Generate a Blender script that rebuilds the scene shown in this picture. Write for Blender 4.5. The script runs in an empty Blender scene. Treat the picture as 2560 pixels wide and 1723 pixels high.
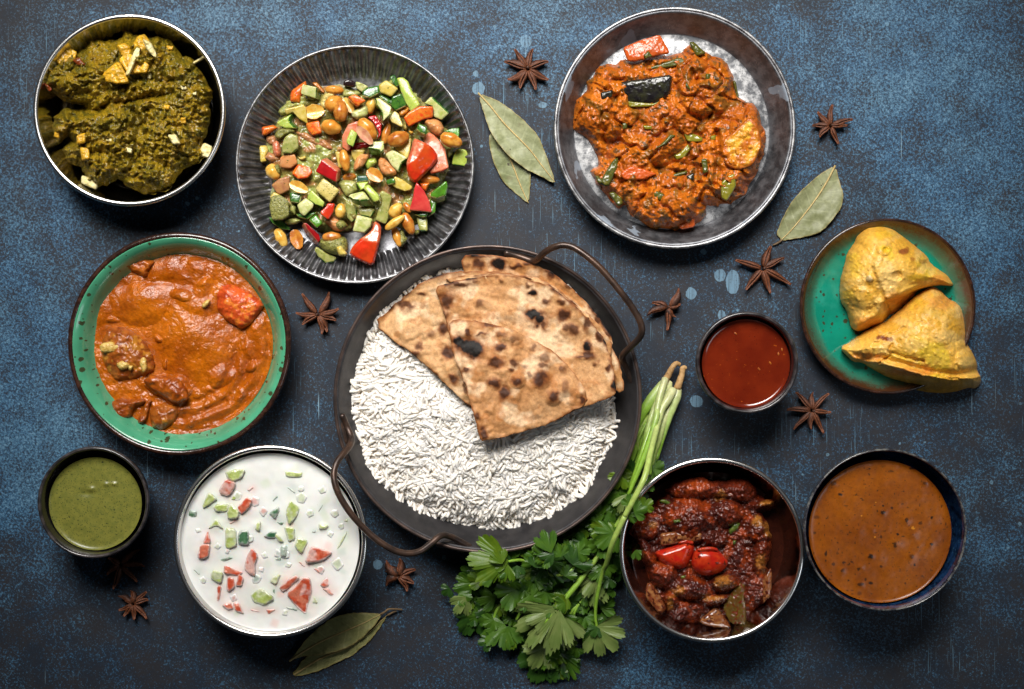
import bpy, bmesh, math, random
import numpy as np
from mathutils import Vector, Matrix

random.seed(7)
RNG = np.random.RandomState(11)
SC = bpy.context.scene
COL = SC.collection

# ------------------------------------------------------------------ camera, light, exposure
S = 0.00027          # metres on the table per pixel of the photograph
H = 0.95             # camera height over the table
cam = bpy.data.cameras.new('camera')
cam.sensor_width = 36.0
cam.lens = 36.0 * H / (2560 * S)
cam.clip_start = 0.02
cam.clip_end = 50
camo = bpy.data.objects.new('camera', cam)
camo.location = (0, 0, H)
COL.objects.link(camo)
SC.camera = camo

world = bpy.data.worlds.new('World')
SC.world = world
world.use_nodes = True
bg = world.node_tree.nodes['Background']
bg.inputs[0].default_value = (0.55, 0.62, 0.75, 1)
bg.inputs[1].default_value = 0.016

def area(name, loc, aim, sx, sy, power, color, spread):
    L = bpy.data.lights.new(name, 'AREA')
    L.shape = 'RECTANGLE'
    L.size, L.size_y = sx, sy
    L.energy = power
    L.color = color
    L.spread = math.radians(spread)
    o = bpy.data.objects.new(name, L)
    o.location = loc
    d = Vector(aim) - Vector(loc)
    o.rotation_euler = d.to_track_quat('-Z', 'Y').to_euler()
    COL.objects.link(o)
    return o

area('window_softbox', (-0.10, 0.64, 0.80), (0.0, 0.06, 0.0), 0.78, 0.46, 3.2, (1.0, 0.97, 0.93), 51)
area('side_softbox', (0.75, -0.35, 0.80), (0.0, -0.03, 0.0), 0.30, 0.40, 0.25, (0.85, 0.92, 1.0), 90)

SC.cycles.diffuse_bounces = 8
SC.view_settings.view_transform = 'Standard'
SC.view_settings.look = 'None'
SC.view_settings.exposure = 0.0
SC.view_settings.gamma = 1.0
SC.view_settings.use_curve_mapping = False

# ------------------------------------------------------------------ coordinates
def P(px, py, z=0.0):
    k = S * (1 - z / H)
    return ((px - 1280) * k, (861.5 - py) * k, z)

def PA(X, Y, Z):
    k = S * (1 - Z / H)
    return np.stack([(X - 1280) * k, (861.5 - Y) * k, Z], -1)

class Fr:                       # a magnified view of the photograph: its corner and magnification
    def __init__(s, x0, y0, m): s.x0, s.y0, s.m = x0, y0, m
    def __call__(s, *pts):
        return [(s.x0 + p[0] / s.m, s.y0 + p[1] / s.m) for p in pts]
    def pt(s, x, y): return (s.x0 + x / s.m, s.y0 + y / s.m)

FA = Fr(50, 0, 2.9036); FB = Fr(560, 90, 2.45); FC = Fr(1160, 0, 2.4118); FD = Fr(140, 560, 2.658)
FE = Fr(800, 580, 1.912); FF = Fr(1900, 380, 2.45); FG = Fr(0, 1080, 3.0154); FH = Fr(400, 1090, 2.4894)
FI = Fr(1060, 880, 1.86); FJ = Fr(1500, 1100, 2.8509); FK = Fr(1960, 1080, 3.136); FL = Fr(1600, 700, 3.7327)
FM = Fr(1140, 80, 3.41); FR = Fr(1540, 880, 3.92); FT = Fr(700, 1380, 4.572)
S1 = Fr(640, 180, 5.6); S2 = Fr(880, 180, 5.6); S3 = Fr(640, 420, 5.6); S4 = Fr(880, 420, 5.6)

# ------------------------------------------------------------------ noise
_T = np.random.RandomState(3).rand(64, 256, 256)
def vn(x, y, seed=0):
    x = np.asarray(x, float); y = np.asarray(y, float)
    xi = np.floor(x).astype(int); yi = np.floor(y).astype(int)
    fx = x - xi; fy = y - yi
    fx = fx * fx * fx * (fx * (fx * 6 - 15) + 10); fy = fy * fy * fy * (fy * (fy * 6 - 15) + 10)
    t = _T[seed % 64]
    a = t[xi & 255, yi & 255]; b = t[(xi + 1) & 255, yi & 255]
    c = t[xi & 255, (yi + 1) & 255]; d = t[(xi + 1) & 255, (yi + 1) & 255]
    return (a * (1 - fx) + b * fx) * (1 - fy) + (c * (1 - fx) + d * fx) * fy * 1.0

def fbm(x, y, scale, octs=4, seed=0, gain=0.5):
    s = 0; a = 1; n = 0
    for i in range(octs):
        ca, sa = math.cos(i * 1.1 + seed), math.sin(i * 1.1 + seed)
        u = (x * ca - y * sa) / scale * 2 ** i; v = (x * sa + y * ca) / scale * 2 ** i
        s = s + a * (vn(u + 37.1 * i, v + 11.3 * i, seed + i * 5) - 0.5) * 2
        n += a; a *= gain
    return s / n

def ridged(x, y, scale, octs=3, seed=0):
    s = 0; a = 1; n = 0
    for i in range(octs):
        s = s + a * (1 - np.abs(fbm(x, y, scale / 2 ** i, 1, seed + i * 7))) ; n += a; a *= 0.5
    return s / n

def worley(x, y, scale, seed=0):
    x = np.asarray(x, float) / scale; y = np.asarray(y, float) / scale
    xi = np.floor(x).astype(int); yi = np.floor(y).astype(int)
    best = np.full(x.shape, 9.0)
    t1, t2 = _T[seed % 64], _T[(seed + 1) % 64]
    for i in (-1, 0, 1):
        for j in (-1, 0, 1):
            cx = xi + i; cy = yi + j
            d = (cx + t1[cx & 255, cy & 255] - x) ** 2 + (cy + t2[cx & 255, cy & 255] - y) ** 2
            best = np.minimum(best, d)
    return np.sqrt(best)

def sstep(a, b, x):
    t = np.clip((x - a) / (b - a), 0, 1)
    return t * t * (3 - 2 * t)

def gauss(X, Y, cx, cy, rx, ry=None, rot=0.0):
    ry = ry or rx
    c, s = math.cos(math.radians(rot)), math.sin(math.radians(rot))
    u = ((X - cx) * c + (Y - cy) * s) / rx; v = (-(X - cx) * s + (Y - cy) * c) / ry
    return np.exp(-(u * u + v * v))

def dome(X, Y, cx, cy, rx, ry=None, rot=0.0, p=0.6):
    ry = ry or rx
    c, s = math.cos(math.radians(rot)), math.sin(math.radians(rot))
    u = ((X - cx) * c + (Y - cy) * s) / rx; v = (-(X - cx) * s + (Y - cy) * c) / ry
    return np.clip(1 - u * u - v * v, 0, 1) ** p

def chaikin(poly, n=2):
    p = [tuple(q) for q in poly]
    for _ in range(n):
        o = []
        for i in range(len(p)):
            a, b = p[i], p[(i + 1) % len(p)]
            o.append((a[0] * .75 + b[0] * .25, a[1] * .75 + b[1] * .25))
            o.append((a[0] * .25 + b[0] * .75, a[1] * .25 + b[1] * .75))
        p = o
    return p

def crisp(poly, r=.13):
    """the outline with its corners just taken off"""
    o = []
    n = len(poly)
    for i in range(n):
        a, b = poly[i], poly[(i + 1) % n]
        o.append((a[0] * (1 - r) + b[0] * r, a[1] * (1 - r) + b[1] * r))
        o.append((a[0] * r + b[0] * (1 - r), a[1] * r + b[1] * (1 - r)))
    return o

def ragged(poly, amp, scale, seed, sub=4):
    p = []
    n = len(poly)
    for i in range(n):
        a, b = np.array(poly[i]), np.array(poly[(i + 1) % n])
        for k in range(sub):
            p.append(a + (b - a) * k / sub)
    p = np.array(p)
    p[:, 0] += fbm(p[:, 0], p[:, 1], scale, 2, seed) * amp
    p[:, 1] += fbm(p[:, 0], p[:, 1], scale, 2, seed + 3) * amp
    return [tuple(q) for q in p]

def sdist(X, Y, poly):
    """signed distance to a polygon (inside positive) and nearest boundary point"""
    X = np.asarray(X, float).ravel(); Y = np.asarray(Y, float).ravel()
    pts = np.array(poly, float); nx = np.roll(pts, -1, 0)
    best = np.full(X.shape, 1e18); bx = np.zeros_like(X); by = np.zeros_like(X)
    inside = np.zeros(X.shape, bool)
    for (ax, ay), (cx, cy) in zip(pts, nx):
        dx, dy = cx - ax, cy - ay
        L = dx * dx + dy * dy + 1e-12
        t = np.clip(((X - ax) * dx + (Y - ay) * dy) / L, 0, 1)
        qx, qy = ax + t * dx, ay + t * dy
        d = (X - qx) ** 2 + (Y - qy) ** 2
        m = d < best
        best = np.where(m, d, best); bx = np.where(m, qx, bx); by = np.where(m, qy, by)
        c = (ay > Y) != (cy > Y)
        xc = ax + (Y - ay) * dx / (dy if abs(dy) > 1e-12 else 1e-12)
        inside ^= c & (X < xc)
    d = np.sqrt(best)
    return np.where(inside, d, -d), bx, by

def pdist(X, Y, line):
    """distance to an open polyline, the fraction along it, and the side"""
    X = np.asarray(X, float); Y = np.asarray(Y, float)
    pts = np.array(line, float)
    seg = np.sqrt(((pts[1:] - pts[:-1]) ** 2).sum(1)); tot = seg.sum(); acc = 0
    best = np.full(X.shape, 1e18); tt = np.zeros_like(X); sd = np.zeros_like(X)
    for i in range(len(pts) - 1):
        (ax, ay), (cx, cy) = pts[i], pts[i + 1]
        dx, dy = cx - ax, cy - ay
        L = dx * dx + dy * dy + 1e-12
        t = np.clip(((X - ax) * dx + (Y - ay) * dy) / L, 0, 1)
        d = (X - ax - t * dx) ** 2 + (Y - ay - t * dy) ** 2
        m = d < best
        best = np.where(m, d, best); tt = np.where(m, (acc + t * seg[i]) / tot, tt)
        sd = np.where(m, np.sign(dx * (Y - ay) - dy * (X - ax)), sd)
        acc += seg[i]
    return np.sqrt(best), tt, sd

# ------------------------------------------------------------------ objects
def tag(o, label=None, cat=None, group=None, kind=None):
    if label: o['label'] = label
    if cat: o['category'] = cat
    if group: o['group'] = group
    if kind: o['kind'] = kind
    return o

def empty(name, loc, label, cat, group=None):
    o = bpy.data.objects.new(name, None)
    o.empty_display_size = 0.01
    o.location = loc
    COL.objects.link(o)
    return tag(o, label, cat, group)

def mk(name, V, F, mats, parent=None, origin=None, col=None, midx=None, smooth=True, uv=None):
    """one mesh object from world-space vertices"""
    V = np.asarray(V, float)
    if parent is not None: o0 = np.array(parent_origin(parent))
    else: o0 = np.array(origin if origin is not None else V.mean(0) * [1, 1, 0] + [0, 0, V[:, 2].min()])
    me = bpy.data.meshes.new(name)
    if isinstance(F, np.ndarray):
        n, k = F.shape
        me.vertices.add(len(V)); me.vertices.foreach_set('co', (V - o0).astype(np.float32).ravel())
        me.loops.add(n * k); me.loops.foreach_set('vertex_index', F.astype(np.int32).ravel())
        me.polygons.add(n); me.polygons.foreach_set('loop_start', np.arange(0, n * k, k, dtype=np.int32))
        me.update(calc_edges=True)
    else:
        me.from_pydata([tuple(v) for v in (V - o0)], [], F)
    if not isinstance(mats, (list, tuple)): mats = [mats]
    for m in mats: me.materials.append(m)
    if midx is not None: me.polygons.foreach_set('material_index', np.asarray(midx, np.int32))
    me.polygons.foreach_set('use_smooth', np.full(len(me.polygons), smooth, bool))
    if col is not None:
        a = me.color_attributes.new('Col', 'FLOAT_COLOR', 'POINT')
        c = np.ones((len(V), 4), np.float32); c[:, :col.shape[1]] = col
        a.data.foreach_set('color', c.ravel())
    if uv is not None:
        a = me.attributes.new('Cd', 'FLOAT_VECTOR', 'POINT')
        w = np.zeros((len(V), 3), np.float32); w[:, :uv.shape[1]] = uv
        a.data.foreach_set('vector', w.ravel())
    me.validate(); me.update()
    o = bpy.data.objects.new(name, me)
    COL.objects.link(o)
    if parent is not None: o.parent = parent
    else: o.location = o0
    return o

def parent_origin(p):
    v = Vector((0, 0, 0))
    while p is not None:
        v += p.location; p = p.parent
    return tuple(v)

def lathe(name, c, prof, mats, parent, seg=160, segmat=None, zmod=None, rmod=None):
    """profile in metres (r, z) turned about world point c"""
    prof = np.array(prof, float); n = len(prof)
    th = np.arange(seg) * 2 * math.pi / seg
    R = np.repeat(prof[:, 0][:, None], seg, 1); Z = np.repeat(prof[:, 1][:, None], seg, 1)
    T = np.repeat(th[None, :], n, 0)
    if zmod is not None: Z = zmod(R, T, Z)
    if rmod is not None: R = rmod(R, T, Z)
    V = np.stack([c[0] + R * np.cos(T), c[1] + R * np.sin(T), Z], -1).reshape(-1, 3)
    i = np.arange(n - 1)[:, None] * seg; j = np.arange(seg)[None, :]; j2 = (j + 1) % seg
    F = np.stack([i + j, i + j2, i + seg + j2, i + seg + j], -1).reshape(-1, 4)
    midx = None
    if segmat is not None: midx = np.repeat(np.array(segmat), seg)
    return mk(name, V, F, mats, parent, origin=None if parent is not None else (c[0], c[1], 0), midx=midx)

def bez(p, n=8):
    """Catmull-Rom through the points"""
    p = [np.array(q, float) for q in p]
    out = []
    for i in range(len(p) - 1):
        a = p[i - 1] if i > 0 else p[i] * 2 - p[i + 1]
        b, c = p[i], p[i + 1]
        d = p[i + 2] if i + 2 < len(p) else c * 2 - b
        for k in range(n):
            t = k / n
            out.append(.5 * ((2 * b) + (-a + c) * t + (2 * a - 5 * b + 4 * c - d) * t * t + (-a + 3 * b - 3 * c + d) * t ** 3))
    out.append(p[-1])
    return np.array(out)

def tube(name, pts, rad, mat, parent=None, sides=8, n=6, colf=None, origin=None, flat=1.0, wob=0.0):
    """a bent rod; pts world, rad a number or one per control point"""
    path = bez(pts, n)
    m = len(path)
    if np.isscalar(rad): r = np.full(m, rad)
    else: r = np.interp(np.linspace(0, 1, m), np.linspace(0, 1, len(rad)), rad)
    tan = np.gradient(path, axis=0); tan /= np.linalg.norm(tan, axis=1)[:, None] + 1e-12
    up = np.array([0, 0, 1.0])
    V = []
    for i in range(m):
        a = np.cross(tan[i], up); la = np.linalg.norm(a)
        a = a / la if la > 1e-4 else np.array([1.0, 0, 0])
        b = np.cross(a, tan[i])
        for k in range(sides):
            t = 2 * math.pi * k / sides
            rr = r[i] * (1 + wob * (random.random() - .5))
            V.append(path[i] + a * math.cos(t) * rr + b * math.sin(t) * rr * flat)
    V.append(path[0] - tan[0] * r[0] * .5); V.append(path[-1] + tan[-1] * r[-1] * .5)
    F = []
    for i in range(m - 1):
        for k in range(sides):
            k2 = (k + 1) % sides
            F.append((i * sides + k, i * sides + k2, (i + 1) * sides + k2, (i + 1) * sides + k))
    for k in range(sides):
        k2 = (k + 1) % sides
        F.append((m * sides, k2, k)); F.append((m * sides + 1, (m - 1) * sides + k, (m - 1) * sides + k2))
    col = None
    if colf is not None:
        c = np.array([colf(i / (m - 1)) for i in range(m)])
        col = np.concatenate([np.repeat(c, sides, 0), c[:1], c[-1:]])
    return mk(name, V, F, mat, parent, origin=origin, col=col)

def field(name, poly, zf, mat, parent=None, step=2.5, colf=None, skirt=0.0, origin=None):
    """a sculpted sheet over a pixel outline: every vertex has its own height; skirt gives it thickness"""
    pa = np.array(poly)
    x0, y0 = pa.min(0) - step; x1, y1 = pa.max(0) + step
    nx = int((x1 - x0) / step) + 2; ny = int((y1 - y0) / step) + 2
    gx, gy = np.meshgrid(x0 + np.arange(nx) * step, y0 + np.arange(ny) * step, indexing='ij')
    d, bx, by = sdist(gx, gy, poly)
    X = gx.ravel().copy(); Y = gy.ravel().copy()
    ins = d > 0
    q = (np.arange(nx - 1)[:, None] * ny + np.arange(ny - 1)[None, :]).ravel()
    Q = np.stack([q, q + 1, q + ny + 1, q + ny], -1)
    Q = Q[:, ::-1] if False else Q
    keep = ins[Q].sum(1) >= 2
    Q = Q[keep]
    used = np.unique(Q)
    out = used[~ins[used]]
    X[out] = bx[out]; Y[out] = by[out]; d[out] = 0
    remap = np.full(len(X), -1); remap[used] = np.arange(len(used))
    Q = remap[Q]
    X, Y, d = X[used], Y[used], np.maximum(d[used], 0)
    Z = zf(X, Y, d)
    V = PA(X, Y, Z)
    # pixel y runs down, so flip winding to face up
    col = colf(X, Y, d, Z) if colf is not None else None
    if skirt > 0:
        e = np.concatenate([Q[:, [0, 1]], Q[:, [1, 2]], Q[:, [2, 3]], Q[:, [3, 0]]])
        key = np.sort(e, 1); k = key[:, 0] * len(V) + key[:, 1]
        u, idx, cnt = np.unique(k, return_index=True, return_counts=True)
        be = e[idx[cnt == 1]]
        bv = np.unique(be); m2 = np.full(len(V), -1); m2[bv] = len(V) + np.arange(len(bv))
        lower = V[bv].copy(); lower[:, 2] -= skirt
        lower[:, :2] = lower[:, :2] * (H - lower[:, 2:3]) / (H - V[bv][:, 2:3]) * 1.0
        SQ = np.stack([be[:, 1], be[:, 0], m2[be[:, 0]], m2[be[:, 1]]], -1)
        V = np.concatenate([V, lower])
        if col is not None: col = np.concatenate([col, col[bv]])
        Q = np.concatenate([Q, SQ])
    o = mk(name, V, Q, mat, parent, origin=origin, col=col)
    o.data.flip_normals() if o.data.polygons[0].normal.z < 0 else None
    return o

def pillow(name, poly, zb, h, mat, parent=None, step=2.5, p=0.5, w=None, rough=0.0, rs=10, seed=1, colf=None, origin=None, tilt=(0, 0)):
    """a rounded lump over an outline"""
    pa = np.array(poly); c = pa.mean(0)
    dm = sdist(pa[:, 0] * 0 + c[0], pa[:, 1] * 0 + c[1], poly)[0].max()
    dm = max(dm, 3.0) if w is None else w
    def zf(X, Y, d):
        t = np.clip(d / dm, 0, 1)
        z = zb + h * (1 - (1 - t) ** 2) ** p
        z = z + rough * fbm(X, Y, rs, 3, seed) * np.clip(d / 4, 0, 1)
        return z + ((X - c[0]) * tilt[0] + (Y - c[1]) * tilt[1]) * S * np.clip(d / 3, 0, 1)
    return field(name, poly, zf, mat, parent, step, colf, origin=origin)

def piece(name, top, zt, thick, mats, shift=(0, 0), parent=None, bev=0.0008, seg=2, tilt=(0, 0), allskin=False, noskin=False, jit=0.0):
    """a cut chunk: outline of its upper face, a lower face moved by shift (pixels) so that a side shows.
    mats[0] covers the top, mats[1] the sides the shift turns into view, mats[-1] the other sides"""
    n = len(top)
    t = np.array(top, float)
    area2 = sum(t[i][0] * t[(i + 1) % n][1] - t[(i + 1) % n][0] * t[i][1] for i in range(n))
    if area2 > 0: t = t[::-1]                       # anticlockwise seen from above (pixel y runs down)
    c = t.mean(0)
    zz = zt + ((t[:, 0] - c[0]) * tilt[0] + (t[:, 1] - c[1]) * tilt[1]) * S + (RNG.rand(n) - .5) * jit
    zlow = np.maximum(zz - thick, 0.0035)
    b = c + (t - c) * 0.96 + np.array(shift)
    bm = bmesh.new()
    T = [bm.verts.new(P(t[i][0], t[i][1], zz[i])) for i in range(n)]
    B = [bm.verts.new(P(b[i][0], b[i][1], zlow[i])) for i in range(n)]
    f = bm.faces.new(T); f.material_index = 0
    bm.faces.new(B[::-1]).material_index = len(mats) - 1
    for i in range(n):
        j = (i + 1) % n
        fc = bm.faces.new((T[j], T[i], B[i], B[j]))
        e = t[j] - t[i]; nr = np.array([-e[1], e[0]]) * 1.0
        mid = (t[i] + t[j]) / 2 - c
        if nr @ mid < 0: nr = -nr
        nr = nr / (np.linalg.norm(nr) + 1e-9)
        vis = nr @ np.array(shift) > 0.35 * (np.linalg.norm(shift) + 1e-9) and np.linalg.norm(shift) > 0
        fc.material_index = 1 if (allskin or vis) and not noskin and len(mats) > 1 else len(mats) - 1 if not vis and len(mats) > 2 else (1 if vis and len(mats) > 1 else 0)
    bm.normal_update()
    bmesh.ops.recalc_face_normals(bm, faces=bm.faces)
    bmesh.ops.bevel(bm, geom=list(bm.edges), offset=bev, segments=seg, profile=.6, affect='EDGES', clamp_overlap=True, material=-1)
    bmesh.ops.triangulate(bm, faces=[f for f in bm.faces if len(f.verts) > 4])
    me = bpy.data.meshes.new(name)
    if parent is not None: o0 = Vector(parent_origin(parent))
    else:
        x, y, _ = P(c[0], c[1], zt); o0 = Vector((x, y, max(zt - thick, 0)))
    bmesh.ops.translate(bm, verts=bm.verts, vec=-o0)
    bm.to_mesh(me); bm.free()
    for m in mats: me.materials.append(m)
    me.polygons.foreach_set('use_smooth', np.full(len(me.polygons), True))
    o = bpy.data.objects.new(name, me)
    COL.objects.link(o)
    if parent is not None: o.parent = parent
    else: o.location = o0
    return o

# ------------------------------------------------------------------ materials
def lin(r, g, b):
    f = lambda c: (c / 255 / 12.92) if c / 255 <= 0.04045 else ((c / 255 + 0.055) / 1.055) ** 2.4
    return (f(r), f(g), f(b))

class G:
    def __init__(s, name):
        s.m = bpy.data.materials.new(name); s.m.use_nodes = True
        s.nt = s.m.node_tree
        s.b = s.nt.nodes['Principled BSDF']
        s.out = s.nt.nodes['Material Output']
        s._pos = None
    def put(s, sock, v):
        if isinstance(v, bpy.types.NodeSocket): s.nt.links.new(v, sock)
        elif isinstance(v, tuple) and len(v) == 3 and sock.type == 'RGBA': sock.default_value = (*v, 1)
        else: sock.default_value = v
    def n(s, t, ins=None, **props):
        nd = s.nt.nodes.new('ShaderNode' + t)
        for k, v in props.items(): setattr(nd, k, v)
        for k, v in (ins or {}).items(): s.put(nd.inputs[k], v)
        return nd
    @property
    def pos(s):
        if s._pos is None: s._pos = s.n('NewGeometry').outputs['Position']
        return s._pos
    def obj(s): return s.n('TexCoord').outputs['Object']
    def noise(s, scale, detail=3, rough=.5, vec=None, dist=0.0, out='Fac'):
        return s.n('TexNoise', {'Vector': vec or s.pos, 'Scale': scale, 'Detail': detail, 'Roughness': rough, 'Distortion': dist}).outputs[out]
    def voro(s, scale, vec=None, out='Distance', feature='F1', rnd=1.0):
        return s.n('TexVoronoi', {'Vector': vec or s.pos, 'Scale': scale, 'Randomness': rnd}, feature=feature).outputs[out]
    def math(s, op, a, b=0.0, clamp=False):
        nd = s.n('Math', operation=op); nd.use_clamp = clamp
        s.put(nd.inputs[0], a); s.put(nd.inputs[1], b)
        return nd.outputs[0]
    def ramp(s, v, a, b, lo=0.0, hi=1.0):
        nd = s.n('MapRange', {'Value': v, 'From Min': a, 'From Max': b, 'To Min': lo, 'To Max': hi}, interpolation_type='SMOOTHSTEP')
        return nd.outputs[0]
    def mix(s, f, a, b, mode='MIX'):
        nd = s.n('Mix', data_type='RGBA', blend_type=mode)
        s.put(nd.inputs[0], f); s.put(nd.inputs[6], a); s.put(nd.inputs[7], b)
        return nd.outputs[2]
    def scalev(s, v, xyz):
        return s.n('VectorMath', {0: v, 1: xyz}, operation='MULTIPLY').outputs[0]
    def attr(s, name, out='Color'): return s.n('Attribute', attribute_name=name).outputs[out]
    def bump(s, h, strength=.3, dist=.001, normal=None):
        nd = s.n('Bump', {'Height': h, 'Strength': strength, 'Distance': dist})
        if normal is not None: s.put(nd.inputs['Normal'], normal)
        return nd.outputs[0]
    def fin(s, col=None, rough=None, metal=None, normal=None, spec=None, coat=None, coatr=None, sss=None, ssr=None, sscale=.002, alpha=None, trans=None, ior=None):
        I = s.b.inputs
        for k, v in (('Base Color', col), ('Roughness', rough), ('Metallic', metal), ('Normal', normal), ('Specular IOR Level', spec), ('Coat Weight', coat), ('Coat Roughness', coatr), ('Subsurface Weight', sss), ('Transmission Weight', trans), ('IOR', ior)):
            if v is not None: s.put(I[k], v)
        if sss is not None:
            I['Subsurface Radius'].default_value = ssr or (1, .5, .25)
            I['Subsurface Scale'].default_value = sscale
        if coat is not None and normal is not None: s.put(I['Coat Normal'], normal)
        return s.m

def m_food(name, cols, nscale=300, rough=.35, coat=.0, bumps=((600, .3, .0006),), specks=None, sss=None, sscale=.002, spec=.38, coatr=.12, lo=.35, hi=.65, roughn=None):
    """mottled wet food: colours mixed by noise, optional herb flecks"""
    g = G(name)
    c = cols[0]
    for i, k in enumerate(cols[1:]):
        c = g.mix(g.ramp(g.noise(nscale * (1 + .7 * i), 4, .55), lo, hi), c, k)
    for (scale, thr, sc) in (specks or []):
        f = g.ramp(g.noise(scale, 2, .6), thr, thr + .05)
        c = g.mix(f, c, sc)
    nm = None
    for (sc, st, di) in bumps:
        nm = g.bump(g.noise(sc, 4, .55), st, di, nm)
    r = rough
    if roughn: r = g.ramp(g.noise(roughn[0], 2), .35, .65, roughn[1], roughn[2])
    return g.fin(c, r, 0, nm, spec, coat, coatr, sss, None, sscale)

def m_vc(name, rough=.35, coat=0.0, bumps=((600, .3, .0006),), var=.25, nscale=500, specks=None, sss=None, sscale=.002, spec=.38, coatr=.12, roughn=None):
    """pigment from the mesh colour, varied by noise"""
    g = G(name)
    c = g.attr('Col')
    v = g.ramp(g.noise(nscale, 4, .6), .3, .7, 1 - var, 1 + var)
    c = g.mix(1.0, c, g.n('CombineColor', {0: v, 1: v, 2: v}).outputs[0], 'MULTIPLY')
    for (scale, thr, sc) in (specks or []):
        c = g.mix(g.ramp(g.noise(scale, 2, .6), thr, thr + .05), c, sc)
    nm = None
    for (sc, st, di) in bumps:
        nm = g.bump(g.noise(sc, 4, .55), st, di, nm)
    r = rough
    if roughn: r = g.ramp(g.noise(roughn[0], 2), .35, .65, roughn[1], roughn[2])
    return g.fin(c, r, 0, nm, spec, coat, coatr, sss, None, sscale)
# ------------------------------------------------------------------ the table
def table_material():
    g = G('blue_painted_board')
    p0 = g.pos
    p = g.n('VectorRotate', {'Vector': g.n('VectorMath', {0: p0, 1: (.013, .021, .0377)}, operation='ADD').outputs[0], 'Rotation': (.5, .37, .61)}, rotation_type='EULER_XYZ').outputs[0]
    g._pos = p
    sx = g.n('SeparateXYZ', {0: p0}); X, Y = sx.outputs[0], sx.outputs[1]
    big = g.noise(7, 3, .5)
    mid = g.noise(38, 4, .6)
    def blob(px, py, rx, ry, w):
        dx = g.math('DIVIDE', g.math('SUBTRACT', X, (px - 1280) * S), rx * S)
        dy = g.math('DIVIDE', g.math('SUBTRACT', Y, (861.5 - py) * S), ry * S)
        d = g.math('ADD', g.math('MULTIPLY', dx, dx), g.math('MULTIPLY', dy, dy))
        return g.math('MULTIPLY', g.math('POWER', 2.718, g.math('MULTIPLY', d, -1.0)), w)
    dens = g.math('MULTIPLY', g.math('SUBTRACT', big, .5), .45)
    dens = g.math('ADD', dens, g.math('MULTIPLY', g.math('SUBTRACT', mid, .5), .62))
    dens = g.math('SUBTRACT', dens, .025)
    for b in ((2250, 250, 400, 420, .22), (640, 60, 420, 170, .22), (1250, 60, 260, 150, .16), (60, 720, 190, 480, .2),
              (90, 1180, 200, 260, .12), (1700, 1660, 360, 120, .12), (2480, 640, 200, 260, .16), (1240, 640, 700, 420, -.10), (2100, 1060, 420, 160, -.05), (1300, 500, 160, 260, -.06)):
        dens = g.math('ADD', dens, blob(*b))
    # specks of blue paint, denser where the coat is less worn
    fine = g.noise(640, 4, .72)
    fine2 = g.noise(1500, 2, .6)
    f = g.math('ADD', g.math('MULTIPLY', fine, .65), g.math('MULTIPLY', fine2, .35))
    f = g.math('ADD', f, g.math('MULTIPLY', dens, .32))
    speck = g.ramp(f, .50, .60)
    speck2 = g.ramp(f, .585, .70)
    base = g.mix(g.ramp(g.noise(60, 4, .6), .35, .65), (.009, .0145, .025), (.016, .0165, .021))
    base = g.mix(g.ramp(dens, .05, .4), base, (.010, .028, .056))
    bl = g.mix(g.ramp(g.noise(25, 3), .35, .65), (.028, .105, .205), (.046, .125, .21))
    c = g.mix(g.math('MULTIPLY', speck, g.ramp(dens, -.25, .2, .5, .9)), base, bl)
    c = g.mix(g.math('MULTIPLY', speck2, g.ramp(dens, -.25, .25, .55, .85)), c, (.14, .26, .36))
    # upright scratches and brush streaks
    sv = g.scalev(p0, (1500, 26, 1))
    st = g.noise(1, 2, .5, sv)
    smask = g.ramp(g.noise(11, 2, .5), .50, .66)
    scr = g.math('MULTIPLY', g.ramp(st, .64, .72), smask)
    c = g.mix(g.math('MULTIPLY', scr, .75), c, (.13, .27, .38))
    sv2 = g.scalev(p0, (900, 17, 1))
    st2 = g.math('MULTIPLY', g.ramp(g.noise(1, 1, .5, sv2), .73, .76), g.ramp(g.noise(17, 2), .55, .66))
    c = g.mix(g.math('MULTIPLY', st2, .7), c, (.22, .36, .46))
    # drops of pale paint
    warp = g.n('VectorMath', {0: p0, 1: g.n('VectorMath', {0: g.noise(240, 2, out='Color'), 1: (.0022, .0022, 0)}, operation='MULTIPLY').outputs[0]}, operation='ADD').outputs[0]
    for sc, lim, dn in ((46, .16, .78), (110, .17, .70)):
        vd = g.n('TexVoronoi', {'Vector': warp, 'Scale': sc})
        pick = g.ramp(g.n('SeparateColor', {0: vd.outputs['Color']}).outputs[0], dn, dn + .01)
        rr = g.math('MULTIPLY', g.n('SeparateColor', {0: vd.outputs['Color']}).outputs[1], lim)
        d = g.math('MULTIPLY', g.math('LESS_THAN', vd.outputs['Distance'], rr), pick)
        d = g.math('MULTIPLY', d, g.ramp(big, .42, .55))
        c = g.mix(g.math('MULTIPLY', d, g.ramp(fine2, .3, .6, .3, .8)), c, (.12, .23, .32))
    wx = g.n('SeparateXYZ', {0: warp}); WX, WY = wx.outputs[0], wx.outputs[1]
    for (px, py, rx, ry) in ((1196, 222, 16, 16), (1315, 103, 15, 16), (1357, 262, 10, 8), (1832, 705, 17, 30), (1800, 688, 14, 16), (1728, 733, 13, 15), (1741, 1004, 16, 15), (1804, 788, 10, 12), (944, 1411, 12, 12), (1190, 185, 7, 8)):
        dx = g.math('DIVIDE', g.math('SUBTRACT', WX, (px - 1280) * S + .0011), rx * S)
        dy = g.math('DIVIDE', g.math('SUBTRACT', WY, (861.5 - py) * S + .0011), ry * S)
        d = g.math('ADD', g.math('MULTIPLY', dx, dx), g.math('MULTIPLY', dy, dy))
        m = g.math('MULTIPLY', g.math('LESS_THAN', d, 1.0), g.math('MULTIPLY', g.ramp(st, .35, .50, .15, .7), g.ramp(fine, .30, .45, .4, 1.0)))
        c = g.mix(m, c, (.15, .27, .37))
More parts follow.
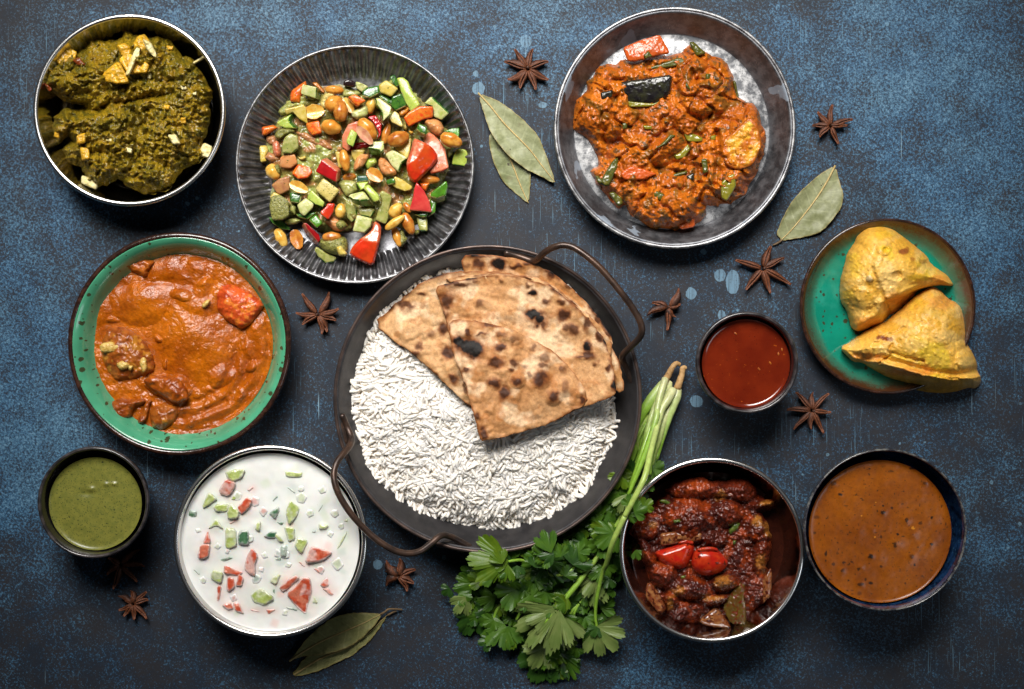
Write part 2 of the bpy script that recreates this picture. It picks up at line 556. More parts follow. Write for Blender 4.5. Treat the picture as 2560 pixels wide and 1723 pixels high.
    nm = g.bump(f, .25, .0005)
    return g.fin(c, g.ramp(f, .4, .7, .62, .5), 0, nm, .35)

bm = bmesh.new()
bmesh.ops.create_grid(bm, x_segments=8, y_segments=8, size=1.0)
for v in bm.verts: v.co.x *= .75; v.co.y *= .6
r = bmesh.ops.extrude_face_region(bm, geom=list(bm.faces))
bmesh.ops.translate(bm, verts=[e for e in r['geom'] if isinstance(e, bmesh.types.BMVert)], vec=(0, 0, -.02))
bmesh.ops.recalc_face_normals(bm, faces=bm.faces)
me = bpy.data.meshes.new('table_surface'); bm.to_mesh(me); bm.free()
me.materials.append(table_material())
tb = bpy.data.objects.new('table_surface', me); COL.objects.link(tb)
tag(tb, 'dark blue speckled and scratched painted board under all the dishes', None, None, 'structure')

# ------------------------------------------------------------------ dish materials
def m_steel():
    g = G('polished_steel')
    r = g.ramp(g.noise(900, 2), .3, .7, .10, .20)
    return g.fin((.50, .485, .47), r, 1.0, g.bump(g.noise(120, 2), .03, .0004))
STEEL = m_steel()
def m_steel_in():
    g = G('brushed_steel_inside')
    r = g.ramp(g.noise(60, 2), .3, .7, .11, .17)
    return g.fin((.56, .545, .53), r, 1.0, g.bump(g.noise(120, 2), .03, .0004))
STEELIN = m_steel_in()
def m_steel_rim():
    g = G('satin_steel_rim')
    return g.fin((.78, .77, .75), .27, 1.0)
STEELRIM = m_steel_rim()

def m_tin(name, lo, hi, rl, rh, spots=None, patches=None):
    g = G(name)
    n1 = g.noise(150, 5, .65); n2 = g.noise(700, 3, .6)
    c = g.mix(g.ramp(n1, .36, .66), lo, hi)
    c = g.mix(g.math('MULTIPLY', g.ramp(n2, .55, .7), .35), c, tuple(min(1, x * 1.5) for x in hi))
    r = g.ramp(n1, .3, .7, rl, rh)
    met = .92
    if spots is not None:                     # dried water marks
        v = g.n('VectorMath', {0: g.pos, 1: g.n('VectorMath', {0: g.noise(90, 3, out='Color'), 1: (.016, .016, 0)}, operation='MULTIPLY').outputs[0]}, operation='ADD').outputs[0]
        f = g.ramp(g.noise(38, 2, .4, v), .60, .615)
        c = g.mix(g.math('MULTIPLY', f, .85), c, spots)
        met = g.math('SUBTRACT', .92, g.math('MULTIPLY', f, .7))
        r = g.math('ADD', r, g.math('MULTIPLY', f, .12))
    sc = g.ramp(g.noise(1, 2, .5, g.scalev(g.pos, (1200, 200, 1))), .68, .72)
    c = g.mix(g.math('MULTIPLY', sc, .4), c, (.5, .5, .52))
    return g.fin(c, r, met, g.bump(n2, .15, .0004))
TIN = m_tin('dark_tin', (.13, .13, .14), (.27, .27, .28), .30, .48)
TINRIM = m_tin('worn_tin_rim', (.16, .16, .17), (.40, .40, .40), .34, .5)
PANWALL = m_tin('grey_pan_wall', (.125, .128, .14), (.23, .235, .25), .44, .58, spots=(.22, .26, .31))
def m_galv():
    g = G('galvanised_floor')
    n1 = g.noise(120, 6, .7); n2 = g.noise(420, 4, .7)
    c = g.mix(g.ramp(n1, .40, .62), (.13, .135, .145), (.62, .62, .62))
    c = g.mix(g.math('MULTIPLY', g.ramp(n2, .52, .62), .6), c, (.10, .105, .115))
    return g.fin(c, g.ramp(n2, .3, .7, .38, .62), .6, g.bump(n2, .2, .0005))
GALV = m_galv()

def m_iron(name, a, b, rl, rh, met=.55):
    g = G(name)
    n = g.noise(90, 5, .6)
    c = g.mix(g.ramp(n, .35, .65), a, b)
    c = g.mix(g.math('MULTIPLY', g.ramp(g.noise(2600, 2), .66, .72), .3), c, (.3, .28, .27))
    return g.fin(c, g.ramp(g.noise(60, 4), .3, .7, rl, rh), met, g.bump(g.noise(1400, 3), .12, .0003))
IRON = m_iron('seasoned_iron', (.030, .029, .032), (.055, .052, .055), .38, .52)
IRONRIM = m_iron('brown_iron_rim', (.045, .033, .030), (.095, .062, .05), .30, .45)
HANDLE = m_iron('brown_iron_rod', (.035, .024, .020), (.085, .048, .032), .26, .42, .5)

def m_glaze(name, rad, green, dark, edge0, edge1, blot, specks=True):
    """glazed ceramic: colour by distance from the dish's own axis"""
    g = G(name)
    o = g.obj()
    s = g.n('SeparateXYZ', {0: o})
    r = g.math('SQRT', g.math('ADD', g.math('MULTIPLY', s.outputs[0], s.outputs[0]), g.math('MULTIPLY', s.outputs[1], s.outputs[1])))
    r = g.math('DIVIDE', r, rad)
    nz = g.math('MULTIPLY', g.math('SUBTRACT', g.noise(700, 4, .7), .5), .12)
    nz = g.math('ADD', nz, g.math('MULTIPLY', g.math('SUBTRACT', g.noise(90, 3), .5), .10))
    rr = g.math('ADD', r, nz)
    c = g.mix(g.ramp(g.noise(60, 3), .3, .7), green, tuple(x * .78 for x in green))
    if blot: c = g.mix(g.math('MULTIPLY', g.ramp(g.noise(45, 4, .6), .5, .68), .5), c, blot)
    if specks:
        wv = g.n('VectorMath', {0: o, 1: g.n('VectorMath', {0: g.noise(500, 2, out='Color'), 1: (.002, .002, .0)}, operation='MULTIPLY').outputs[0]}, operation='ADD').outputs[0]
        wv = g.n('VectorMath', {0: wv, 1: (1, 1, 0)}, operation='MULTIPLY').outputs[0]
        for vs, pk in ((130, .5), (210, .62)):
            vd = g.n('TexVoronoi', {'Vector': wv, 'Scale': vs}, voronoi_dimensions='2D')
            sc = g.n('SeparateColor', {0: vd.outputs['Color']})
            pick = g.ramp(sc.outputs[0], pk, pk + .02)
            lim = g.math('ADD', g.math('MULTIPLY', g.math('MULTIPLY', sc.outputs[1], sc.outputs[1]), .20), .07)
            d = g.math('MULTIPLY', g.ramp(g.math('SUBTRACT', lim, vd.outputs['Distance']), 0.0, .05), pick)
            c = g.mix(g.math('MULTIPLY', d, .9), c, (.040, .028, .008))
    if edge0 is not None:
        c = g.mix(g.ramp(rr, edge0, (edge0 + edge1) / 2), c, tuple(x * .5 + y * .5 for x, y in zip(green, dark)))
        c = g.mix(g.ramp(rr, (edge0 + edge1) / 2 - .01, edge1), c, dark)
    return g.fin(c, g.ramp(g.noise(300, 2), .3, .7, .10, .2), 0, g.bump(g.noise(180, 2), .06, .0006), .5, .6, .06)

def m_black_glaze(name, a, b, rough=.22):
    g = G(name)
    c = g.mix(g.ramp(g.noise(180, 4, .6), .4, .65), a, b)
    return g.fin(c, rough, 0, g.bump(g.noise(420, 3), .2, .0006), .5, .4, .1)
BLACKGL = m_black_glaze('black_glaze', (.010, .010, .011), (.022, .018, .018))
BLACKRIM = m_black_glaze('worn_black_rim', (.016, .014, .015), (.06, .05, .05), .3)

# ------------------------------------------------------------------ dish builders
def rim_r(rpx, z): return rpx * S * (1 - z / H)

def steel_bowl(c, rpx, zr, label, groupname):
    x, y, _ = P(c[0], c[1], zr)
    R = rim_r(rpx, zr)
    t = empty('steel_bowl', (x, y, 0), label, 'bowl', groupname)
    body = [(0, .0006), (.70 * R, .0006), (.78 * R, .0022), (.87 * R, .4 * zr), (.945 * R, zr - .004), (.968 * R, zr - .0008),
            (.955 * R, zr - .0012), (.940 * R, zr - .005), (.865 * R, .40 * zr), (.80 * R, .0065), (.765 * R, .0032), (.70 * R, .0019), (.3 * R, .0018), (0, .0018)]
    # finer inner curve
    pr = bez([(a, b, 0) for a, b in body], 4)[:, :2]
    pr[:, 0] = np.maximum(pr[:, 0], 0)
    lathe('bowl_body', (x, y), pr, STEELIN, t, 160)
    k = 14
    rb = .026 * R
    bead = [(R - rb + rb * math.cos(a), zr - rb * .55 + rb * .8 * math.sin(a)) for a in np.linspace(-math.pi, math.pi, k + 1)]
    lathe('rim', (x, y), bead, STEELRIM, t, 200)
    return t, x, y, R

def curved(prof, n=4):
    pr = bez([(a, b, 0) for a, b in prof], n)[:, :2]
    pr[:, 0] = np.maximum(pr[:, 0], 0)
    return pr

# 1 spinach bowl, 2 chilli bowl, 3 yoghurt bowl
G_ST = 'polished steel bowls'
bowl_a, ax_, ay_, RA = steel_bowl((323, 275), 241, .036, 'polished steel bowl holding the green spinach and paneer curry', G_ST)
bowl_j, jx_, jy_, RJ = steel_bowl((1780, 1376), 232, .044, 'polished steel bowl holding the dark red chilli dish', G_ST)
bowl_h, hx_, hy_, RH = steel_bowl((675, 1355), 242, .045, 'polished steel bowl filled with white yoghurt raita', G_ST)

# fluted plate
zr = .017
px_, py_, _ = P(887, 411, zr); R = rim_r(299, zr); RB = R
plate_b = empty('fluted_plate', (px_, py_, 0), 'dark tin plate with a fluted edge under the chopped salad', 'plate')
flat = [(0, .0012), (.74 * R, .0012), (.78 * R, .0026)]
prof = [(0, .0030), (.3 * R, .0030), (.6 * R, .0030), (.745 * R, .0032), (.757 * R, .0036)]
prof += [(R * (.757 + .213 * k / 11), .0036 + (.0125) * (k / 11) ** 1.1) for k in range(1, 12)]
prof += [(.975 * R, .0164), (.982 * R, .0150), (.97 * R, .0140), (.76 * R, .0016), (.74 * R, .0004), (0, .0004)]
prof = prof[::-1]
def fl(Rr, T, Z):
    m = sstep(.755 * R, .79 * R, Rr) * (1 - sstep(.945 * R, .972 * R, Rr))
    w = np.cos(T * 88)
    return Z + m * .00125 * np.sign(w) * np.abs(w) ** .85
lathe('fluted_body', (px_, py_), prof, TIN, plate_b, 88 * 8, zmod=fl)
rb = .013 * R
lathe('rim', (px_, py_), [(R - rb + rb * math.cos(a), .0168 - rb * .2 + rb * math.sin(a)) for a in np.linspace(-math.pi, math.pi, 13)], TINRIM, plate_b, 220)

# round pan with aubergine curry
zr = .021
cx_, cy_, _ = P(1687, 320, zr); R = rim_r(303, zr); RC = R
pan_c = empty('tin_pan', (cx_, cy_, 0), 'round grey tin pan with pale galvanised floor under the aubergine curry', 'pan')
prof = curved([(.80 * R, .0012), (.815 * R, .0022), (.90 * R, .012), (.955 * R, zr - .0022), (.975 * R, zr - .0012), (.968 * R, zr), (.945 * R, zr - .0012), (.895 * R, .0125), (.83 * R, .0042), (.822 * R, .0032)], 5)
lathe('pan_wall', (cx_, cy_), prof, PANWALL, pan_c, 200)
lathe('pan_floor', (cx_, cy_), [(0, .0006), (.81 * R, .0006), (.829 * R, .0022), (.815 * R, .0034), (.6 * R, .0032), (.3 * R, .0031), (0, .0031)], GALV, pan_c, 160)
rb = .016 * R
lathe('rim', (cx_, cy_), [(R - rb + rb * math.cos(a), zr - rb * .3 + rb * .8 * math.sin(a)) for a in np.linspace(-math.pi, math.pi, 13)], TINRIM, pan_c, 220)

# green plate with orange curry
zr = .028
dx_, dy_, _ = P(447, 860, zr); R = rim_r(280, zr); RD = R
GREENGL = m_glaze('green_glaze', R, (.075, .34, .19), (.02, .008, .005), None, None, None)
BROWNEDGE = m_black_glaze('brown_glaze_edge', (.020, .009, .006), (.05, .02, .012))
plate_d = empty('curry_plate', (dx_, dy_, 0), 'green glazed deep plate with dark brown edge and orange curry', 'plate')
prof = curved([(0, .0008), (.55 * R, .0008), (.62 * R, .002), (.85 * R, .016), (.945 * R, zr - .002)], 5)
lathe('underside', (dx_, dy_), prof, BROWNEDGE, plate_d, 160)
prof = curved([(.952 * R, zr - .0005), (.94 * R, zr - .0006), (.905 * R, zr - .0026), (.865 * R, zr - .0066), (.80 * R, .0125), (.70 * R, .0065), (.55 * R, .004), (.3 * R, .0035), (0, .0035)], 5)
lathe('glazed_inside', (dx_, dy_), prof, GREENGL, plate_d, 180)
wob = lambda Rr, T, Z: Rr * (1 + .002 * np.sin(3 * T + 1) + .0012 * np.sin(7 * T))
lathe('rim', (dx_, dy_), [(.972 * R + .028 * R * math.cos(a), zr - .0022 + .0024 * math.sin(a)) for a in np.linspace(-math.pi, math.pi, 13)], BROWNEDGE, plate_d, 200, rmod=wob)

# iron pan with rice and bread
zr = .034
ex_, ey_, _ = P(1219, 998, zr); R = rim_r(385, zr); RE = R
pan_e = empty('iron_pan', (ex_, ey_, 0), 'large dark iron pan with two rod handles, holding rice and flatbread', 'pan')
prof = curved([(0, .0008), (.70 * R, .0008), (.80 * R, .003), (.90 * R, .015), (.972 * R, zr - .002), (.985 * R, zr - .001), (.972 * R, zr - .0008), (.955 * R, zr - .004), (.90 * R, .017), (.835 * R, .0062), (.78 * R, .0036), (.6 * R, .003), (.3 * R, .003), (0, .003)], 5)
lathe('pan_body', (ex_, ey_), prof, IRON, pan_e, 220)
rb = .0085 * R
lathe('rim', (ex_, ey_), [(R - rb + rb * 1.3 * math.cos(a), zr - rb * .4 + rb * math.sin(a)) for a in np.linspace(-math.pi, math.pi, 13)], IRONRIM, pan_e, 240)
def ptsz(fr, rows): return [P(*fr.pt(x, y), z) for x, y, z in rows]
h1 = ptsz(FE, [(885, 100, .0335), (950, 118, .0325), (1015, 138, .034), (1042, 128, .039), (1075, 97, .045), (1120, 72, .049), (1175, 64, .051), (1235, 88, .053), (1335, 168, .055), (1440, 290, .056), (1508, 385, .055), (1537, 450, .054), (1532, 498, .051), (1490, 545, .046), (1450, 585, .040), (1447, 615, .034), (1470, 665, .028), (1497, 718, .026)])
tube('handle', h1, .00215, HANDLE, pan_e, 12, 6)
h2 = ptsz(FE, [(105, 875, .031), (128, 930, .028), (150, 985, .031), (143, 1020, .038), (112, 1060, .045), (78, 1108, .050), (66, 1170, .053), (88, 1250, .055), (150, 1350, .055), (245, 1450, .055), (330, 1510, .054), (400, 1535, .052), (470, 1530, .049), (530, 1490, .045), (578, 1452, .041), (620, 1455, .036), (670, 1480, .032), (718, 1506, .030)])
tube('handle', h2, .00215, HANDLE, pan_e, 12, 6)
tube('handle_lug', ptsz(FE, [(560, 1490, .030), (620, 1500, .0285), (690, 1520, .028)]), .0022, HANDLE, pan_e, 10, 4)
tube('handle_lug', ptsz(FE, [(88, 905, .031), (110, 960, .031), (125, 1010, .031)]), .002, HANDLE, pan_e, 10, 4)

def cup(c, rpx, zr, label, mats, name='sauce_cup', group=None, lipw=.07, belly=.80):
    x, y, _ = P(c[0], c[1], zr); R = rim_r(rpx, zr)
    t = empty(name, (x, y, 0), label, 'bowl' if 'bowl' in name else 'cup', group)
    out = curved([(0, .0006), (.50 * R, .0006), (.58 * R, .002), (belly * R, .35 * zr), (.965 * R, .8 * zr), (.995 * R, zr - .0022)], 5)
    lathe('outside', (x, y), out, mats[0], t, 140)
    inn = curved([((1 - lipw) * R, zr - .0012), ((1 - lipw * 1.25) * R, zr - .004), (belly * 1.02 * R, .42 * zr), (.6 * R, .007), (.4 * R, .004), (0, .0035)], 5)
    lathe('inside', (x, y), inn, mats[1], t, 140)
    hw = lipw * R / 2
    wv = lambda Rr, T, Z: Rr * (1 + .003 * np.sin(2 * T + c[0]) + .0015 * np.sin(5 * T))
    lathe('rim', (x, y), [(R - hw + hw * 1.06 * math.cos(a), zr - .002 + .0019 * math.sin(a)) for a in np.linspace(-math.pi, math.pi, 15)], mats[2], t, 160, rmod=wv)
    return t, x, y, R
cup_g, gx_, gy_, RG = cup((232, 1257), 140, .044, 'black glazed cup of pale green herb chutney', (BLACKGL, BLACKGL, BLACKRIM), group='black sauce cups', lipw=.065)
cup_l, lx_, ly_, RL = cup((1868, 907), 128, .043, 'black glazed cup of dark red chilli sauce', (BLACKGL, BLACKGL, BLACKRIM), group='black sauce cups', lipw=.075)
def m_blue():
    g = G('dark_blue_glaze')
    n = g.noise(160, 5, .65)
    c = g.mix(g.ramp(n, .35, .62), (.004, .008, .022), (.012, .045, .13))
    c = g.mix(g.math('MULTIPLY', g.ramp(g.noise(420, 3), .55, .7), .5), c, (.04, .12, .2))
    return g.fin(c, .14, 0, g.bump(g.noise(200, 2), .08, .0006), .5, .6, .06)
BLUEGL = m_blue()
def m_bluerim():
    g = G('worn_blue_rim')
    c = g.mix(g.ramp(g.noise(300, 4), .4, .65), (.02, .022, .03), (.14, .14, .13))
    return g.fin(c, .22, 0, g.bump(g.noise(300, 2), .1, .0005), .5, .5, .08)
bowl_k, kx_, ky_, RK = cup((2214, 1326), 204, .052, 'dark blue glazed bowl of brown lentil dal', (BLACKGL, BLUEGL, m_bluerim()), name='glazed_bowl', lipw=.03, belly=.86)

# turquoise plate under the samosas
zr = .015
fx_, fy_, _ = P(2220, 766, zr); R = rim_r(220, zr); RF = R
TURQ = m_glaze('turquoise_glaze', R, (.006, .235, .155), (.055, .020, .008), .77, .95, (.035, .30, .22))
plate_f = empty('samosa_plate', (fx_, fy_, 0), 'small turquoise glazed plate with a brown edge under the samosas', 'plate')
prof = curved([(0, .0008), (.6 * R, .0008), (.7 * R, .002), (.9 * R, .0085), (.985 * R, zr - .002), (1.0 * R, zr - .0006), (.985 * R, zr), (.955 * R, zr - .0008), (.89 * R, .0095), (.80 * R, .0052), (.66 * R, .0036), (.3 * R, .003), (0, .003)], 5)
lathe('plate_body', (fx_, fy_), prof, TURQ, plate_f, 200)
lathe('rim', (fx_, fy_), [(.982 * R + .02 * R * math.cos(a), zr - .0011 + .0015 * math.sin(a)) for a in np.linspace(-math.pi, math.pi, 13)], BROWNEDGE, plate_f, 200)
# ------------------------------------------------------------------ sauces and curries
def liquid(name, cpx, rpx, z, mat, label, cat, hf=None, colf=None, men=.0012, rings=90, seg=260, wob=0.0, group=None):
    """a filled-in sauce: a disc with its own relief and a lifted edge where it wets the wall"""
    x, y, _ = P(cpx[0], cpx[1], z); R = rim_r(rpx, z)
    rr = np.linspace(0, 1, rings) ** .85
    th = np.arange(seg) * 2 * math.pi / seg
    T, Q = np.meshgrid(th, rr)
    Rm = Q * R * (1 + wob * (np.sin(3 * T + 1) + .6 * np.sin(5 * T + 2)))
    wx = x + Rm * np.cos(T); wy = y + Rm * np.sin(T)
    k = S * (1 - z / H)
    X = wx / k + 1280; Y = 861.5 - wy / k
    e = (1 - Q) * R
    Z = z + men * np.exp(-e / .0011)
    if hf is not None: Z = Z + hf(X, Y) * np.clip(e / .003, 0, 1)
    V = np.stack([wx, wy, Z], -1).reshape(-1, 3)
    i = np.arange(rings - 1)[:, None] * seg; j = np.arange(seg)[None, :]; j2 = (j + 1) % seg
    F = np.stack([i + j, i + seg + j, i + seg + j2, i + j2], -1).reshape(-1, 4)
    col = colf(X.ravel(), Y.ravel()) if colf is not None else None
    o = mk(name, V, F, mat, None, origin=(x, y, z), col=col)
    if o.data.polygons[len(F) // 2].normal.z < 0: o.data.flip_normals()
    tag(o, label, cat, group)
    def hz(px, py):
        return z + (float(hf(np.array([px]), np.array([py]))[0]) if hf is not None else 0)
    return o, hz

def cmix(a, b, t):
    a = np.asarray(a, float); b = np.asarray(b, float); t = np.clip(np.asarray(t, float), 0, 1)[..., None]
    return a * (1 - t) + b * t

# green chutney
M_CHUT = m_food('herb_chutney', [(.19, .185, .034), (.145, .15, .028)], 260, .32, .1, ((260, .08, .0005),),
                [(1000, .60, (.05, .06, .014)), (620, .66, (.012, .022, .010))], .1, .002)
def chut_h(X, Y):
    return .0010 * gauss(X, Y, 228, 1223, 11, 7) + .0008 * gauss(X, Y, 264, 1211, 9, 6) + .0008 * gauss(X, Y, 285, 1210, 9, 5) + .0004 * fbm(X, Y, 60, 3, 4) - .0006 * gauss(X, Y, 218, 1234, 20, 8)
chutney, _ = liquid('herb_chutney', (240, 1259), 116, .034, M_CHUT, 'pale green speckled herb chutney filling a black cup', 'chutney', chut_h, men=.0014)

# red sauce
def m_sauce():
    g = G('red_chilli_sauce')
    c = g.mix(g.ramp(g.noise(70, 3), .3, .7), (.112, .010, .003), (.155, .016, .004))
    c = g.mix(g.ramp(g.noise(420, 2), .70, .74), c, (.30, .06, .006))
    c = g.mix(g.ramp(g.noise(900, 2), .69, .72), c, (.04, .005, .003))
    return g.fin(c, .12, 0, g.bump(g.noise(120, 2), .05, .0005), .5, .4, .05, .15, None, .002)
sauce, _ = liquid('chilli_sauce', (1864, 909), 110, .034, m_sauce(), 'glossy dark red chilli sauce filling a black cup', 'sauce', lambda X, Y: .0002 * fbm(X, Y, 90, 2, 8), men=.0016)
M_SEED = m_food('pale_chilli_seed', [(.30, .065, .006), (.36, .10, .010)], 400, .3, .4)
for (x, y, a) in ((892, 500, 40), (1325, 650, 80), (1292, 690, 85), (1110, 830, 50), (1215, 775, 60)):
    c = FL.pt(x, y)
    q = [(c[0] + 5 * math.cos(t) * math.cos(math.radians(a)) - 2.6 * math.sin(t) * math.sin(math.radians(a)), c[1] + 5 * math.cos(t) * math.sin(math.radians(a)) + 2.6 * math.sin(t) * math.cos(math.radians(a))) for t in np.linspace(0, 6.28, 9)[:-1]]
    pillow('seed', q, .0339, .0007, M_SEED, sauce, 1.2, .6)

# brown dal
M_DAL = m_vc('lentil_dal', .3, .1, ((320, .06, .0005),), .12, 300, [(700, .68, (.05, .02, .006))], .1)
DSP = RNG.rand(150, 4)
def dal_h(X, Y):
    h = .0003 * fbm(X, Y, 40, 3, 14)
    for (x, y, r, a) in ((775, 630, 9, .0012), (870, 870, 14, .0012), (680, 975, 9, .001), (1010, 800, 14, .0012), (600, 1195, 10, .001), (960, 690, 11, .001), (585, 775, 12, .001), (690, 765, 8, .0008), (455, 1090, 10, .001), (600, 1060, 9, .001), (1000, 975, 9, .001), (430, 490, 8, .0008), (1150, 880, 8, .0008), (385, 400, 10, .001), (1105, 400, 8, .001)):
        c = FK.pt(x, y); h = h + a * .45 * gauss(X, Y, c[0], c[1], r)
    return h
DARKB = [(775, 630, 24, 16, .9), (870, 885, 16, 26, .8), (680, 975, 22, 20, .95), (440, 490, 18, 13, 1), (1155, 880, 20, 14, 1), (1000, 975, 24, 18, .6), (600, 1195, 26, 16, .8), (680, 1185, 20, 12, .9), (1005, 285, 24, 14, .9), (670, 290, 12, 9, .9), (670, 335, 10, 9, .9), (840, 310, 20, 10, .6), (385, 400, 26, 20, .7), (480, 300, 16, 24, .5), (1105, 400, 18, 18, .6), (960, 690, 14, 22, .8), (1070, 715, 20, 12, .7), (1160, 670, 10, 12, 1), (330, 950, 10, 22, .9), (325, 1005, 7, 9, 1), (390, 1035, 16, 14, .7), (470, 1025, 14, 12, .8), (530, 1022, 14, 10, .8), (585, 1075, 14, 14, .8), (460, 1085, 18, 16, .7), (760, 1058, 14, 12, .8), (1025, 1042, 10, 12, 1), (505, 1165, 8, 9, 1), (775, 578, 9, 9, 1), (845, 598, 12, 12, .8), (730, 620, 8, 12, .7), (890, 803, 14, 9, 1), (760, 825, 12, 14, .7), (420, 950, 14, 14, .5), (240, 790, 14, 12, .5), (255, 670, 26, 16, .5), (1270, 725, 8, 14, .7), (420, 870, 9, 9, .7), (715, 735, 9, 6, .9), (940, 465, 8, 7, .8), (735, 460, 6, 6, .8), (590, 1265, 20, 18, .5), (640, 1155, 10, 14, .8), (1195, 780, 8, 8, .8)]
def dal_c(X, Y):
    c = cmix((.265, .070, .003), (.19, .046, .003), .5 + 1.2 * fbm(X, Y, 70, 3, 5))
    for (x, y, rx, ry, a) in DARKB:
        q = FK.pt(x, y); m = gauss(X, Y, q[0] + fbm(X, Y, 6, 2, 3) * 2, q[1] + fbm(X, Y, 6, 2, 9) * 2, rx / 3.1, ry / 3.1)
        c = cmix(c, (.012, .008, .006), sstep(.25, .7, m) * a)
    for (x, y, rx, ry) in ((1012, 752, 16, 13), (712, 824, 8, 6), (608, 658, 8, 6), (720, 553, 6, 5)):
        q = FK.pt(x, y); c = cmix(c, (.55, .20, .015), sstep(.3, .6, gauss(X, Y, q[0], q[1], rx / 3.1, ry / 3.1)))
    sp = vn(X / 4.5, Y / 4.5, 20)
    return cmix(c, (.03, .015, .006), sstep(.90, .95, sp) * .8)
dal, _ = liquid('lentil_dal', (2199, 1328), 178, .040, M_DAL, 'brown orange lentil dal with dark specks in the blue bowl', 'dal', dal_h, dal_c, .0013, rings=170, seg=420)

# butter curry in the green plate
M_CURRY = m_vc('orange_curry', .33, .12, ((340, .45, .0010), (900, .45, .0006)), .2, 400, [(900, .72, (.12, .03, .004))], .12, .002, roughn=(60, .2, .36))
def curry_h(X, Y):
    f = FD
    wx = X + 16 * fbm(X, Y, 60, 3, 31); wy = Y + 16 * fbm(X, Y, 60, 3, 32)
    def b(x, y, rx, ry, rot, h, p=.6):
        c = f.pt(x, y); return h * dome(wx, wy, c[0], c[1], rx / f.m, ry / f.m, rot, p)
    h = .0016 * fbm(X, Y, 90, 3, 12) + .0019 * fbm(X, Y, 26, 4, 13, .6)
    for a in ((900, 740, 270, 370, -18, .0060, 1.2), (585, 520, 240, 155, -8, .0058, 1.1), (960, 470, 210, 120, 10, .0028, 1.3), (800, 300, 210, 110, 0, .0030, 1.3), (980, 330, 150, 100, 20, .0028, 1.2), (1000, 420, 80, 60, 10, .0025, 1.2),
              (1110, 1010, 110, 75, -35, .0030, .8), (1310, 950, 45, 40, 0, .0030, .6), (1340, 810, 90, 110, 20, .0022, .9), (1350, 690, 70, 100, 20, .0022, .9), (740, 1070, 170, 85, 10, .0058, .55), (800, 1140, 80, 70, 0, .0030, .7), (370, 640, 40, 30, 0, .002, .7), (320, 560, 90, 130, 10, .0016, .9), (680, 750, 30, 24, 30, .0022, .6), (715, 915, 22, 32, -20, .002, .6), (850, 470, 80, 40, -10, .0022, .7)):
        h = np.maximum(h, h * .4 + b(*a)) if a[5] > .004 else h + b(*a)
    # spoon swirl, lower right
    c = f.pt(830, 800); r = np.hypot(X - c[0], (Y - c[1])) * f.m; an = np.degrees(np.arctan2(Y - c[1], X - c[0]))
    m = sstep(-25, 10, an) * (1 - sstep(85, 120, an)) * sstep(330, 380, r)
    h = h + m * .0011 * np.sin(r / 17 + 2.0 * fbm(X, Y, 60, 2, 3)) * sstep(600, 560, r) if False else h + m * .0010 * np.sin(r / 16 + 2.0 * fbm(X, Y, 60, 2, 3))
    return h
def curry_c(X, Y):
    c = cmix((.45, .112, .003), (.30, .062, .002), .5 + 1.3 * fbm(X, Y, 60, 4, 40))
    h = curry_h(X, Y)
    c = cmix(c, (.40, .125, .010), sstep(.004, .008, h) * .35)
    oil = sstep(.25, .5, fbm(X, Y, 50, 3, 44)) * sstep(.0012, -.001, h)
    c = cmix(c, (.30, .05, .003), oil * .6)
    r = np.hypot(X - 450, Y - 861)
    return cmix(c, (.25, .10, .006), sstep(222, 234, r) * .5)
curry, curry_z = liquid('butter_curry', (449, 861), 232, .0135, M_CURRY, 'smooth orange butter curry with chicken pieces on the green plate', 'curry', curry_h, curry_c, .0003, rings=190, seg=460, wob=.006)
M_CHK = m_vc('coated_chicken', .33, .12, ((420, .35, .0009), (1500, .2, .0004)), .2, 500, None, .1)
def ck(col, yel=None, seed=1):
    def fn(X, Y, d, Z):
        c = cmix(col, np.array(col) * [.62, .46, .46], .5 + 1.2 * fbm(X, Y, 14, 3, seed))
        if yel is not None: c = cmix(c, yel, sstep(.12, .34, fbm(X, Y, 18, 3, seed + 9)))
        return c
    return fn
def chunk(name, fr, pts, h, seed, fn, sink=.001, tilt=(0, 0), rough=.0016, p=.45):
    poly = ragged(crisp(fr(*pts), .2), 2.6, 12, seed, 2)
    c = np.mean(poly, 0)
    return pillow(name, poly, curry_z(c[0], c[1]) - sink, h, M_CHK, curry, 1.8, p, None, rough, 16, seed, fn, tilt=tilt)
chunk('chicken_piece', FD, [(448, 235), (560, 218), (655, 238), (665, 262), (615, 300), (610, 362), (510, 330), (462, 290)], .0065, 3, ck((.42, .11, .010), (.5, .2, .02), 3))
chunk('chicken_piece', FD, [(290, 790), (350, 690), (450, 680), (560, 740), (640, 850), (670, 960), (570, 1030), (400, 1050), (320, 960)], .0095, 5, ck((.33, .09, .010), (.42, .16, .016), 5), p=.6)
chunk('chicken_piece', FD, [(568, 1040), (640, 1000), (800, 1015), (870, 1080), (880, 1170), (800, 1200), (660, 1120)], .0060, 6, ck((.36, .085, .006), None, 6))
chunk('chicken_piece', FD, [(357, 1185), (420, 1155), (530, 1165), (590, 1150), (600, 1190), (520, 1220), (500, 1290), (430, 1305), (365, 1270)], .0075, 7, ck((.33, .08, .007), None, 7))
chunk('chicken_piece', FD, [(620, 1230), (690, 1200), (800, 1200), (825, 1240), (780, 1330), (700, 1375), (630, 1350)], .0075, 8, ck((.35, .10, .010), (.42, .15, .015), 8))
chunk('chicken_piece', FD, [(600, 1170), (640, 1165), (620, 1240), (590, 1330), (540, 1330), (545, 1290)], .005, 9, ck((.32, .08, .007), None, 9))
tomato_d = chunk('tomato_chunk', FD, [(1060, 480), (1095, 410), (1150, 390), (1250, 430), (1390, 522), (1345, 620), (1245, 710), (1140, 650), (1075, 580)], .010, 10, ck((.58, .085, .014), (.62, .16, .02), 10), p=.35, rough=.0012)
M_CREAM = m_food('cream_crumb', [(.62, .46, .14), (.5, .28, .05)], 500, .45, .2, ((1100, .4, .0006),))
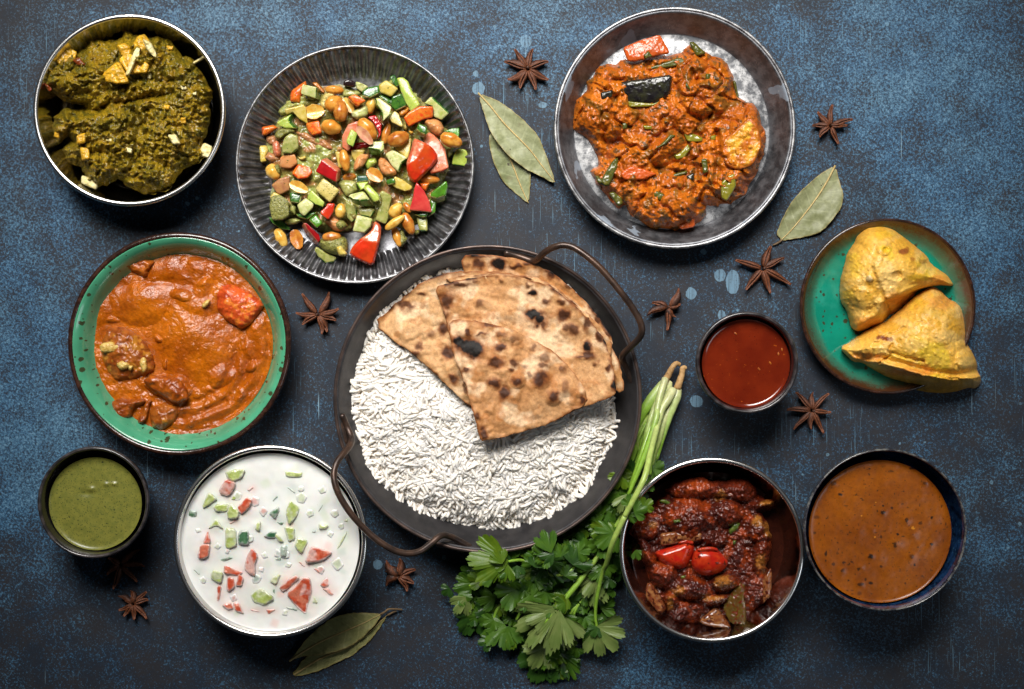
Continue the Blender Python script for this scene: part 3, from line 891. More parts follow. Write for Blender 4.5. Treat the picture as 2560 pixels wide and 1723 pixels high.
for i, pts in enumerate(([(290, 800), (350, 780), (430, 800), (430, 840), (340, 860), (290, 850)], [(395, 935), (430, 905), (490, 920), (490, 960), (420, 970)], [(560, 890), (600, 885), (610, 960), (580, 1000), (555, 940)], [(965, 525), (1025, 490), (1020, 540), (980, 570)], [(480, 935), (515, 940), (505, 975), (480, 970)])):
    poly = ragged(chaikin(FD(*pts), 1), 2.2, 8, 50 + i, 2); c = np.mean(poly, 0)
    zb = curry_z(c[0], c[1]) + (.0062 if i != 3 else .0005)
    pillow('curd_crumb', poly, zb, .0024, M_CREAM, curry, 1.5, .5, None, .0006, 6, 50 + i)

# spinach and paneer
M_SPIN = m_vc('spinach_curry', .42, 0, ((380, .45, .0010), (900, .45, .0007)), .4, 700, [(900, .62, (.040, .040, .005)), (600, .68, (.22, .11, .008))], None, spec=.5, roughn=(500, .2, .45))
OUT_A = ragged(FA((255, 430), (330, 345), (420, 385), (510, 300), (600, 285), (700, 290), (760, 235), (850, 250), (960, 285), (1010, 258), (1100, 300), (1170, 400), (1250, 440), (1310, 520), (1390, 640), (1395, 740), (1375, 800), (1385, 900), (1330, 1040), (1370, 1100), (1290, 1190), (1180, 1230), (1130, 1310), (1080, 1380), (940, 1410), (830, 1390), (740, 1330), (700, 1300), (640, 1350), (560, 1360), (470, 1310), (440, 1220), (350, 1190), (300, 1080), (380, 1020), (360, 985), (280, 1040), (225, 970), (240, 850), (330, 792), (440, 800), (470, 775), (430, 755), (340, 745), (270, 705), (160, 630), (155, 550), (200, 490)), 7, 13, 4, 4)
def spin_z(X, Y, d):
    wx = X + 8 * fbm(X, Y, 60, 2, 61); wy = Y + 8 * fbm(X, Y, 60, 2, 62)
    r = np.hypot(X - 323, Y - 275) / 200
    z = .019 + .012 * (1 - np.exp(-d / 11)) + .007 * np.clip(1 - r * r, 0, 1)
    for (a, rx, ry, rot, h) in (((900, 420), 170, 130, 20, .007), ((560, 560), 220, 110, -12, .006), ((330, 560), 150, 130, 20, .006), ((1220, 640), 170, 180, 0, .004), ((620, 960), 260, 170, 8, .005), ((1080, 1000), 220, 180, -10, .005), ((560, 1230), 150, 120, 0, .005), ((920, 1290), 180, 120, 0, .006), ((300, 910), 90, 90, 0, .004)):
        c = FA.pt(*a); z = z + h * dome(wx, wy, c[0], c[1], rx / FA.m, ry / FA.m, rot, .7)
    dl, _, _ = pdist(wx, wy, FA((380, 770), (520, 790), (640, 760), (800, 740), (960, 690), (1110, 690)))
    z = z - .0060 * np.exp(-(dl / 9) ** 2)
    dl, _, _ = pdist(wx, wy, FA((760, 790), (880, 860), (900, 950), (1010, 980)))
    z = z - .004 * np.exp(-(dl / 8) ** 2)
    n = .0042 * fbm(X, Y, 34, 4, 63, .62) + .0026 * (ridged(X, Y, 18, 3, 64) - .6) + .0013 * fbm(X, Y, 6, 2, 65)
    n = n + .0030 * (np.abs(fbm(wx, wy, 24, 3, 165)) * 3.2 - .6)
    return over_wall(z + n * np.clip(d / 4, .4, 1), X, Y, (323, 275), 241, .036)
def over_wall(z, X, Y, c, rpx, zr):
    """food never sinks through the steel wall it leans on"""
    r = np.hypot(X - c[0], Y - c[1]) / rpx
    return np.maximum(z, np.interp(r, [0, .74, .80, .865, .94, 1.1], [.002, .003, .008, .44 * zr, zr - .003, zr]))
def spin_c(X, Y, d, Z):
    c = cmix((.27, .172, .007), (.155, .110, .006), .5 + 1.3 * fbm(X, Y, 40, 4, 66))
    c = cmix(c, (.26, .145, .008), sstep(.1, .45, fbm(X, Y, 22, 3, 67)) * .7)
    return cmix(c, (.055, .056, .006), sstep(.15, .45, fbm(X, Y, 8, 3, 68)) * .7)
spinach = field('spinach_curry', OUT_A, spin_z, M_SPIN, None, 1.9, spin_c, .004, origin=(ax_, ay_, .004))
tag(spinach, 'thick olive green spinach curry with paneer in a steel bowl', 'curry')
def zat(fn, poly, x, y):
    d = sdist(np.array([x]), np.array([y]), poly)[0]
    return float(fn(np.array([x]), np.array([y]), np.maximum(d, 0))[0])
M_PAN = m_food('paneer_stained', [(.80, .46, .022), (.68, .33, .012), (.46, .26, .018)], 260, .4, .2, ((500, .4, .0008),), [(900, .66, (.09, .07, .012))])
M_PANW = m_food('paneer_white', [(.78, .70, .40), (.66, .54, .20)], 420, .5, .1, ((700, .5, .0008),), [(900, .70, (.14, .11, .02))])
M_TOMR = m_food('stewed_tomato', [(.24, .035, .008), (.15, .04, .008)], 300, .25, .3)
for i, (pts, m, nm, up, h) in enumerate((
    ([(710, 335), (760, 320), (800, 345), (790, 400), (740, 400)], M_PAN, 'paneer_cube', .0005, .004),
    ([(832, 330), (860, 275), (905, 268), (960, 345), (900, 395), (850, 370)], M_PAN, 'paneer_cube', .0005, .0045),
    ([(618, 540), (712, 462), (775, 595), (700, 600), (640, 590)], M_PAN, 'paneer_cube', .001, .0042),
    ([(740, 440), (780, 400), (850, 420), (920, 470), (900, 520), (790, 520)], M_PAN, 'paneer_cube', .0003, .003),
    ([(900, 300), (950, 320), (985, 390), (975, 410), (930, 370)], M_PANW, 'paneer_crumb', .004, .003),
    ([(842, 365), (862, 375), (855, 430), (835, 450), (800, 530), (772, 525), (800, 460), (810, 420)], M_PANW, 'paneer_crumb', .0022, .0034),
    ([(1080, 985), (1130, 985), (1155, 1040), (1110, 1045)], M_PANW, 'paneer_crumb', .0004, .003),
    ([(748, 1070), (812, 1080), (805, 1115), (770, 1100)], M_PANW, 'paneer_crumb', .0004, .003),
    ([(415, 990), (470, 975), (470, 1035), (420, 1040)], M_PAN, 'paneer_cube', .0006, .003),
    ([(440, 1075), (495, 1085), (500, 1150), (455, 1160)], M_PAN, 'paneer_cube', .0006, .003),
    ([(1305, 1110), (1335, 1050), (1388, 1075), (1370, 1140), (1320, 1130)], M_PANW, 'paneer_crumb', .003, .004),
    ([(458, 1285), (500, 1295), (555, 1345), (545, 1368), (460, 1335)], M_PANW, 'paneer_crumb', .003, .003),
    ([(1168, 860), (1200, 858), (1202, 895), (1170, 895)], M_PAN, 'paneer_crumb', .0006, .0025),
    ([(1168, 622), (1205, 628), (1205, 650), (1180, 650)], M_PANW, 'paneer_crumb', .0005, .002),
    ([(1255, 455), (1320, 415), (1328, 432), (1270, 465)], M_PANW, 'paneer_crumb', .003, .003),
    ([(630, 1010), (670, 1012), (665, 1030), (630, 1025)], M_PANW, 'paneer_crumb', .0004, .0018),
    ([(1255, 675), (1280, 670), (1280, 690), (1260, 690)], M_PANW, 'paneer_crumb', .0004, .0018),
    ([(920, 540), (950, 530), (950, 570), (930, 570)], M_PANW, 'paneer_crumb', .0004, .0018),
    ([(258, 940), (285, 945), (280, 1000), (250, 990)], M_PAN, 'paneer_crumb', .001, .002),
    ([(262, 430), (330, 350), (400, 390), (385, 440), (320, 480)], M_PAN, 'paneer_cube', .0012, .0036),
    ([(380, 440), (430, 412), (480, 478), (420, 480)], M_TOMR, 'tomato_piece', .0008, .0025),
    ([(162, 595), (200, 600), (240, 655), (210, 668)], M_TOMR, 'tomato_piece', .003, .003),
    ([(1030, 760), (1090, 765), (1080, 800), (1040, 800)], M_PAN, 'onion_piece', .0003, .0018),
    ([(1060, 330), (1120, 335), (1110, 365), (1065, 360)], M_PAN, 'onion_piece', .0003, .0018))):
    pq = FA(*pts); cq = np.mean(pq, 0); gq = 1.3 if 'paneer' in nm else 1.0
    poly = ragged(crisp([tuple(cq + (np.array(q) - cq) * gq) for q in pq]), 1.6, 8, 70 + i, 2); c = np.mean(poly, 0)
    pillow(nm, poly, zat(spin_z, OUT_A, c[0], c[1]) - .0004 + up, h, m, spinach, 1.6, .35, 6.0, .0010, 8, 70 + i, tilt=(RNG.rand() * .3 - .15, RNG.rand() * .3 - .15))

# aubergine curry
M_AUB = m_vc('aubergine_curry', .36, .1, ((400, .4, .0009), (1000, .35, .0005)), .22, 600, [(900, .68, (.07, .028, .005)), (600, .71, (.08, .075, .010))], None, roughn=(300, .26, .46))
OUT_C = ragged(FC((985, 355), (1060, 350), (1200, 330), (1310, 330), (1335, 270), (1380, 250), (1455, 318), (1530, 340), (1605, 410), (1620, 490), (1655, 600), (1740, 625), (1785, 690), (1825, 830), (1815, 930), (1740, 1080), (1690, 1170), (1600, 1225), (1520, 1240), (1465, 1228), (1440, 1315), (1390, 1360), (1310, 1385), (1200, 1378), (1120, 1370), (1030, 1330), (960, 1250), (920, 1245), (855, 1170), (790, 1110), (768, 1040), (815, 990), (800, 920), (740, 840), (660, 770), (655, 650), (700, 590), (745, 530), (740, 490), (800, 420), (870, 388)), 9, 16, 5, 3)
def aub_z(X, Y, d):
    wx = X + 10 * fbm(X, Y, 70, 2, 81); wy = Y + 10 * fbm(X, Y, 70, 2, 82)
    z = .0045 + .0085 * (1 - np.exp(-d / 11)) + .004 * (1 - np.exp(-d / 60))
    for (a, rx, ry, rot, h, p) in (((1440, 530), 190, 220, 10, .008, .6), ((840, 660), 170, 190, 0, .006, .7), ((1660, 930), 180, 280, 18, .007, .6), ((1180, 1250), 230, 130, 0, .006, .6), ((900, 480), 130, 90, 0, .004, .7), ((1250, 720), 180, 130, 0, .004, .8), ((1480, 1080), 90, 170, 10, .005, .7), ((1060, 930), 170, 110, -30, .004, .8), ((1000, 1100), 150, 90, 10, .004, .7), ((1330, 1150), 110, 120, 0, .003, .7), ((1360, 1270), 110, 110, 0, .004, .7), ((1230, 880), 120, 60, -25, .004, .7)):
        c = FC.pt(*a); z = z + h * dome(wx, wy, c[0], c[1], rx / FC.m, ry / FC.m, rot, p)
    for ln, w, dp in (([(1270, 470), (1290, 620), (1340, 690), (1430, 720), (1540, 700)], 8, .005), ([(1370, 430), (1390, 480), (1450, 490)], 7, .0055), ([(1530, 800), (1540, 950), (1520, 1100)], 8, .006), ([(1120, 870), (1180, 800), (1260, 780)], 7, .0035), ([(1160, 1010), (1260, 980), (1390, 1010), (1400, 1090)], 8, .005), ([(920, 560), (900, 680), (950, 800)], 7, .003), ([(930, 1130), (960, 1040), (930, 960), (1010, 900)], 6, .004), ([(1420, 1100), (1390, 1190), (1440, 1250)], 7, .004)):
        dl, _, _ = pdist(wx, wy, FC(*ln)); z = z - dp * np.exp(-(dl / w) ** 2)
    n = .0040 * fbm(X, Y, 38, 4, 83, .6) + .0034 * (ridged(X, Y, 30, 3, 84) - .62) + .0006 * fbm(X, Y, 6, 2, 85) + .0048 * (np.minimum(np.abs(fbm(wx, wy, 46, 2, 166)) * 3.0, .8) - .45)
    return z + n * np.clip(d / 6, .15, 1)
def aub_c(X, Y, d, Z):
    c = cmix((.48, .125, .006), (.35, .080, .004), .5 + 1.3 * fbm(X, Y, 46, 4, 86))
    c = cmix(c, (.12, .07, .010), sstep(.22, .45, fbm(X, Y, 20, 3, 87)) * .65)
    c = cmix(c, (.035, .025, .008), sstep(.33, .5, fbm(X, Y, 7, 2, 88)) * .8)
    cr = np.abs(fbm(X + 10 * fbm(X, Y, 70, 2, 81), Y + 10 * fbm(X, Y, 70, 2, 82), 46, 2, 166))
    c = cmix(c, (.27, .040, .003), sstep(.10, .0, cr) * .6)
    q = FC.pt(1690, 850); m = gauss(X, Y, q[0], q[1], 36, 62, 20)
    c = cmix(c, (.55, .24, .02), sstep(.35, .8, m + .35 * fbm(X, Y, 16, 3, 89)) * .9)
    return c
aub = field('aubergine_curry', OUT_C, aub_z, M_AUB, None, 1.9, aub_c, .002, origin=(cx_, cy_, .004))
tag(aub, 'chunky orange brown aubergine and green bean curry on a tin pan', 'curry')
M_EGG = m_food('aubergine_skin', [(.016, .015, .012), (.030, .030, .012), (.010, .008, .010)], 160, .25, .15, ((200, .08, .0005),))
M_BEAN = m_food('green_bean', [(.085, .085, .010), (.12, .10, .012), (.05, .06, .010)], 300, .3, .15, ((700, .2, .0004),), [(700, .68, (.25, .07, .01))])
M_GPEP = m_food('stewed_green_pepper', [(.22, .19, .016), (.16, .15, .014)], 240, .24, .4, ((500, .2, .0005),), [(600, .68, (.3, .09, .01))])
M_CARROT = m_food('stewed_carrot', [(.52, .085, .012), (.42, .075, .010)], 220, .3, .3, ((420, .35, .0008),), [(900, .68, (.2, .05, .008))])
M_POT = m_food('stewed_potato', [(.60, .27, .025), (.48, .17, .014)], 160, .28, .4, ((300, .25, .0008),), [(700, .7, (.30, .08, .008))])
def cp(nm, pts, m, up, h, p=.35, tilt=(0, 0), step=1.6, rough=.0005, ch=1, colf=None):
    poly = ragged(crisp(FC(*pts)), 1.2, 10, len(nm) + int(pts[0][0]) % 40, 2); c = np.mean(poly, 0)
    dd = sdist(np.array([c[0]]), np.array([c[1]]), OUT_C)[0][0]
    z0 = zat(aub_z, OUT_C, c[0], c[1]) if dd > 0 else .0045
    return pillow(nm, poly, z0 - .0009 + up, h * .72, m, aub, step, p, None if h > .0036 else 5.0, rough, 10, 5, colf, tilt=tilt)
cp('aubergine_skin', [(905, 515), (960, 490), (1100, 470), (1260, 448), (1245, 570), (1140, 635), (990, 635), (950, 570)], M_EGG, .003, .0042, .5, (.05, -.2))
tag(cp('aubergine_edge', [(975, 610), (1140, 625), (1195, 600), (1140, 645), (990, 645)], M_GPEP, .004, .0016), None)
cp('aubergine_skin', [(820, 560), (900, 540), (890, 590), (830, 600)], M_EGG, .001, .0022, .5)
cp('carrot_chunk', [(955, 288), (1060, 245), (1178, 208), (1215, 265), (1245, 325), (1120, 345), (1080, 365), (985, 372)], M_CARROT, .010, .004, .25, (0, .1))
cp('green_bean', [(1080, 330), (1110, 305), (1140, 340), (1090, 362)], M_BEAN, .0135, .0025)
cp('green_bean', [(1100, 405), (1180, 385), (1300, 345), (1345, 365), (1330, 390), (1190, 415), (1110, 425)], M_BEAN, .0012, .0035)
cp('green_bean', [(1355, 255), (1390, 255), (1465, 325), (1400, 345), (1380, 310)], M_BEAN, .002, .004)
cp('green_bean', [(850, 1125), (820, 1095), (900, 960), (930, 950), (930, 1000), (880, 1120)], M_BEAN, .001, .0036)
cp('green_bean', [(790, 1060), (810, 1060), (860, 1105), (850, 1125), (800, 1100)], M_BEAN, .001, .0032)
cp('green_bean', [(870, 1165), (900, 1155), (950, 1190), (958, 1230), (930, 1250)], M_BEAN, .003, .0036)
cp('green_bean', [(1230, 1065), (1290, 1040), (1345, 1025), (1345, 1050), (1240, 1080)], M_BEAN, .001, .003)
cp('green_bean', [(1340, 1060), (1390, 1040), (1385, 1090), (1350, 1090)], M_EGG, .0008, .002)
cp('green_bean', [(1430, 960), (1465, 955), (1475, 1040), (1440, 1050)], M_BEAN, .001, .0028)
cp('green_bean', [(1620, 490), (1640, 490), (1660, 600), (1650, 620)], M_BEAN, .002, .003)
cp('green_bean', [(1195, 860), (1240, 810), (1280, 815), (1220, 870), (1140, 910)], M_BEAN, .001, .0028)
cp('green_bean', [(950, 710), (980, 720), (985, 775), (955, 785)], M_BEAN, .001, .0024)
cp('green_bean', [(1340, 490), (1365, 530), (1360, 550), (1335, 520)], M_BEAN, .001, .0024)
cp('green_bean', [(1460, 445), (1490, 445), (1480, 485), (1455, 480)], M_BEAN, .0008, .0022)
cp('pepper_strip', [(1322, 800), (1380, 805), (1440, 830), (1440, 858), (1345, 858)], M_GPEP, .0012, .0028)
cp('pepper_strip', [(1265, 935), (1300, 920), (1350, 868), (1368, 900), (1330, 950), (1280, 968)], M_GPEP, .0012, .0028)
cp('pepper_strip', [(1545, 1110), (1580, 1060), (1635, 1042), (1640, 1130), (1585, 1215), (1550, 1195)], M_GPEP, .001, .003, .4)
cp('pepper_strip', [(1120, 1165), (1160, 1150), (1240, 1180), (1250, 1220), (1180, 1210)], M_BEAN, .001, .0026)
cp('pepper_strip', [(1075, 755), (1140, 755), (1135, 780), (1090, 780)], M_GPEP, .0008, .002)
cp('pepper_strip', [(1470, 820), (1520, 815), (1515, 845), (1480, 850)], M_GPEP, .0008, .002)
cp('tomato_chunk', [(938, 1045), (1000, 1000), (1080, 1015), (1170, 1050), (1080, 1085), (960, 1085)], M_CARROT, .0012, .0036, .4)
cp('tomato_chunk', [(1280, 1330), (1390, 1312), (1396, 1370), (1305, 1388)], M_CARROT, .0005, .0036, .3)
def pot_c(X, Y, d, Z):
    c = cmix((.62, .27, .016), (.44, .12, .008), .5 + 1.6 * fbm(X, Y, 26, 3, 189))
    c = cmix(c, (.72, .46, .05), sstep(.1, .5, fbm(X, Y, 18, 3, 190)) * .8)
    return cmix((.36, .085, .006), c, sstep(3, 16, d + 8 * fbm(X, Y, 20, 3, 191)))
cp('potato_wedge', [(1555, 850), (1640, 780), (1715, 705), (1770, 730), (1800, 880), (1745, 1000), (1650, 1030), (1570, 990)], M_AUB, .0004, .0030, .6, (0, 0), 1.9, .0010, 1, pot_c)

# chilli chicken
M_CHIL = m_vc('chilli_chicken', .18, .35, ((260, .6, .0013), (700, .5, .0008)), .3, 500, [(900, .68, (.02, .007, .004))], None, roughn=(300, .14, .32), coatr=.08)
OUT_J = ragged(FJ((480, 340), (560, 285), (700, 262), (800, 290), (930, 290), (1050, 270), (1105, 330), (1130, 390), (1250, 435), (1250, 485), (1160, 520), (1180, 580), (1230, 680), (1225, 800), (1180, 900), (1225, 960), (1215, 1120), (1150, 1180), (1055, 1310), (930, 1350), (720, 1300), (640, 1320), (520, 1330), (440, 1250), (310, 1150), (345, 1010), (310, 880), (280, 740), (205, 670), (270, 560), (370, 470), (460, 400)), 6, 16, 9, 4)
def chil_z(X, Y, d):
    wx = X + 9 * fbm(X, Y, 50, 2, 91); wy = Y + 9 * fbm(X, Y, 50, 2, 92)
    z = .018 + .007 * (1 - np.exp(-d / 9)) + .004 * (1 - np.exp(-d / 50))
    top = np.zeros_like(X)
    for (a, rx, ry, rot, h) in (((680, 330), 230, 80, -4, .011), ((640, 560), 200, 160, 25, .012), ((960, 350), 170, 90, 0, .010), ((1180, 450), 100, 50, -15, .009), ((900, 520), 130, 100, 0, .008), ((1150, 640), 110, 120, 0, .011), ((1150, 830), 70, 150, 12, .011), ((330, 800), 60, 130, -18, .012), ((430, 960), 130, 90, 25, .011), ((640, 1060), 200, 80, 5, .011), ((890, 1010), 110, 70, -10, .012), ((820, 1130), 110, 40, -12, .010), ((500, 1150), 50, 90, -10, .010), ((320, 650), 110, 60, -5, .009), ((1120, 1080), 110, 150, 10, .008), ((820, 700), 110, 50, 0, .008), ((600, 1220), 130, 70, 0, .006)):
        c = FJ.pt(*a); top = np.maximum(top, h * dome(wx, wy, c[0], c[1], rx / FJ.m, ry / FJ.m, rot, .55))
    z = z + top
    n = .0026 * fbm(X, Y, 26, 3, 93, .6) + .0024 * (.5 - worley(wx, wy, 11, 40)) + .0007 * fbm(X, Y, 5, 2, 95)
    return over_wall(z + n * np.clip(d / 5, .15, 1), X, Y, (1780, 1376), 232, .044)
def chil_c(X, Y, d, Z):
    c = cmix((.115, .016, .005), (.055, .008, .004), .5 + 1.3 * fbm(X, Y, 34, 4, 96))
    c = cmix(c, (.26, .036, .005), sstep(.0, .4, fbm(X, Y, 24, 3, 97)) * .75)
    for (x, y, rx, ry) in ((1150, 880, 45, 90), (880, 1010, 80, 55), (800, 1130, 90, 30), (500, 1170, 30, 60), (1120, 580, 50, 50), (370, 600, 40, 30), (560, 1080, 60, 40), (860, 400, 60, 40), (1200, 640, 40, 60), (1190, 450, 60, 26)):
        q = FJ.pt(x, y); c = cmix(c, (.36, .135, .022), sstep(.3, .9, gauss(X, Y, q[0], q[1], rx / 2.85, ry / 2.85) + .4 * fbm(X, Y, 9, 3, 98)) * .8)
    q = FJ.pt(700, 330)
    return cmix(c, (.30, .045, .006), sstep(.3, .9, gauss(X, Y, q[0], q[1], 40, 18) + .3 * fbm(X, Y, 9, 2, 99)) * .8)
chil = field('chilli_chicken', OUT_J, chil_z, M_CHIL, None, 1.9, chil_c, .004, origin=(jx_, jy_, .003))
tag(chil, 'sticky dark red chilli chicken with onion in the steel bowl', 'stir fry')
M_DARKS = m_food('dark_red_gravy', [(.022, .005, .003), (.035, .008, .004)], 120, .14, .1, ((120, .03, .0004),), coatr=.06)
gravy, _ = liquid('dark_gravy', (1774, 1377), 200, .0165, M_DARKS, 'thin dark red gravy pooled under the chilli chicken', 'gravy', lambda X, Y: .0004 * fbm(X, Y, 40, 3, 55), men=.0004, rings=50, seg=140, wob=.02)
M_ONI = m_food('stewed_onion', [(.30, .13, .045), (.22, .07, .02), (.14, .03, .010)], 180, .2, .3, ((260, .15, .0005),), [(300, .56, (.06, .010, .004))])
M_OLV = m_food('stewed_olive_pepper', [(.11, .068, .010), (.09, .04, .008)], 200, .25, .2, ((400, .4, .0007),), [(420, .56, (.12, .016, .005))])
M_SPR = m_food('spring_onion', [(.05, .085, .012), (.10, .12, .016)], 400, .25, .4)
def jp(nm, pts, m, up, h, p=.35, tilt=(0, 0), base=None, rough=.0006):
    poly = ragged(crisp(FJ(*pts)), 1.5, 10, int(pts[0][1]) % 37, 2); c = np.mean(poly, 0)
    z0 = base if base is not None else zat(chil_z, OUT_J, c[0], c[1])
    return pillow(nm, poly, z0 - .0012 + up, h, m, chil, 1.8, p, None, rough, 10, 6, tilt=tilt)
jp('onion_petal', [(425, 665), (560, 650), (740, 660), (720, 720), (560, 735), (430, 760)], M_ONI, .001, .003, .4)
jp('onion_petal', [(330, 1020), (365, 1015), (420, 1090), (480, 1200), (430, 1250), (320, 1120)], M_ONI, .004, .004, .4)
jp('onion_petal', [(700, 1290), (830, 1180), (940, 1330), (920, 1350), (740, 1320)], M_ONI, .004, .004, .4)
jp('pepper_piece', [(870, 1195), (985, 1005), (1040, 1040), (1045, 1280), (1030, 1325), (930, 1310)], M_OLV, .004, .004, .3, (.1, 0))
jp('onion_petal', [(1150, 1000), (1220, 900), (1228, 1000), (1215, 1120), (1160, 1170)], M_ONI, .003, .003, .4)
jp('spring_onion_bit', [(915, 650), (950, 590), (1000, 590), (985, 640), (930, 680)], M_SPR, .001, .0025)
jp('spring_onion_bit', [(945, 715), (970, 715), (970, 748), (945, 748)], M_SPR, .002, .0022)
jp('spring_onion_bit', [(420, 430), (460, 420), (520, 455), (500, 470), (440, 450)], M_SPR, .001, .002)
jp('spring_onion_bit', [(520, 570), (570, 565), (575, 590), (530, 595)], M_SPR, .001, .002)
jp('spring_onion_bit', [(570, 970), (605, 965), (610, 990), (575, 995)], M_SPR, .001, .002)
M_RED = m_food('glossy_red_pepper', [(.40, .012, .006), (.30, .008, .004), (.45, .035, .008)], 120, .2, .25, ((160, .2, .0008), (500, .25, .0005)), [(300, .62, (.12, .012, .005))], .05, coatr=.1)
M_REDT = m_food('red_pepper_flesh', [(.42, .05, .010), (.34, .015, .006)], 260, .22, .5, ((420, .3, .0007),))
for (pts, cut, lab) in (([(385, 795), (470, 765), (560, 735), (600, 712), (660, 730), (680, 770), (655, 850), (610, 920), (520, 925), (440, 885), (400, 835)], [(540, 740), (600, 708), (660, 715), (672, 745), (620, 742)], 'left of two glossy red pepper petals on the chilli chicken'),
                        ([(675, 780), (750, 765), (830, 770), (890, 830), (925, 880), (870, 945), (760, 978), (670, 940), (645, 880), (655, 830)], [(690, 775), (750, 758), (830, 765), (850, 795), (760, 790), (700, 800)], 'right of two glossy red pepper petals on the chilli chicken')):
    poly = chaikin(FJ(*pts), 2); c = np.mean(poly, 0)
    o = pillow('pepper_petal', poly, zat(chil_z, OUT_J, c[0], c[1]) + .001, .0085, M_RED, None, 1.8, .5, None, .0003, 30, 5, origin=(*P(c[0], c[1], .02)[:2], .018))
    tag(o, lab, 'pepper', 'red pepper petals')
    q = ragged(chaikin(FJ(*cut), 1), 1, 8, 5, 2)
    pillow('cut_edge', q, zat(chil_z, OUT_J, c[0], c[1]) + .0064, .002, M_REDT, o, 1.6, .4, None, .0008, 6, 5)
# ------------------------------------------------------------------ rice
RC0 = FE.pt(770, 780); RRAD = 640 / 1.912
RICE_OUT = FE((330, 360), (250, 440), (232, 520), (200, 610), (172, 690), (150, 740), (165, 790), (160, 870), (185, 960), (200, 1040), (225, 1120), (265, 1180), (340, 1245), (430, 1310), (520, 1350), (640, 1385), (760, 1405), (850, 1415), (940, 1390), (1040, 1370), (1110, 1350), (1160, 1300), (1230, 1275), (1290, 1220), (1310, 1140), (1350, 1060), (1385, 990), (1400, 900), (1400, 800), (1400, 650), (1330, 450), (1200, 260), (1000, 170), (700, 170), (480, 230))
def rice_z(X, Y):
    d = np.maximum(sdist(X, Y, RICE_OUT)[0], 0).reshape(np.shape(X))
    r = np.hypot(X - RC0[0], Y - RC0[1]) / RRAD
    return .0050 + .011 * (1 - np.exp(-d / 22)) + .012 * np.clip(1 - r * r, 0, 1) + .0034 * fbm(X, Y, 46, 3, 21) * np.clip(d / 20, 0, 1)
M_RICE = bpy.data.materials.new('x'); bpy.data.materials.remove(M_RICE)
def m_rice():
    g = G('boiled_rice')
    c = g.mix(g.ramp(g.noise(260, 2), .35, .65), (.90, .845, .775), (.88, .81, .71))
    return g.fin(c, .5, 0, None, .2, None, None, .5, (1, .9, .78), .0022)
M_RICE = m_rice()
BREAD_B = FE((255, 440), (330, 370), (420, 290), (500, 230), (600, 195), (700, 187), (820, 187), (950, 202), (1060, 222), (1160, 285), (1280, 385), (1360, 470), (1400, 545), (1380, 620), (900, 800), (735, 850), (640, 770), (560, 690), (470, 605), (350, 520))
BREAD_C = FE((545, 265), (620, 240), (700, 225), (800, 205), (950, 210), (1080, 252), (1180, 312), (1270, 400), (1340, 480), (1380, 560), (1402, 650), (1412, 720), (1416, 785), (1300, 820), (1200, 860), (1100, 915), (1000, 945), (880, 975), (780, 1002), (764, 985), (745, 900), (720, 820), (690, 720), (650, 620), (620, 500), (600, 420), (572, 330))
def grains(rows):
    """rows: x, y, z (metres), azimuth, pitch, length, radius, bend -> vertices and faces of curved grains"""
    V, F = [], []
    ns, nk = 6, 6
    ts = np.linspace(-1, 1, ns); ang = np.arange(nk) * 2 * math.pi / nk
    for (x, y, z, az, pi_, L, r, bd, roll) in rows:
        d = np.array([math.cos(az) * math.cos(pi_), math.sin(az) * math.cos(pi_), math.sin(pi_)])
        u = np.array([-math.sin(az), math.cos(az), 0]); w = np.cross(d, u)
        u2 = u * math.cos(roll) + w * math.sin(roll); w2 = np.cross(d, u2)
        o = len(V)
        for t in ts:
            c = np.array([x, y, z]) + d * t * L / 2 + u2 * bd * L * (t * t - .4)
            rr = r * max(.5, (1 - .5 * abs(t) ** 4)) 
            for a in ang:
                V.append(c + (u2 * math.cos(a) + w2 * math.sin(a) * .9) * rr)
        for i in range(ns - 1):
            for k in range(nk):
                k2 = (k + 1) % nk
                F.append((o + i * nk + k, o + i * nk + k2, o + (i + 1) * nk + k2, o + (i + 1) * nk + k))
        F.append(tuple(o + k for k in range(nk))[::-1]); F.append(tuple(o + (ns - 1) * nk + k for k in range(nk)))
    return np.array(V), F
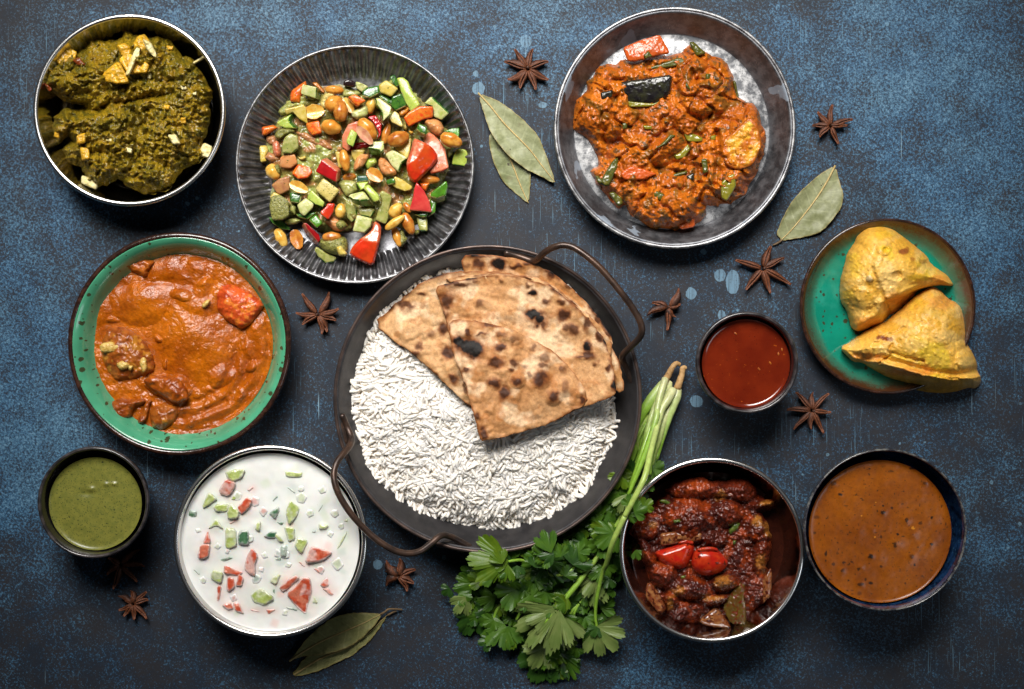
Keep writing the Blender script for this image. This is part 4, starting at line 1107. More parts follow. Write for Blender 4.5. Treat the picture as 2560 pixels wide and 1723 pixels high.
def grow_rice():
    rows = []
    xs = []
    pa = np.array(RICE_OUT); (x0, y0), (x1, y1) = pa.min(0), pa.max(0)
    n = 90000
    X = x0 + RNG.rand(n) * (x1 - x0); Y = y0 + RNG.rand(n) * (y1 - y0)
    d = sdist(X, Y, RICE_OUT)[0]; db = np.maximum(sdist(X, Y, BREAD_B)[0], sdist(X, Y, BREAD_C)[0])
    m = (d > 2) & (db < 16)
    X, Y, d = X[m], Y[m], d[m]
    # three layers: a packed bed, then grains that lie clear of each other on top
    take, lev = [], []
    used = 0
    for (cnt, mind, dz) in ((3600, 3.0, -.0016), (2300, 9.0, .0002), (1750, 12.5, .0019)):
        cells = {}
        got = 0
        while got < cnt and used < len(X):
            i = used; used += 1
            k = (int(X[i] // mind), int(Y[i] // mind))
            if any(math.hypot(X[i] - a, Y[i] - b) < mind for u in (-1, 0, 1) for v in (-1, 0, 1) for (a, b) in cells.get((k[0] + u, k[1] + v), ())): continue
            cells.setdefault(k, []).append((X[i], Y[i])); take.append(i); lev.append(dz); got += 1
    X, Y, d = X[take], Y[take], d[take]
    Z = rice_z(X, Y)
    for i in range(len(X)):
        lay = .5
        z = Z[i] + lev[i] + .0008 * (RNG.rand() - .5)
        az = 2.2 * math.pi * fbm(X[i], Y[i], 120, 1, 71) + RNG.randn() * .8
        if d[i] < 14:                                    # edge grains point outwards more often
            az = math.atan2(RC0[1] - Y[i], X[i] - RC0[0]) + RNG.randn() * .75
        pit = RNG.randn() * (.11 if lev[i] > 0 else .2) * (1.3 if lay > .7 else 1) - (.2 if d[i] < 14 else 0)
        L = .0094 + .0034 * RNG.rand()
        x, y, _ = P(X[i], Y[i], z)
        rows.append((x, y, max(z, .0048), az, pit, L, .00112 + .00018 * RNG.rand(), RNG.randn() * .085, RNG.randn() * .5))
    # grains that have slid off the mound and lie on the pan, mostly pointing outwards
    pb = np.array(ragged(chaikin(RICE_OUT, 1), 6, 20, 3, 6))
    for (x0, y0) in pb[RNG.rand(len(pb)) < .85]:
        if max(sdist(np.array([x0]), np.array([y0]), BREAD_B)[0][0], sdist(np.array([x0]), np.array([y0]), BREAD_C)[0][0]) > 0: continue
        az = math.atan2(RC0[1] - y0, x0 - RC0[0]); o = RNG.rand() * 10 - 5
        px, py = x0 + o * math.cos(az), y0 - o * math.sin(az)
        rr = math.hypot(px - 1219, py - 998) / 385
        z = .0052 + max(0, rr - .80) * .13 + .002 * RNG.rand()
        x, y, _ = P(px, py, z)
        rows.append((x, y, z, az + RNG.randn() * .6, .05 * RNG.randn(), .0096 + .003 * RNG.rand(), .00115, RNG.randn() * .08, 0))
    return grains(rows)
V, F = grow_rice()
# the mound below the loose grains
rice = mk('boiled_rice', V, F, M_RICE, None, origin=(ex_, ey_, .004))
tag(rice, 'mound of boiled white basmati rice in the iron pan', 'rice', None, 'stuff')
core = field('rice_core', chaikin(RICE_OUT, 1), lambda X, Y, d: rice_z(X, Y) - .0012 + .0006 * fbm(X, Y, 9, 2, 30), M_RICE, rice, 4)
core['kind'] = 'stuff'
lone = (((425, 265), .5, 'small loose rice grain on the bare pan wall, alone left of the flatbreads'), ((265, 398), 1.0, 'long loose rice grain lying left of the flatbread corner'), ((337, 342), .3, 'loose rice grain touching the charred left flatbread edge'),
        ((640, 186), .4, 'loose rice grain at the left of two peeping from behind the top flatbread'), ((668, 182), .9, 'loose rice grain at the right of two tucked against the back flatbread'), ((776, 101), 0, 'loose rice grain above the back flatbread edge'), ((1436, 903), .05, 'rice grain sticking out furthest at the right of the mound'), ((148, 715), -.7, 'rice grain sticking out furthest at the upper left of the mound'), ((1365, 1060), -.6, 'bent rice grain lying apart at the lower right mound edge'))
for (q, az, lab) in lone:
    px, py = FE.pt(*q)
    rr = math.hypot(px - 1219, py - 998) / 385
    z = .0052 if rr < .8 else .0052 + (rr - .8) * .12
    x, y, _ = P(px, py, z)
    v, f = grains([(x, y, z, az, .1, .0098 if '(265' in str(q) or q[0] == 265 else .008, .00115, .07, .2)])
    o = mk('rice_grain', v, f, M_RICE, None, origin=(x, y, z)); tag(o, lab, 'rice grain', 'stray rice grains')

# ------------------------------------------------------------------ flatbread
def m_bread():
    g = G('toasted_flatbread')
    c = g.attr('Col')
    n = g.noise(420, 5, .7); n2 = g.noise(130, 4, .6)
    c = g.mix(1.0, c, g.mix(g.ramp(n, .3, .7), (.78, .75, .72), (1.16, 1.14, 1.1)), 'MULTIPLY')
    c = g.mix(g.math('MULTIPLY', g.ramp(n2, .5, .72), .6), c, (1.28, 1.34, 1.4), 'MULTIPLY')
    c = g.mix(g.math('MULTIPLY', g.ramp(g.noise(1500, 2), .64, .70), .35), c, (.12, .05, .015))
    nm = g.bump(n2, .3, .0009); nm = g.bump(n, .4, .0006, nm)
    return g.fin(c, .62, 0, nm, .25, None, None, .06, (1, .6, .3), .0012)
M_BREAD = m_bread()
def bread(name, fr, out, zb, spots, seed, parent=None, arc=None, lift=None, bubbles=(), thick=.0016, base=(.56, .32, .15), origin=None, step=1.9):
    poly = ragged(chaikin(out, 1), 3.0, 13, seed, 3)
    sp = [(fr.pt(x, y), rx / fr.m, ry / fr.m, a) for (x, y, rx, ry, a) in spots]
    def zf(X, Y, d):
        q0 = FE.pt(720, 1010); rr_ = np.hypot(X - q0[0], Y - q0[1]); an_ = np.arctan2(Y - q0[1], X - q0[0])
        z = zb(X, Y) + .0009 * fbm(rr_, an_ * 90, 26, 3, seed + 9) + .0018 * fbm(X, Y, 90, 3, seed + 1) + .0007 * fbm(X, Y, 24, 3, seed + 2)
        for (c, rx, ry, a) in sp: z = z + .0008 * gauss(X, Y, c[0], c[1], rx * 1.25, ry * 1.25)
        for (x, y, r, h) in bubbles:
            c = fr.pt(x, y); z = z + h * dome(X, Y, c[0], c[1], r / fr.m, None, 0, .8)
        return z - .0005 * np.exp(-d / 3)
    def cf(X, Y, d, Z):
        c = cmix(base, np.array(base) * [.80, .70, .58], .5 + 1.3 * fbm(X, Y, 60, 4, seed + 3))
        c = cmix(c, (.76, .56, .36), sstep(.0, .4, fbm(X, Y, 44, 3, seed + 4)) * .65)
        c = cmix(c, (.36, .13, .03), sstep(.2, .5, fbm(X, Y, 26, 3, seed + 5)) * .5)
        wx = X + 9 * fbm(X, Y, 18, 3, seed + 6); wy = Y + 9 * fbm(X, Y, 18, 3, seed + 7)
        halo = np.zeros_like(X); core = np.zeros_like(X)
        for (q, rx, ry, a) in sp:
            gsn = gauss(wx, wy, q[0], q[1], rx * 1.15, ry * 1.15)
            halo = np.maximum(halo, sstep(.05, .65, gsn) * min(1, a + .1)); core = np.maximum(core, sstep(.45, .80, gsn + .12 * fbm(X, Y, 8, 2, seed)) * (1 if a == 1 else .72 * a))
        if arc is not None:                                # scorched along the outer arc
            da, tt, _ = pdist(X, Y, fr(*arc))
            n = fbm(X, Y, 30, 3, seed + 8)
            halo = np.maximum(halo, np.exp(-(da / 8) ** 2) * sstep(-.25, .2, n)); core = np.maximum(core, np.exp(-(da / 5) ** 2) * sstep(.0, .35, n))
        c = cmix(c, (.22, .075, .020), np.exp(-(d / 4.5) ** 2) * (.8 + .9 * fbm(X, Y, 22, 2, seed + 11)))  # toasted edge, its dark line also painted in place of shade along folds
        c = cmix(c, (.17, .046, .009), halo * .88)
        return cmix(cmix(c, (.045, .014, .006), np.minimum(core * 1.3, 1)), (.006, .004, .003), sstep(.6, .95, core))
    o = field(name, poly, zf, M_BREAD, parent, step, cf, thick, origin=origin)
    return o
def dome_b(dz, ww=0.0):
    dz = dz - .0243
    def f(X, Y):
        d = np.maximum(sdist(X, Y, RICE_OUT)[0], 0).reshape(np.shape(X))
        r = np.hypot(X - RC0[0], Y - RC0[1]) / RRAD
        zr_ = .0066 + .0104 * (1 - np.exp(-d / 23)) + .012 * np.clip(1 - r * r, 0, 1) + .0034 * np.maximum(fbm(X, Y, 46, 3, 21), 0)
        rp = np.hypot(X - 1219, Y - 998) / 385
        zw = np.interp(rp, [0, .835, .90, .955, 1], [.008, .0105, .0225, .0355, .040])
        wt = sstep(930, 1080, X)
        zw = zw * (1 - wt) + np.interp(rp, [.3, .6, .8, .9, 1], [.012, .0215, .0275, .0305, .034]) * wt + ww
        k = .003
        return dz + np.logaddexp(zr_ / k, zw / k) * k
    return f
BREAD_A = FE((672, 112), (760, 106), (900, 117), (1020, 150), (1130, 203), (1240, 300), (1320, 390), (1392, 490), (1402, 550), (1340, 560), (1230, 400), (1100, 290), (950, 240), (800, 225), (690, 215))
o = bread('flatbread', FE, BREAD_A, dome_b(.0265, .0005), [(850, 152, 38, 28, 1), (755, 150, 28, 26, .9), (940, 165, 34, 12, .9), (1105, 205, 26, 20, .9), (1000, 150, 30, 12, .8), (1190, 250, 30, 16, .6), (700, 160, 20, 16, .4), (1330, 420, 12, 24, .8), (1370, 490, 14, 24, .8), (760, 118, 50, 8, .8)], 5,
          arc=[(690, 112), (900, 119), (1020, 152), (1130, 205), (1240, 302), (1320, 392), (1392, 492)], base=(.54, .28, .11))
tag(o, 'rearmost charred flatbread, mostly hidden behind the two front ones', 'flatbread', 'folded flatbreads')
EDGE = FE((1380, 545), (1402, 560), (1430, 620), (1448, 690), (1455, 758), (1420, 772), (1405, 700), (1385, 620))
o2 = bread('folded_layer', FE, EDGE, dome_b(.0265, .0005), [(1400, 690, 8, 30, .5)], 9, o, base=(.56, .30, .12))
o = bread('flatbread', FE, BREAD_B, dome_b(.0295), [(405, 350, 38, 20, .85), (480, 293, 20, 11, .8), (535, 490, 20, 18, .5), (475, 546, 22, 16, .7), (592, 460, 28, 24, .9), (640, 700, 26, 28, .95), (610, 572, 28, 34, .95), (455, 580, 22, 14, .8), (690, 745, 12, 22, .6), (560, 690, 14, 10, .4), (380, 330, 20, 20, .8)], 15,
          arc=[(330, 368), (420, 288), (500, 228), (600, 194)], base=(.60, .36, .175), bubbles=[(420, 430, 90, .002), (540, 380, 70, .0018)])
tag(o, 'left flatbread with its charred outer edge, tucked under the front one', 'flatbread', 'folded flatbreads')
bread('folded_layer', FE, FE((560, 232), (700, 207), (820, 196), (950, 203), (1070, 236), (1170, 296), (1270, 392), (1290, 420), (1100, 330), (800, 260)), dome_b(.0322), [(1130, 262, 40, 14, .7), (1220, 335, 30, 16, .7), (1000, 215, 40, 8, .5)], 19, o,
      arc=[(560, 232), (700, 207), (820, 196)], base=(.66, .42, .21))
C_SP = [(1012, 292, 28, 17, 1), (1082, 330, 20, 15, .8), (1020, 392, 48, 26, 1), (1052, 425, 36, 26, 1), (1078, 455, 14, 22, .8), (996, 255, 13, 9, .6), (745, 241, 15, 10, .6), (765, 340, 24, 18, .55), (603, 328, 34, 42, .9), (655, 250, 60, 10, .85), (1163, 398, 28, 26, .95), (1207, 465, 26, 30, .8), (1180, 455, 20, 16, .7), (1278, 548, 20, 30, 1), (1285, 590, 30, 20, .9), (1260, 602, 40, 8, .8), (1275, 440, 18, 36, .8), (1340, 500, 14, 30, .9), (1380, 650, 12, 18, .9), (1400, 730, 12, 36, 1), (1320, 630, 12, 14, .7), (1160, 335, 20, 14, .8), (600, 395, 12, 20, .6), (865, 232, 14, 10, .5)]
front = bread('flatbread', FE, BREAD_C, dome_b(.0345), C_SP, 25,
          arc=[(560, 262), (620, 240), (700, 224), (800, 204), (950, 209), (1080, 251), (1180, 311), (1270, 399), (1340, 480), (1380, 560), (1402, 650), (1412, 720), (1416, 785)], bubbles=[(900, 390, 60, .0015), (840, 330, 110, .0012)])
tag(front, 'front flatbread on top, folded, with the largest burnt black blister', 'flatbread', 'folded flatbreads')
D_OUT = FE((610, 422), (700, 418), (800, 436), (900, 461), (1020, 511), (1130, 581), (1200, 651), (1260, 741), (1282, 818), (1200, 862), (1100, 918), (1000, 948), (880, 978), (780, 1004), (762, 987), (743, 900), (718, 820), (688, 720), (648, 620), (618, 500))
D_SP = [(705, 545, 62, 46, 1), (735, 560, 44, 48, 1), (660, 520, 30, 22, 1), (705, 480, 12, 24, .9), (770, 490, 26, 10, .8), (800, 450, 34, 10, .8), (865, 546, 26, 18, .95), (838, 625, 38, 24, .9), (930, 625, 18, 22, .8), (1053, 700, 32, 38, .95), (945, 711, 26, 20, .95), (832, 722, 32, 24, .95), (880, 770, 26, 34, .95), (1115, 790, 28, 30, .95), (785, 965, 20, 34, .9), (1252, 805, 14, 20, .9), (695, 660, 18, 12, .9), (690, 740, 10, 24, .8), (1065, 635, 20, 14, .6), (930, 507, 30, 24, .45), (1020, 550, 18, 12, .5), (865, 490, 20, 12, .5), (1075, 600, 20, 20, .5), (1165, 652, 20, 20, .55), (748, 885, 16, 16, .8), (905, 660, 16, 8, .8), (1000, 680, 16, 18, .5), (1175, 740, 18, 30, .4), (975, 640, 14, 12, .4)]
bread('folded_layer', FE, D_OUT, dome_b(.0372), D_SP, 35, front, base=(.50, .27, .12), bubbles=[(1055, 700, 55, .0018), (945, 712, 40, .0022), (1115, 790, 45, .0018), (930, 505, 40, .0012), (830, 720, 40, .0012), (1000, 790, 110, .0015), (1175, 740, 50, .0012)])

# ------------------------------------------------------------------ samosas
M_SAM = m_vc('fried_pastry', .42, .05, ((220, .35, .0010), (700, .4, .0007)), .16, 420, [(1800, .70, (.22, .10, .02))], .12, .0018, roughn=(120, .34, .52))
SAM1 = ragged(chaikin(FF((660, 458), (700, 447), (745, 450), (800, 463), (850, 498), (920, 552), (980, 598), (1020, 632), (1050, 690), (1110, 728), (1160, 765), (1190, 818), (1165, 836), (1110, 822), (1040, 832), (985, 860), (965, 885), (900, 945), (830, 1005), (760, 1042), (680, 1072), (605, 1102), (562, 1082), (545, 1030), (532, 970), (492, 920), (485, 850), (494, 760), (520, 690), (530, 620), (576, 560), (590, 520), (625, 480)), 1), 1.4, 14, 3, 3)
def ln(fr, *p): return fr(*p)
def sam1_z(X, Y, d):
    f = FF; m = f.m
    z = .006 + .021 * (1 - np.exp(-d / 22)) + .006 * gauss(X, Y, *f.pt(760, 700), 110, 90)
    # the raised flap: right of the fold line and above the cuff edge
    dl, t, sd = pdist(X, Y, f((770, 480), (715, 600), (690, 690), (720, 790), (775, 915)))
    z = z + .0026 * sstep(.08, .4, t) * sstep(-5, 8, dl * -sd) * np.exp(-np.maximum(dl * -sd, 0) / 60) * (Y > f.pt(0, 560)[1] - 20)
    dl2, t2, sd2 = pdist(X, Y, f((775, 915), (870, 880), (930, 850), (1040, 826), (1110, 816), (1190, 820)))
    below = np.where(sd2 > 0, dl2, -dl2)
    xm = sstep(f.pt(740, 0)[0], f.pt(800, 0)[0], X)
    z = z - .0115 * sstep(-3, 4, below) * xm
    z = z + .0016 * np.exp(-(np.abs(below + 8) / 6) ** 2) * xm
    # hanging fold at lower left
    dl3, _, sd3 = pdist(X, Y, f((740, 920), (710, 1000), (600, 1070)))
    z = z + .0032 * np.exp(-(dl3 / 9) ** 2)
    dl4, _, _ = pdist(X, Y, f((545, 910), (620, 980), (700, 960)))
    z = z - .0020 * np.exp(-(dl4 / 12) ** 2)
    for (x, y, r, h) in ((672, 775, 26, .0022), (760, 590, 50, .0018), (770, 600, 20, -.0024), (840, 760, 34, -.0028), (560, 800, 60, .0014), (625, 870, 50, .0013), (930, 650, 80, .0012), (980, 770, 40, .0014), (820, 850, 30, .0012)):
        c = f.pt(x, y); z = z + h * dome(X, Y, c[0], c[1], r / m, None, 0, .7)
    return z + (.0013 * fbm(X, Y, 42, 3, 101) + .0005 * fbm(X, Y, 11, 2, 102) + .0007 * np.clip(.28 - worley(X, Y, 17, 13), 0, 1) / .28) * np.clip(d / 8, 0, 1)
def sam_c(fr, reds, yels, pale, seed):
    def fn(X, Y, d, Z):
        c = cmix((.78, .45, .085), (.66, .34, .035), .5 + 1.3 * fbm(X, Y, 60, 3, seed))
        c = cmix(c, (.68, .47, .035), sstep(.05, .45, fbm(X, Y, 50, 3, seed + 1)) * .7)
        c = cmix(c, (.74, .50, .16), sstep(.15, .5, fbm(X, Y, 28, 3, seed + 2)) * .5)
        for (x, y, rx, ry, a, k) in yels:
            q = fr.pt(x, y); c = cmix(c, k, sstep(.25, .8, gauss(X, Y, q[0], q[1], rx / fr.m, ry / fr.m) + .3 * fbm(X, Y, 14, 3, seed + 3)) * a)
        c = cmix(c, (.48, .17, .028), np.exp(-d / 5) * .55)
        for (x, y, rx, ry, a) in reds:
            q = fr.pt(x, y); c = cmix(c, (.20, .045, .010), sstep(.35, .8, gauss(X, Y, q[0], q[1], rx / fr.m, ry / fr.m) + .45 * fbm(X, Y, 9, 3, seed + 4)) * a)
        return c
    return fn
YL = (.66, .41, .014); PL = (.84, .55, .18); OR = (.62, .22, .03)
s1 = field('samosa', SAM1, sam1_z, M_SAM, None, 1.8, sam_c(FF, [(880, 605, 50, 24, .9), (935, 660, 22, 18, .6), (1000, 670, 30, 20, .5), (560, 850, 50, 30, .0)], [(585, 720, 50, 80, .5, YL), (770, 500, 90, 30, .4, YL), (770, 595, 40, 26, .8, YL), (970, 770, 70, 26, .6, YL), (780, 780, 70, 110, .8, PL), (840, 900, 90, 40, .6, OR), (650, 1040, 110, 40, .7, OR), (670, 775, 22, 22, .8, (.66, .5, .25)), (1100, 780, 60, 30, .7, OR), (580, 960, 70, 70, .5, (.36, .19, .03))], None, 111), .004, origin=(*P(*FF.pt(800, 760), .01)[:2], .004))
tag(s1, 'golden samosa lying at the back of the turquoise plate, overlapped by the other', 'samosa', 'samosas on the turquoise plate')
SAM2 = ragged(chaikin(FF((488, 1198), (560, 1160), (600, 1122), (680, 1080), (780, 1032), (860, 962), (940, 892), (1010, 842), (1060, 826), (1110, 850), (1150, 900), (1215, 928), (1245, 985), (1260, 1100), (1265, 1170), (1300, 1225), (1332, 1290), (1330, 1340), (1357, 1385), (1345, 1430), (1312, 1456), (1285, 1440), (1220, 1466), (1130, 1496), (1020, 1490), (900, 1460), (800, 1412), (740, 1380), (690, 1332), (655, 1310), (628, 1290), (570, 1285), (530, 1245)), 1), 1.4, 14, 8, 3)
CUFF = [(488, 1205), (560, 1270), (630, 1292), (740, 1300), (780, 1310), (900, 1345), (1000, 1375), (1100, 1392), (1200, 1400), (1280, 1395), (1357, 1380)]
def sam2_z(X, Y, d):
    f = FF; m = f.m
    z = .006 + .023 * (1 - np.exp(-d / 24)) + .007 * gauss(X, Y, *f.pt(1080, 1150), 110, 95)
    dl, t, sd = pdist(X, Y, f(*CUFF))
    below = np.where(sd > 0, dl, -dl)
    wig = 2.2 * fbm(X, Y, 16, 2, 121)
    z = z + .0040 * np.exp(-((below + 4 + wig) / 6) ** 2)              # crimped seam
    z = z - .0030 * np.exp(-((below + 17 + wig) / 7) ** 2) * sstep(650, 800, (X - f.x0) * m)
    z = z - .015 * sstep(0, 48, below)
    for (line, w, dp) in (([(700, 1180), (735, 1160), (755, 1128), (820, 1110), (885, 1080)], 2.4, .0016), ([(780, 1220), (800, 1190), (810, 1175)], 2, .0025), ([(735, 1295), (770, 1260), (800, 1245)], 2.4, .003), ([(790, 1230), (900, 1255), (1000, 1285)], 4, .0025), ([(1090, 1375), (1160, 1385), (1230, 1395)], 3, .003), ([(960, 1050), (1000, 1035)], 2, .001)):
        a, _, _ = pdist(X + 5 * fbm(X, Y, 14, 3, 5), Y + 5 * fbm(X, Y, 14, 3, 6), f(*line)); z = z - dp * np.exp(-(a / w) ** 2)
    for (x, y, r, h) in ((1265, 1275, 68, .0040), (1120, 1130, 60, .0014), (950, 1170, 90, .0012), (655, 1225, 36, .0022), (1180, 1230, 22, .0012), (1140, 1050, 24, .001), (1200, 1010, 50, -.0010), (1235, 1180, 30, .0015), (1020, 1095, 24, .0008)):
        c = f.pt(x, y); z = z + h * dome(X, Y, c[0], c[1], r / m, None, 0, .7)
    return z + (.0012 * fbm(X, Y, 42, 3, 122) + .0005 * fbm(X, Y, 11, 2, 123) + .0007 * np.clip(.28 - worley(X, Y, 17, 9), 0, 1) / .28) * np.clip(d / 8, 0, 1)
s2 = field('samosa', SAM2, sam2_z, M_SAM, None, 1.8, sam_c(FF, [(745, 1140, 46, 22, 1), (790, 1150, 30, 18, .7), (1000, 1285, 16, 6, .8), (1240, 1010, 20, 20, .3)], [(640, 1260, 140, 40, .8, OR), (900, 1350, 280, 26, .75, OR), (1300, 1420, 70, 30, .7, PL), (1240, 960, 60, 70, .8, PL), (850, 1260, 120, 40, .5, YL), (1000, 1190, 120, 60, .3, YL), (950, 1180, 70, 40, .5, PL), (1270, 1290, 60, 50, .5, (.60, .42, .14)), (1000, 1430, 260, 40, .6, (.36, .21, .035)), (1120, 920, 90, 60, .6, OR), (1120, 1130, 60, 40, .5, PL), (1050, 990, 100, 40, .3, (.40, .27, .05))], None, 131), .004, origin=(*P(*FF.pt(950, 1200), .01)[:2], .004))
tag(s2, 'golden samosa in front with a crimped seam, hanging over the plate edge', 'samosa', 'samosas on the turquoise plate')

# ------------------------------------------------------------------ star anise
M_POD = m_vc('anise_pod', .55, 0, ((900, .6, .0006), (2600, .4, .0003)), .35, 900, None, None, spec=.35)
M_ASEED = m_food('anise_seed', [(.16, .05, .016), (.11, .03, .010)], 300, .15, .4)
def pod(parent, base, tip, z0, z1, seed, wscale=1.0, roll=0.0):
    rs = np.random.RandomState(seed)
    b = np.array(P(base[0], base[1], z0)); t = np.array(P(tip[0], tip[1], z1))
    ax = t - b; L = np.linalg.norm(ax); ax /= L
    side = np.cross(ax, [0, 0, 1]); side /= np.linalg.norm(side); up = np.cross(side, ax)
    cr, sr = math.cos(roll), math.sin(roll)
    side, up = side * cr + up * sr, up * cr - side * sr
    n = 12; V = []; C = []
    bend = (rs.rand() - .5) * .0012
    for i in range(n):
        s = i / (n - 1)
        w = .0030 * wscale * (math.sin(math.pi * min(1, s * .92 + .06) ** .8) ** .85 + .10) * (1 - .3 * s)
        h = .0062 * wscale * (math.sin(math.pi * min(1, s * .88 + .10) ** .75) ** .9 + .08)
        if s > .85: w *= 1 - (s - .85) * 4.5; h *= 1 - (s - .85) * 4
        g = .00055 * wscale * math.sin(math.pi * s) ** .7 * (1.5 if roll == 0 else 1)
        lip = .00055
        c = b + ax * L * s + side * bend * math.sin(math.pi * s) + up * (.0006 * math.sin(2 * math.pi * s))
        ring = [(0, -.42 * h), (g, -.0002), (g + lip, -.0001), (max(w, g + lip + .0002), -.38 * h), (w * .72, -.75 * h), (0, -h), (-w * .72, -.75 * h), (-max(w, g + lip + .0002), -.38 * h), (-g - lip, -.0001), (-g, -.0002)]
        lipc = (.125, .038, .014); sidec = (.032, .013, .008); dk = (.008, .004, .003)
        cs = [dk, lipc, lipc, sidec, sidec, sidec, sidec, sidec, lipc, lipc]
        for k, (u, v) in enumerate(ring):
            jit = (rs.rand(2) - .5) * .00035 * wscale if k in (3, 4, 6, 7) else (0, 0)
            V.append(c + side * (u + jit[0]) + up * (v + jit[1]))
            C.append(np.array(cs[k]) * (.8 + .4 * rs.rand()) * ((1.35 if s > .88 else 1)))
    F = []
    m = 10
    for i in range(n - 1):
        for k in range(m):
            k2 = (k + 1) % m
            F.append((i * m + k, i * m + k2, (i + 1) * m + k2, (i + 1) * m + k))
    F.append(tuple(range(m))[::-1]); F.append(tuple((n - 1) * m + k for k in range(m)))
    V = np.array(V)
    V[:, 2] = np.maximum(V[:, 2], .0003)
    return mk('pod', V, F, M_POD, parent, col=np.array(C))
def anise(fr, c, tips, label, seed, ws=1.0, rough=False, seeds=()):
    cx, cy = fr.pt(*c); x, y, _ = P(cx, cy, 0)
    t = empty('star_anise', (x, y, 0), label, 'star anise', 'star anise scattered on the table')
    rs = np.random.RandomState(seed)
    for i, tp in enumerate(tips):
        q = fr.pt(*tp)
        bx = cx + (q[0] - cx) * .08; by = cy + (q[1] - cy) * .08
        roll = (rs.rand() - .5) * 1.3 if not rough else (rs.rand() - .5) * 2.4
        pod(t, (bx, by), q, .0058, .0052 + rs.rand() * .0025, seed * 10 + i, ws * (.85 + .3 * rs.rand()), roll)
        if i in seeds:
            a = P(bx + (q[0] - bx) * .5, by + (q[1] - by) * .5, .0052)
            e = np.array(P(*q, 0)) - np.array(P(cx, cy, 0)); an = math.atan2(e[1], e[0])
            v, f = grains([(a[0], a[1], .0048, an, 0, .0048, .0013, 0, 0)])
            mk('seed', v, f, M_ASEED, t)
    pts = [(0, .0030, .0012)] 
    v = []
    tube('core', [(x, y, .0022), (x, y, .0045), (x, y, .0060)], [.0013, .0014, .0007], M_ASEED if False else M_POD, t, 8, 3, colf=lambda s: (.06, .026, .016))
    return t
anise(FM, (612, 315), [(500, 145), (655, 142), (790, 252), (788, 408), (680, 495), (545, 482), (440, 405), (412, 255)], 'full eight armed star anise above the pair of bay leaves', 1, 1.05)
anise(Fr(1980, 240, 9.8), (945, 740), [(630, 385), (995, 215), (1495, 575), (1360, 725), (1140, 1180), (675, 1010), (500, 725)], 'star anise with one long curved arm on the blue area beside the tin pan', 2, .8, seeds=(3,))
anise(Fr(1840, 600, 9.8), (670, 705), [(-10, 495), (860, 150), (1195, 440), (1350, 1095), (850, 1310), (240, 1225)], 'star anise with six slim arms below the single bay leaf', 3, .95)
anise(FL, (265, 255), [(360, 75), (378, 225), (340, 345), (255, 470), (65, 335), (110, 215)], 'shrivelled rough star anise between the pan handle and the red sauce', 4, .85, True)
anise(Fr(720, 720, 11.2), (835, 750), [(395, 155), (1150, 105), (1420, 575), (1345, 910), (1100, 1230), (945, 1295), (395, 1025), (215, 695)], 'star anise between the green curry plate and the iron pan', 5, .9)
anise(FL, (1610, 1220), [(1455, 1050), (1615, 1045), (1765, 1060), (1785, 1235), (1715, 1430), (1600, 1395), (1435, 1395), (1370, 1210)], 'star anise with thin arms below the red sauce cup and samosa plate', 6, .7)
anise(FT, (1350, 285), [(1215, 95), (1370, 75), (1550, 200), (1530, 360), (1455, 450), (1215, 395), (1200, 230)], 'stubby star anise under the lower pan handle beside the raita bowl', 7, 1.0, True)
anise(FG, (1000, 1300), [(985, 1195), (1105, 1205), (1118, 1265), (1105, 1410), (1010, 1415), (930, 1390), (893, 1345), (888, 1240)], 'small star anise on the dark board left of the raita bowl', 8, .75)
anise(FG, (905, 1005), [(1060, 885), (1090, 1015), (1035, 1130), (850, 1185), (805, 1080), (815, 950)], 'star anise lying in the shadow half under the chutney cup', 9, .8)

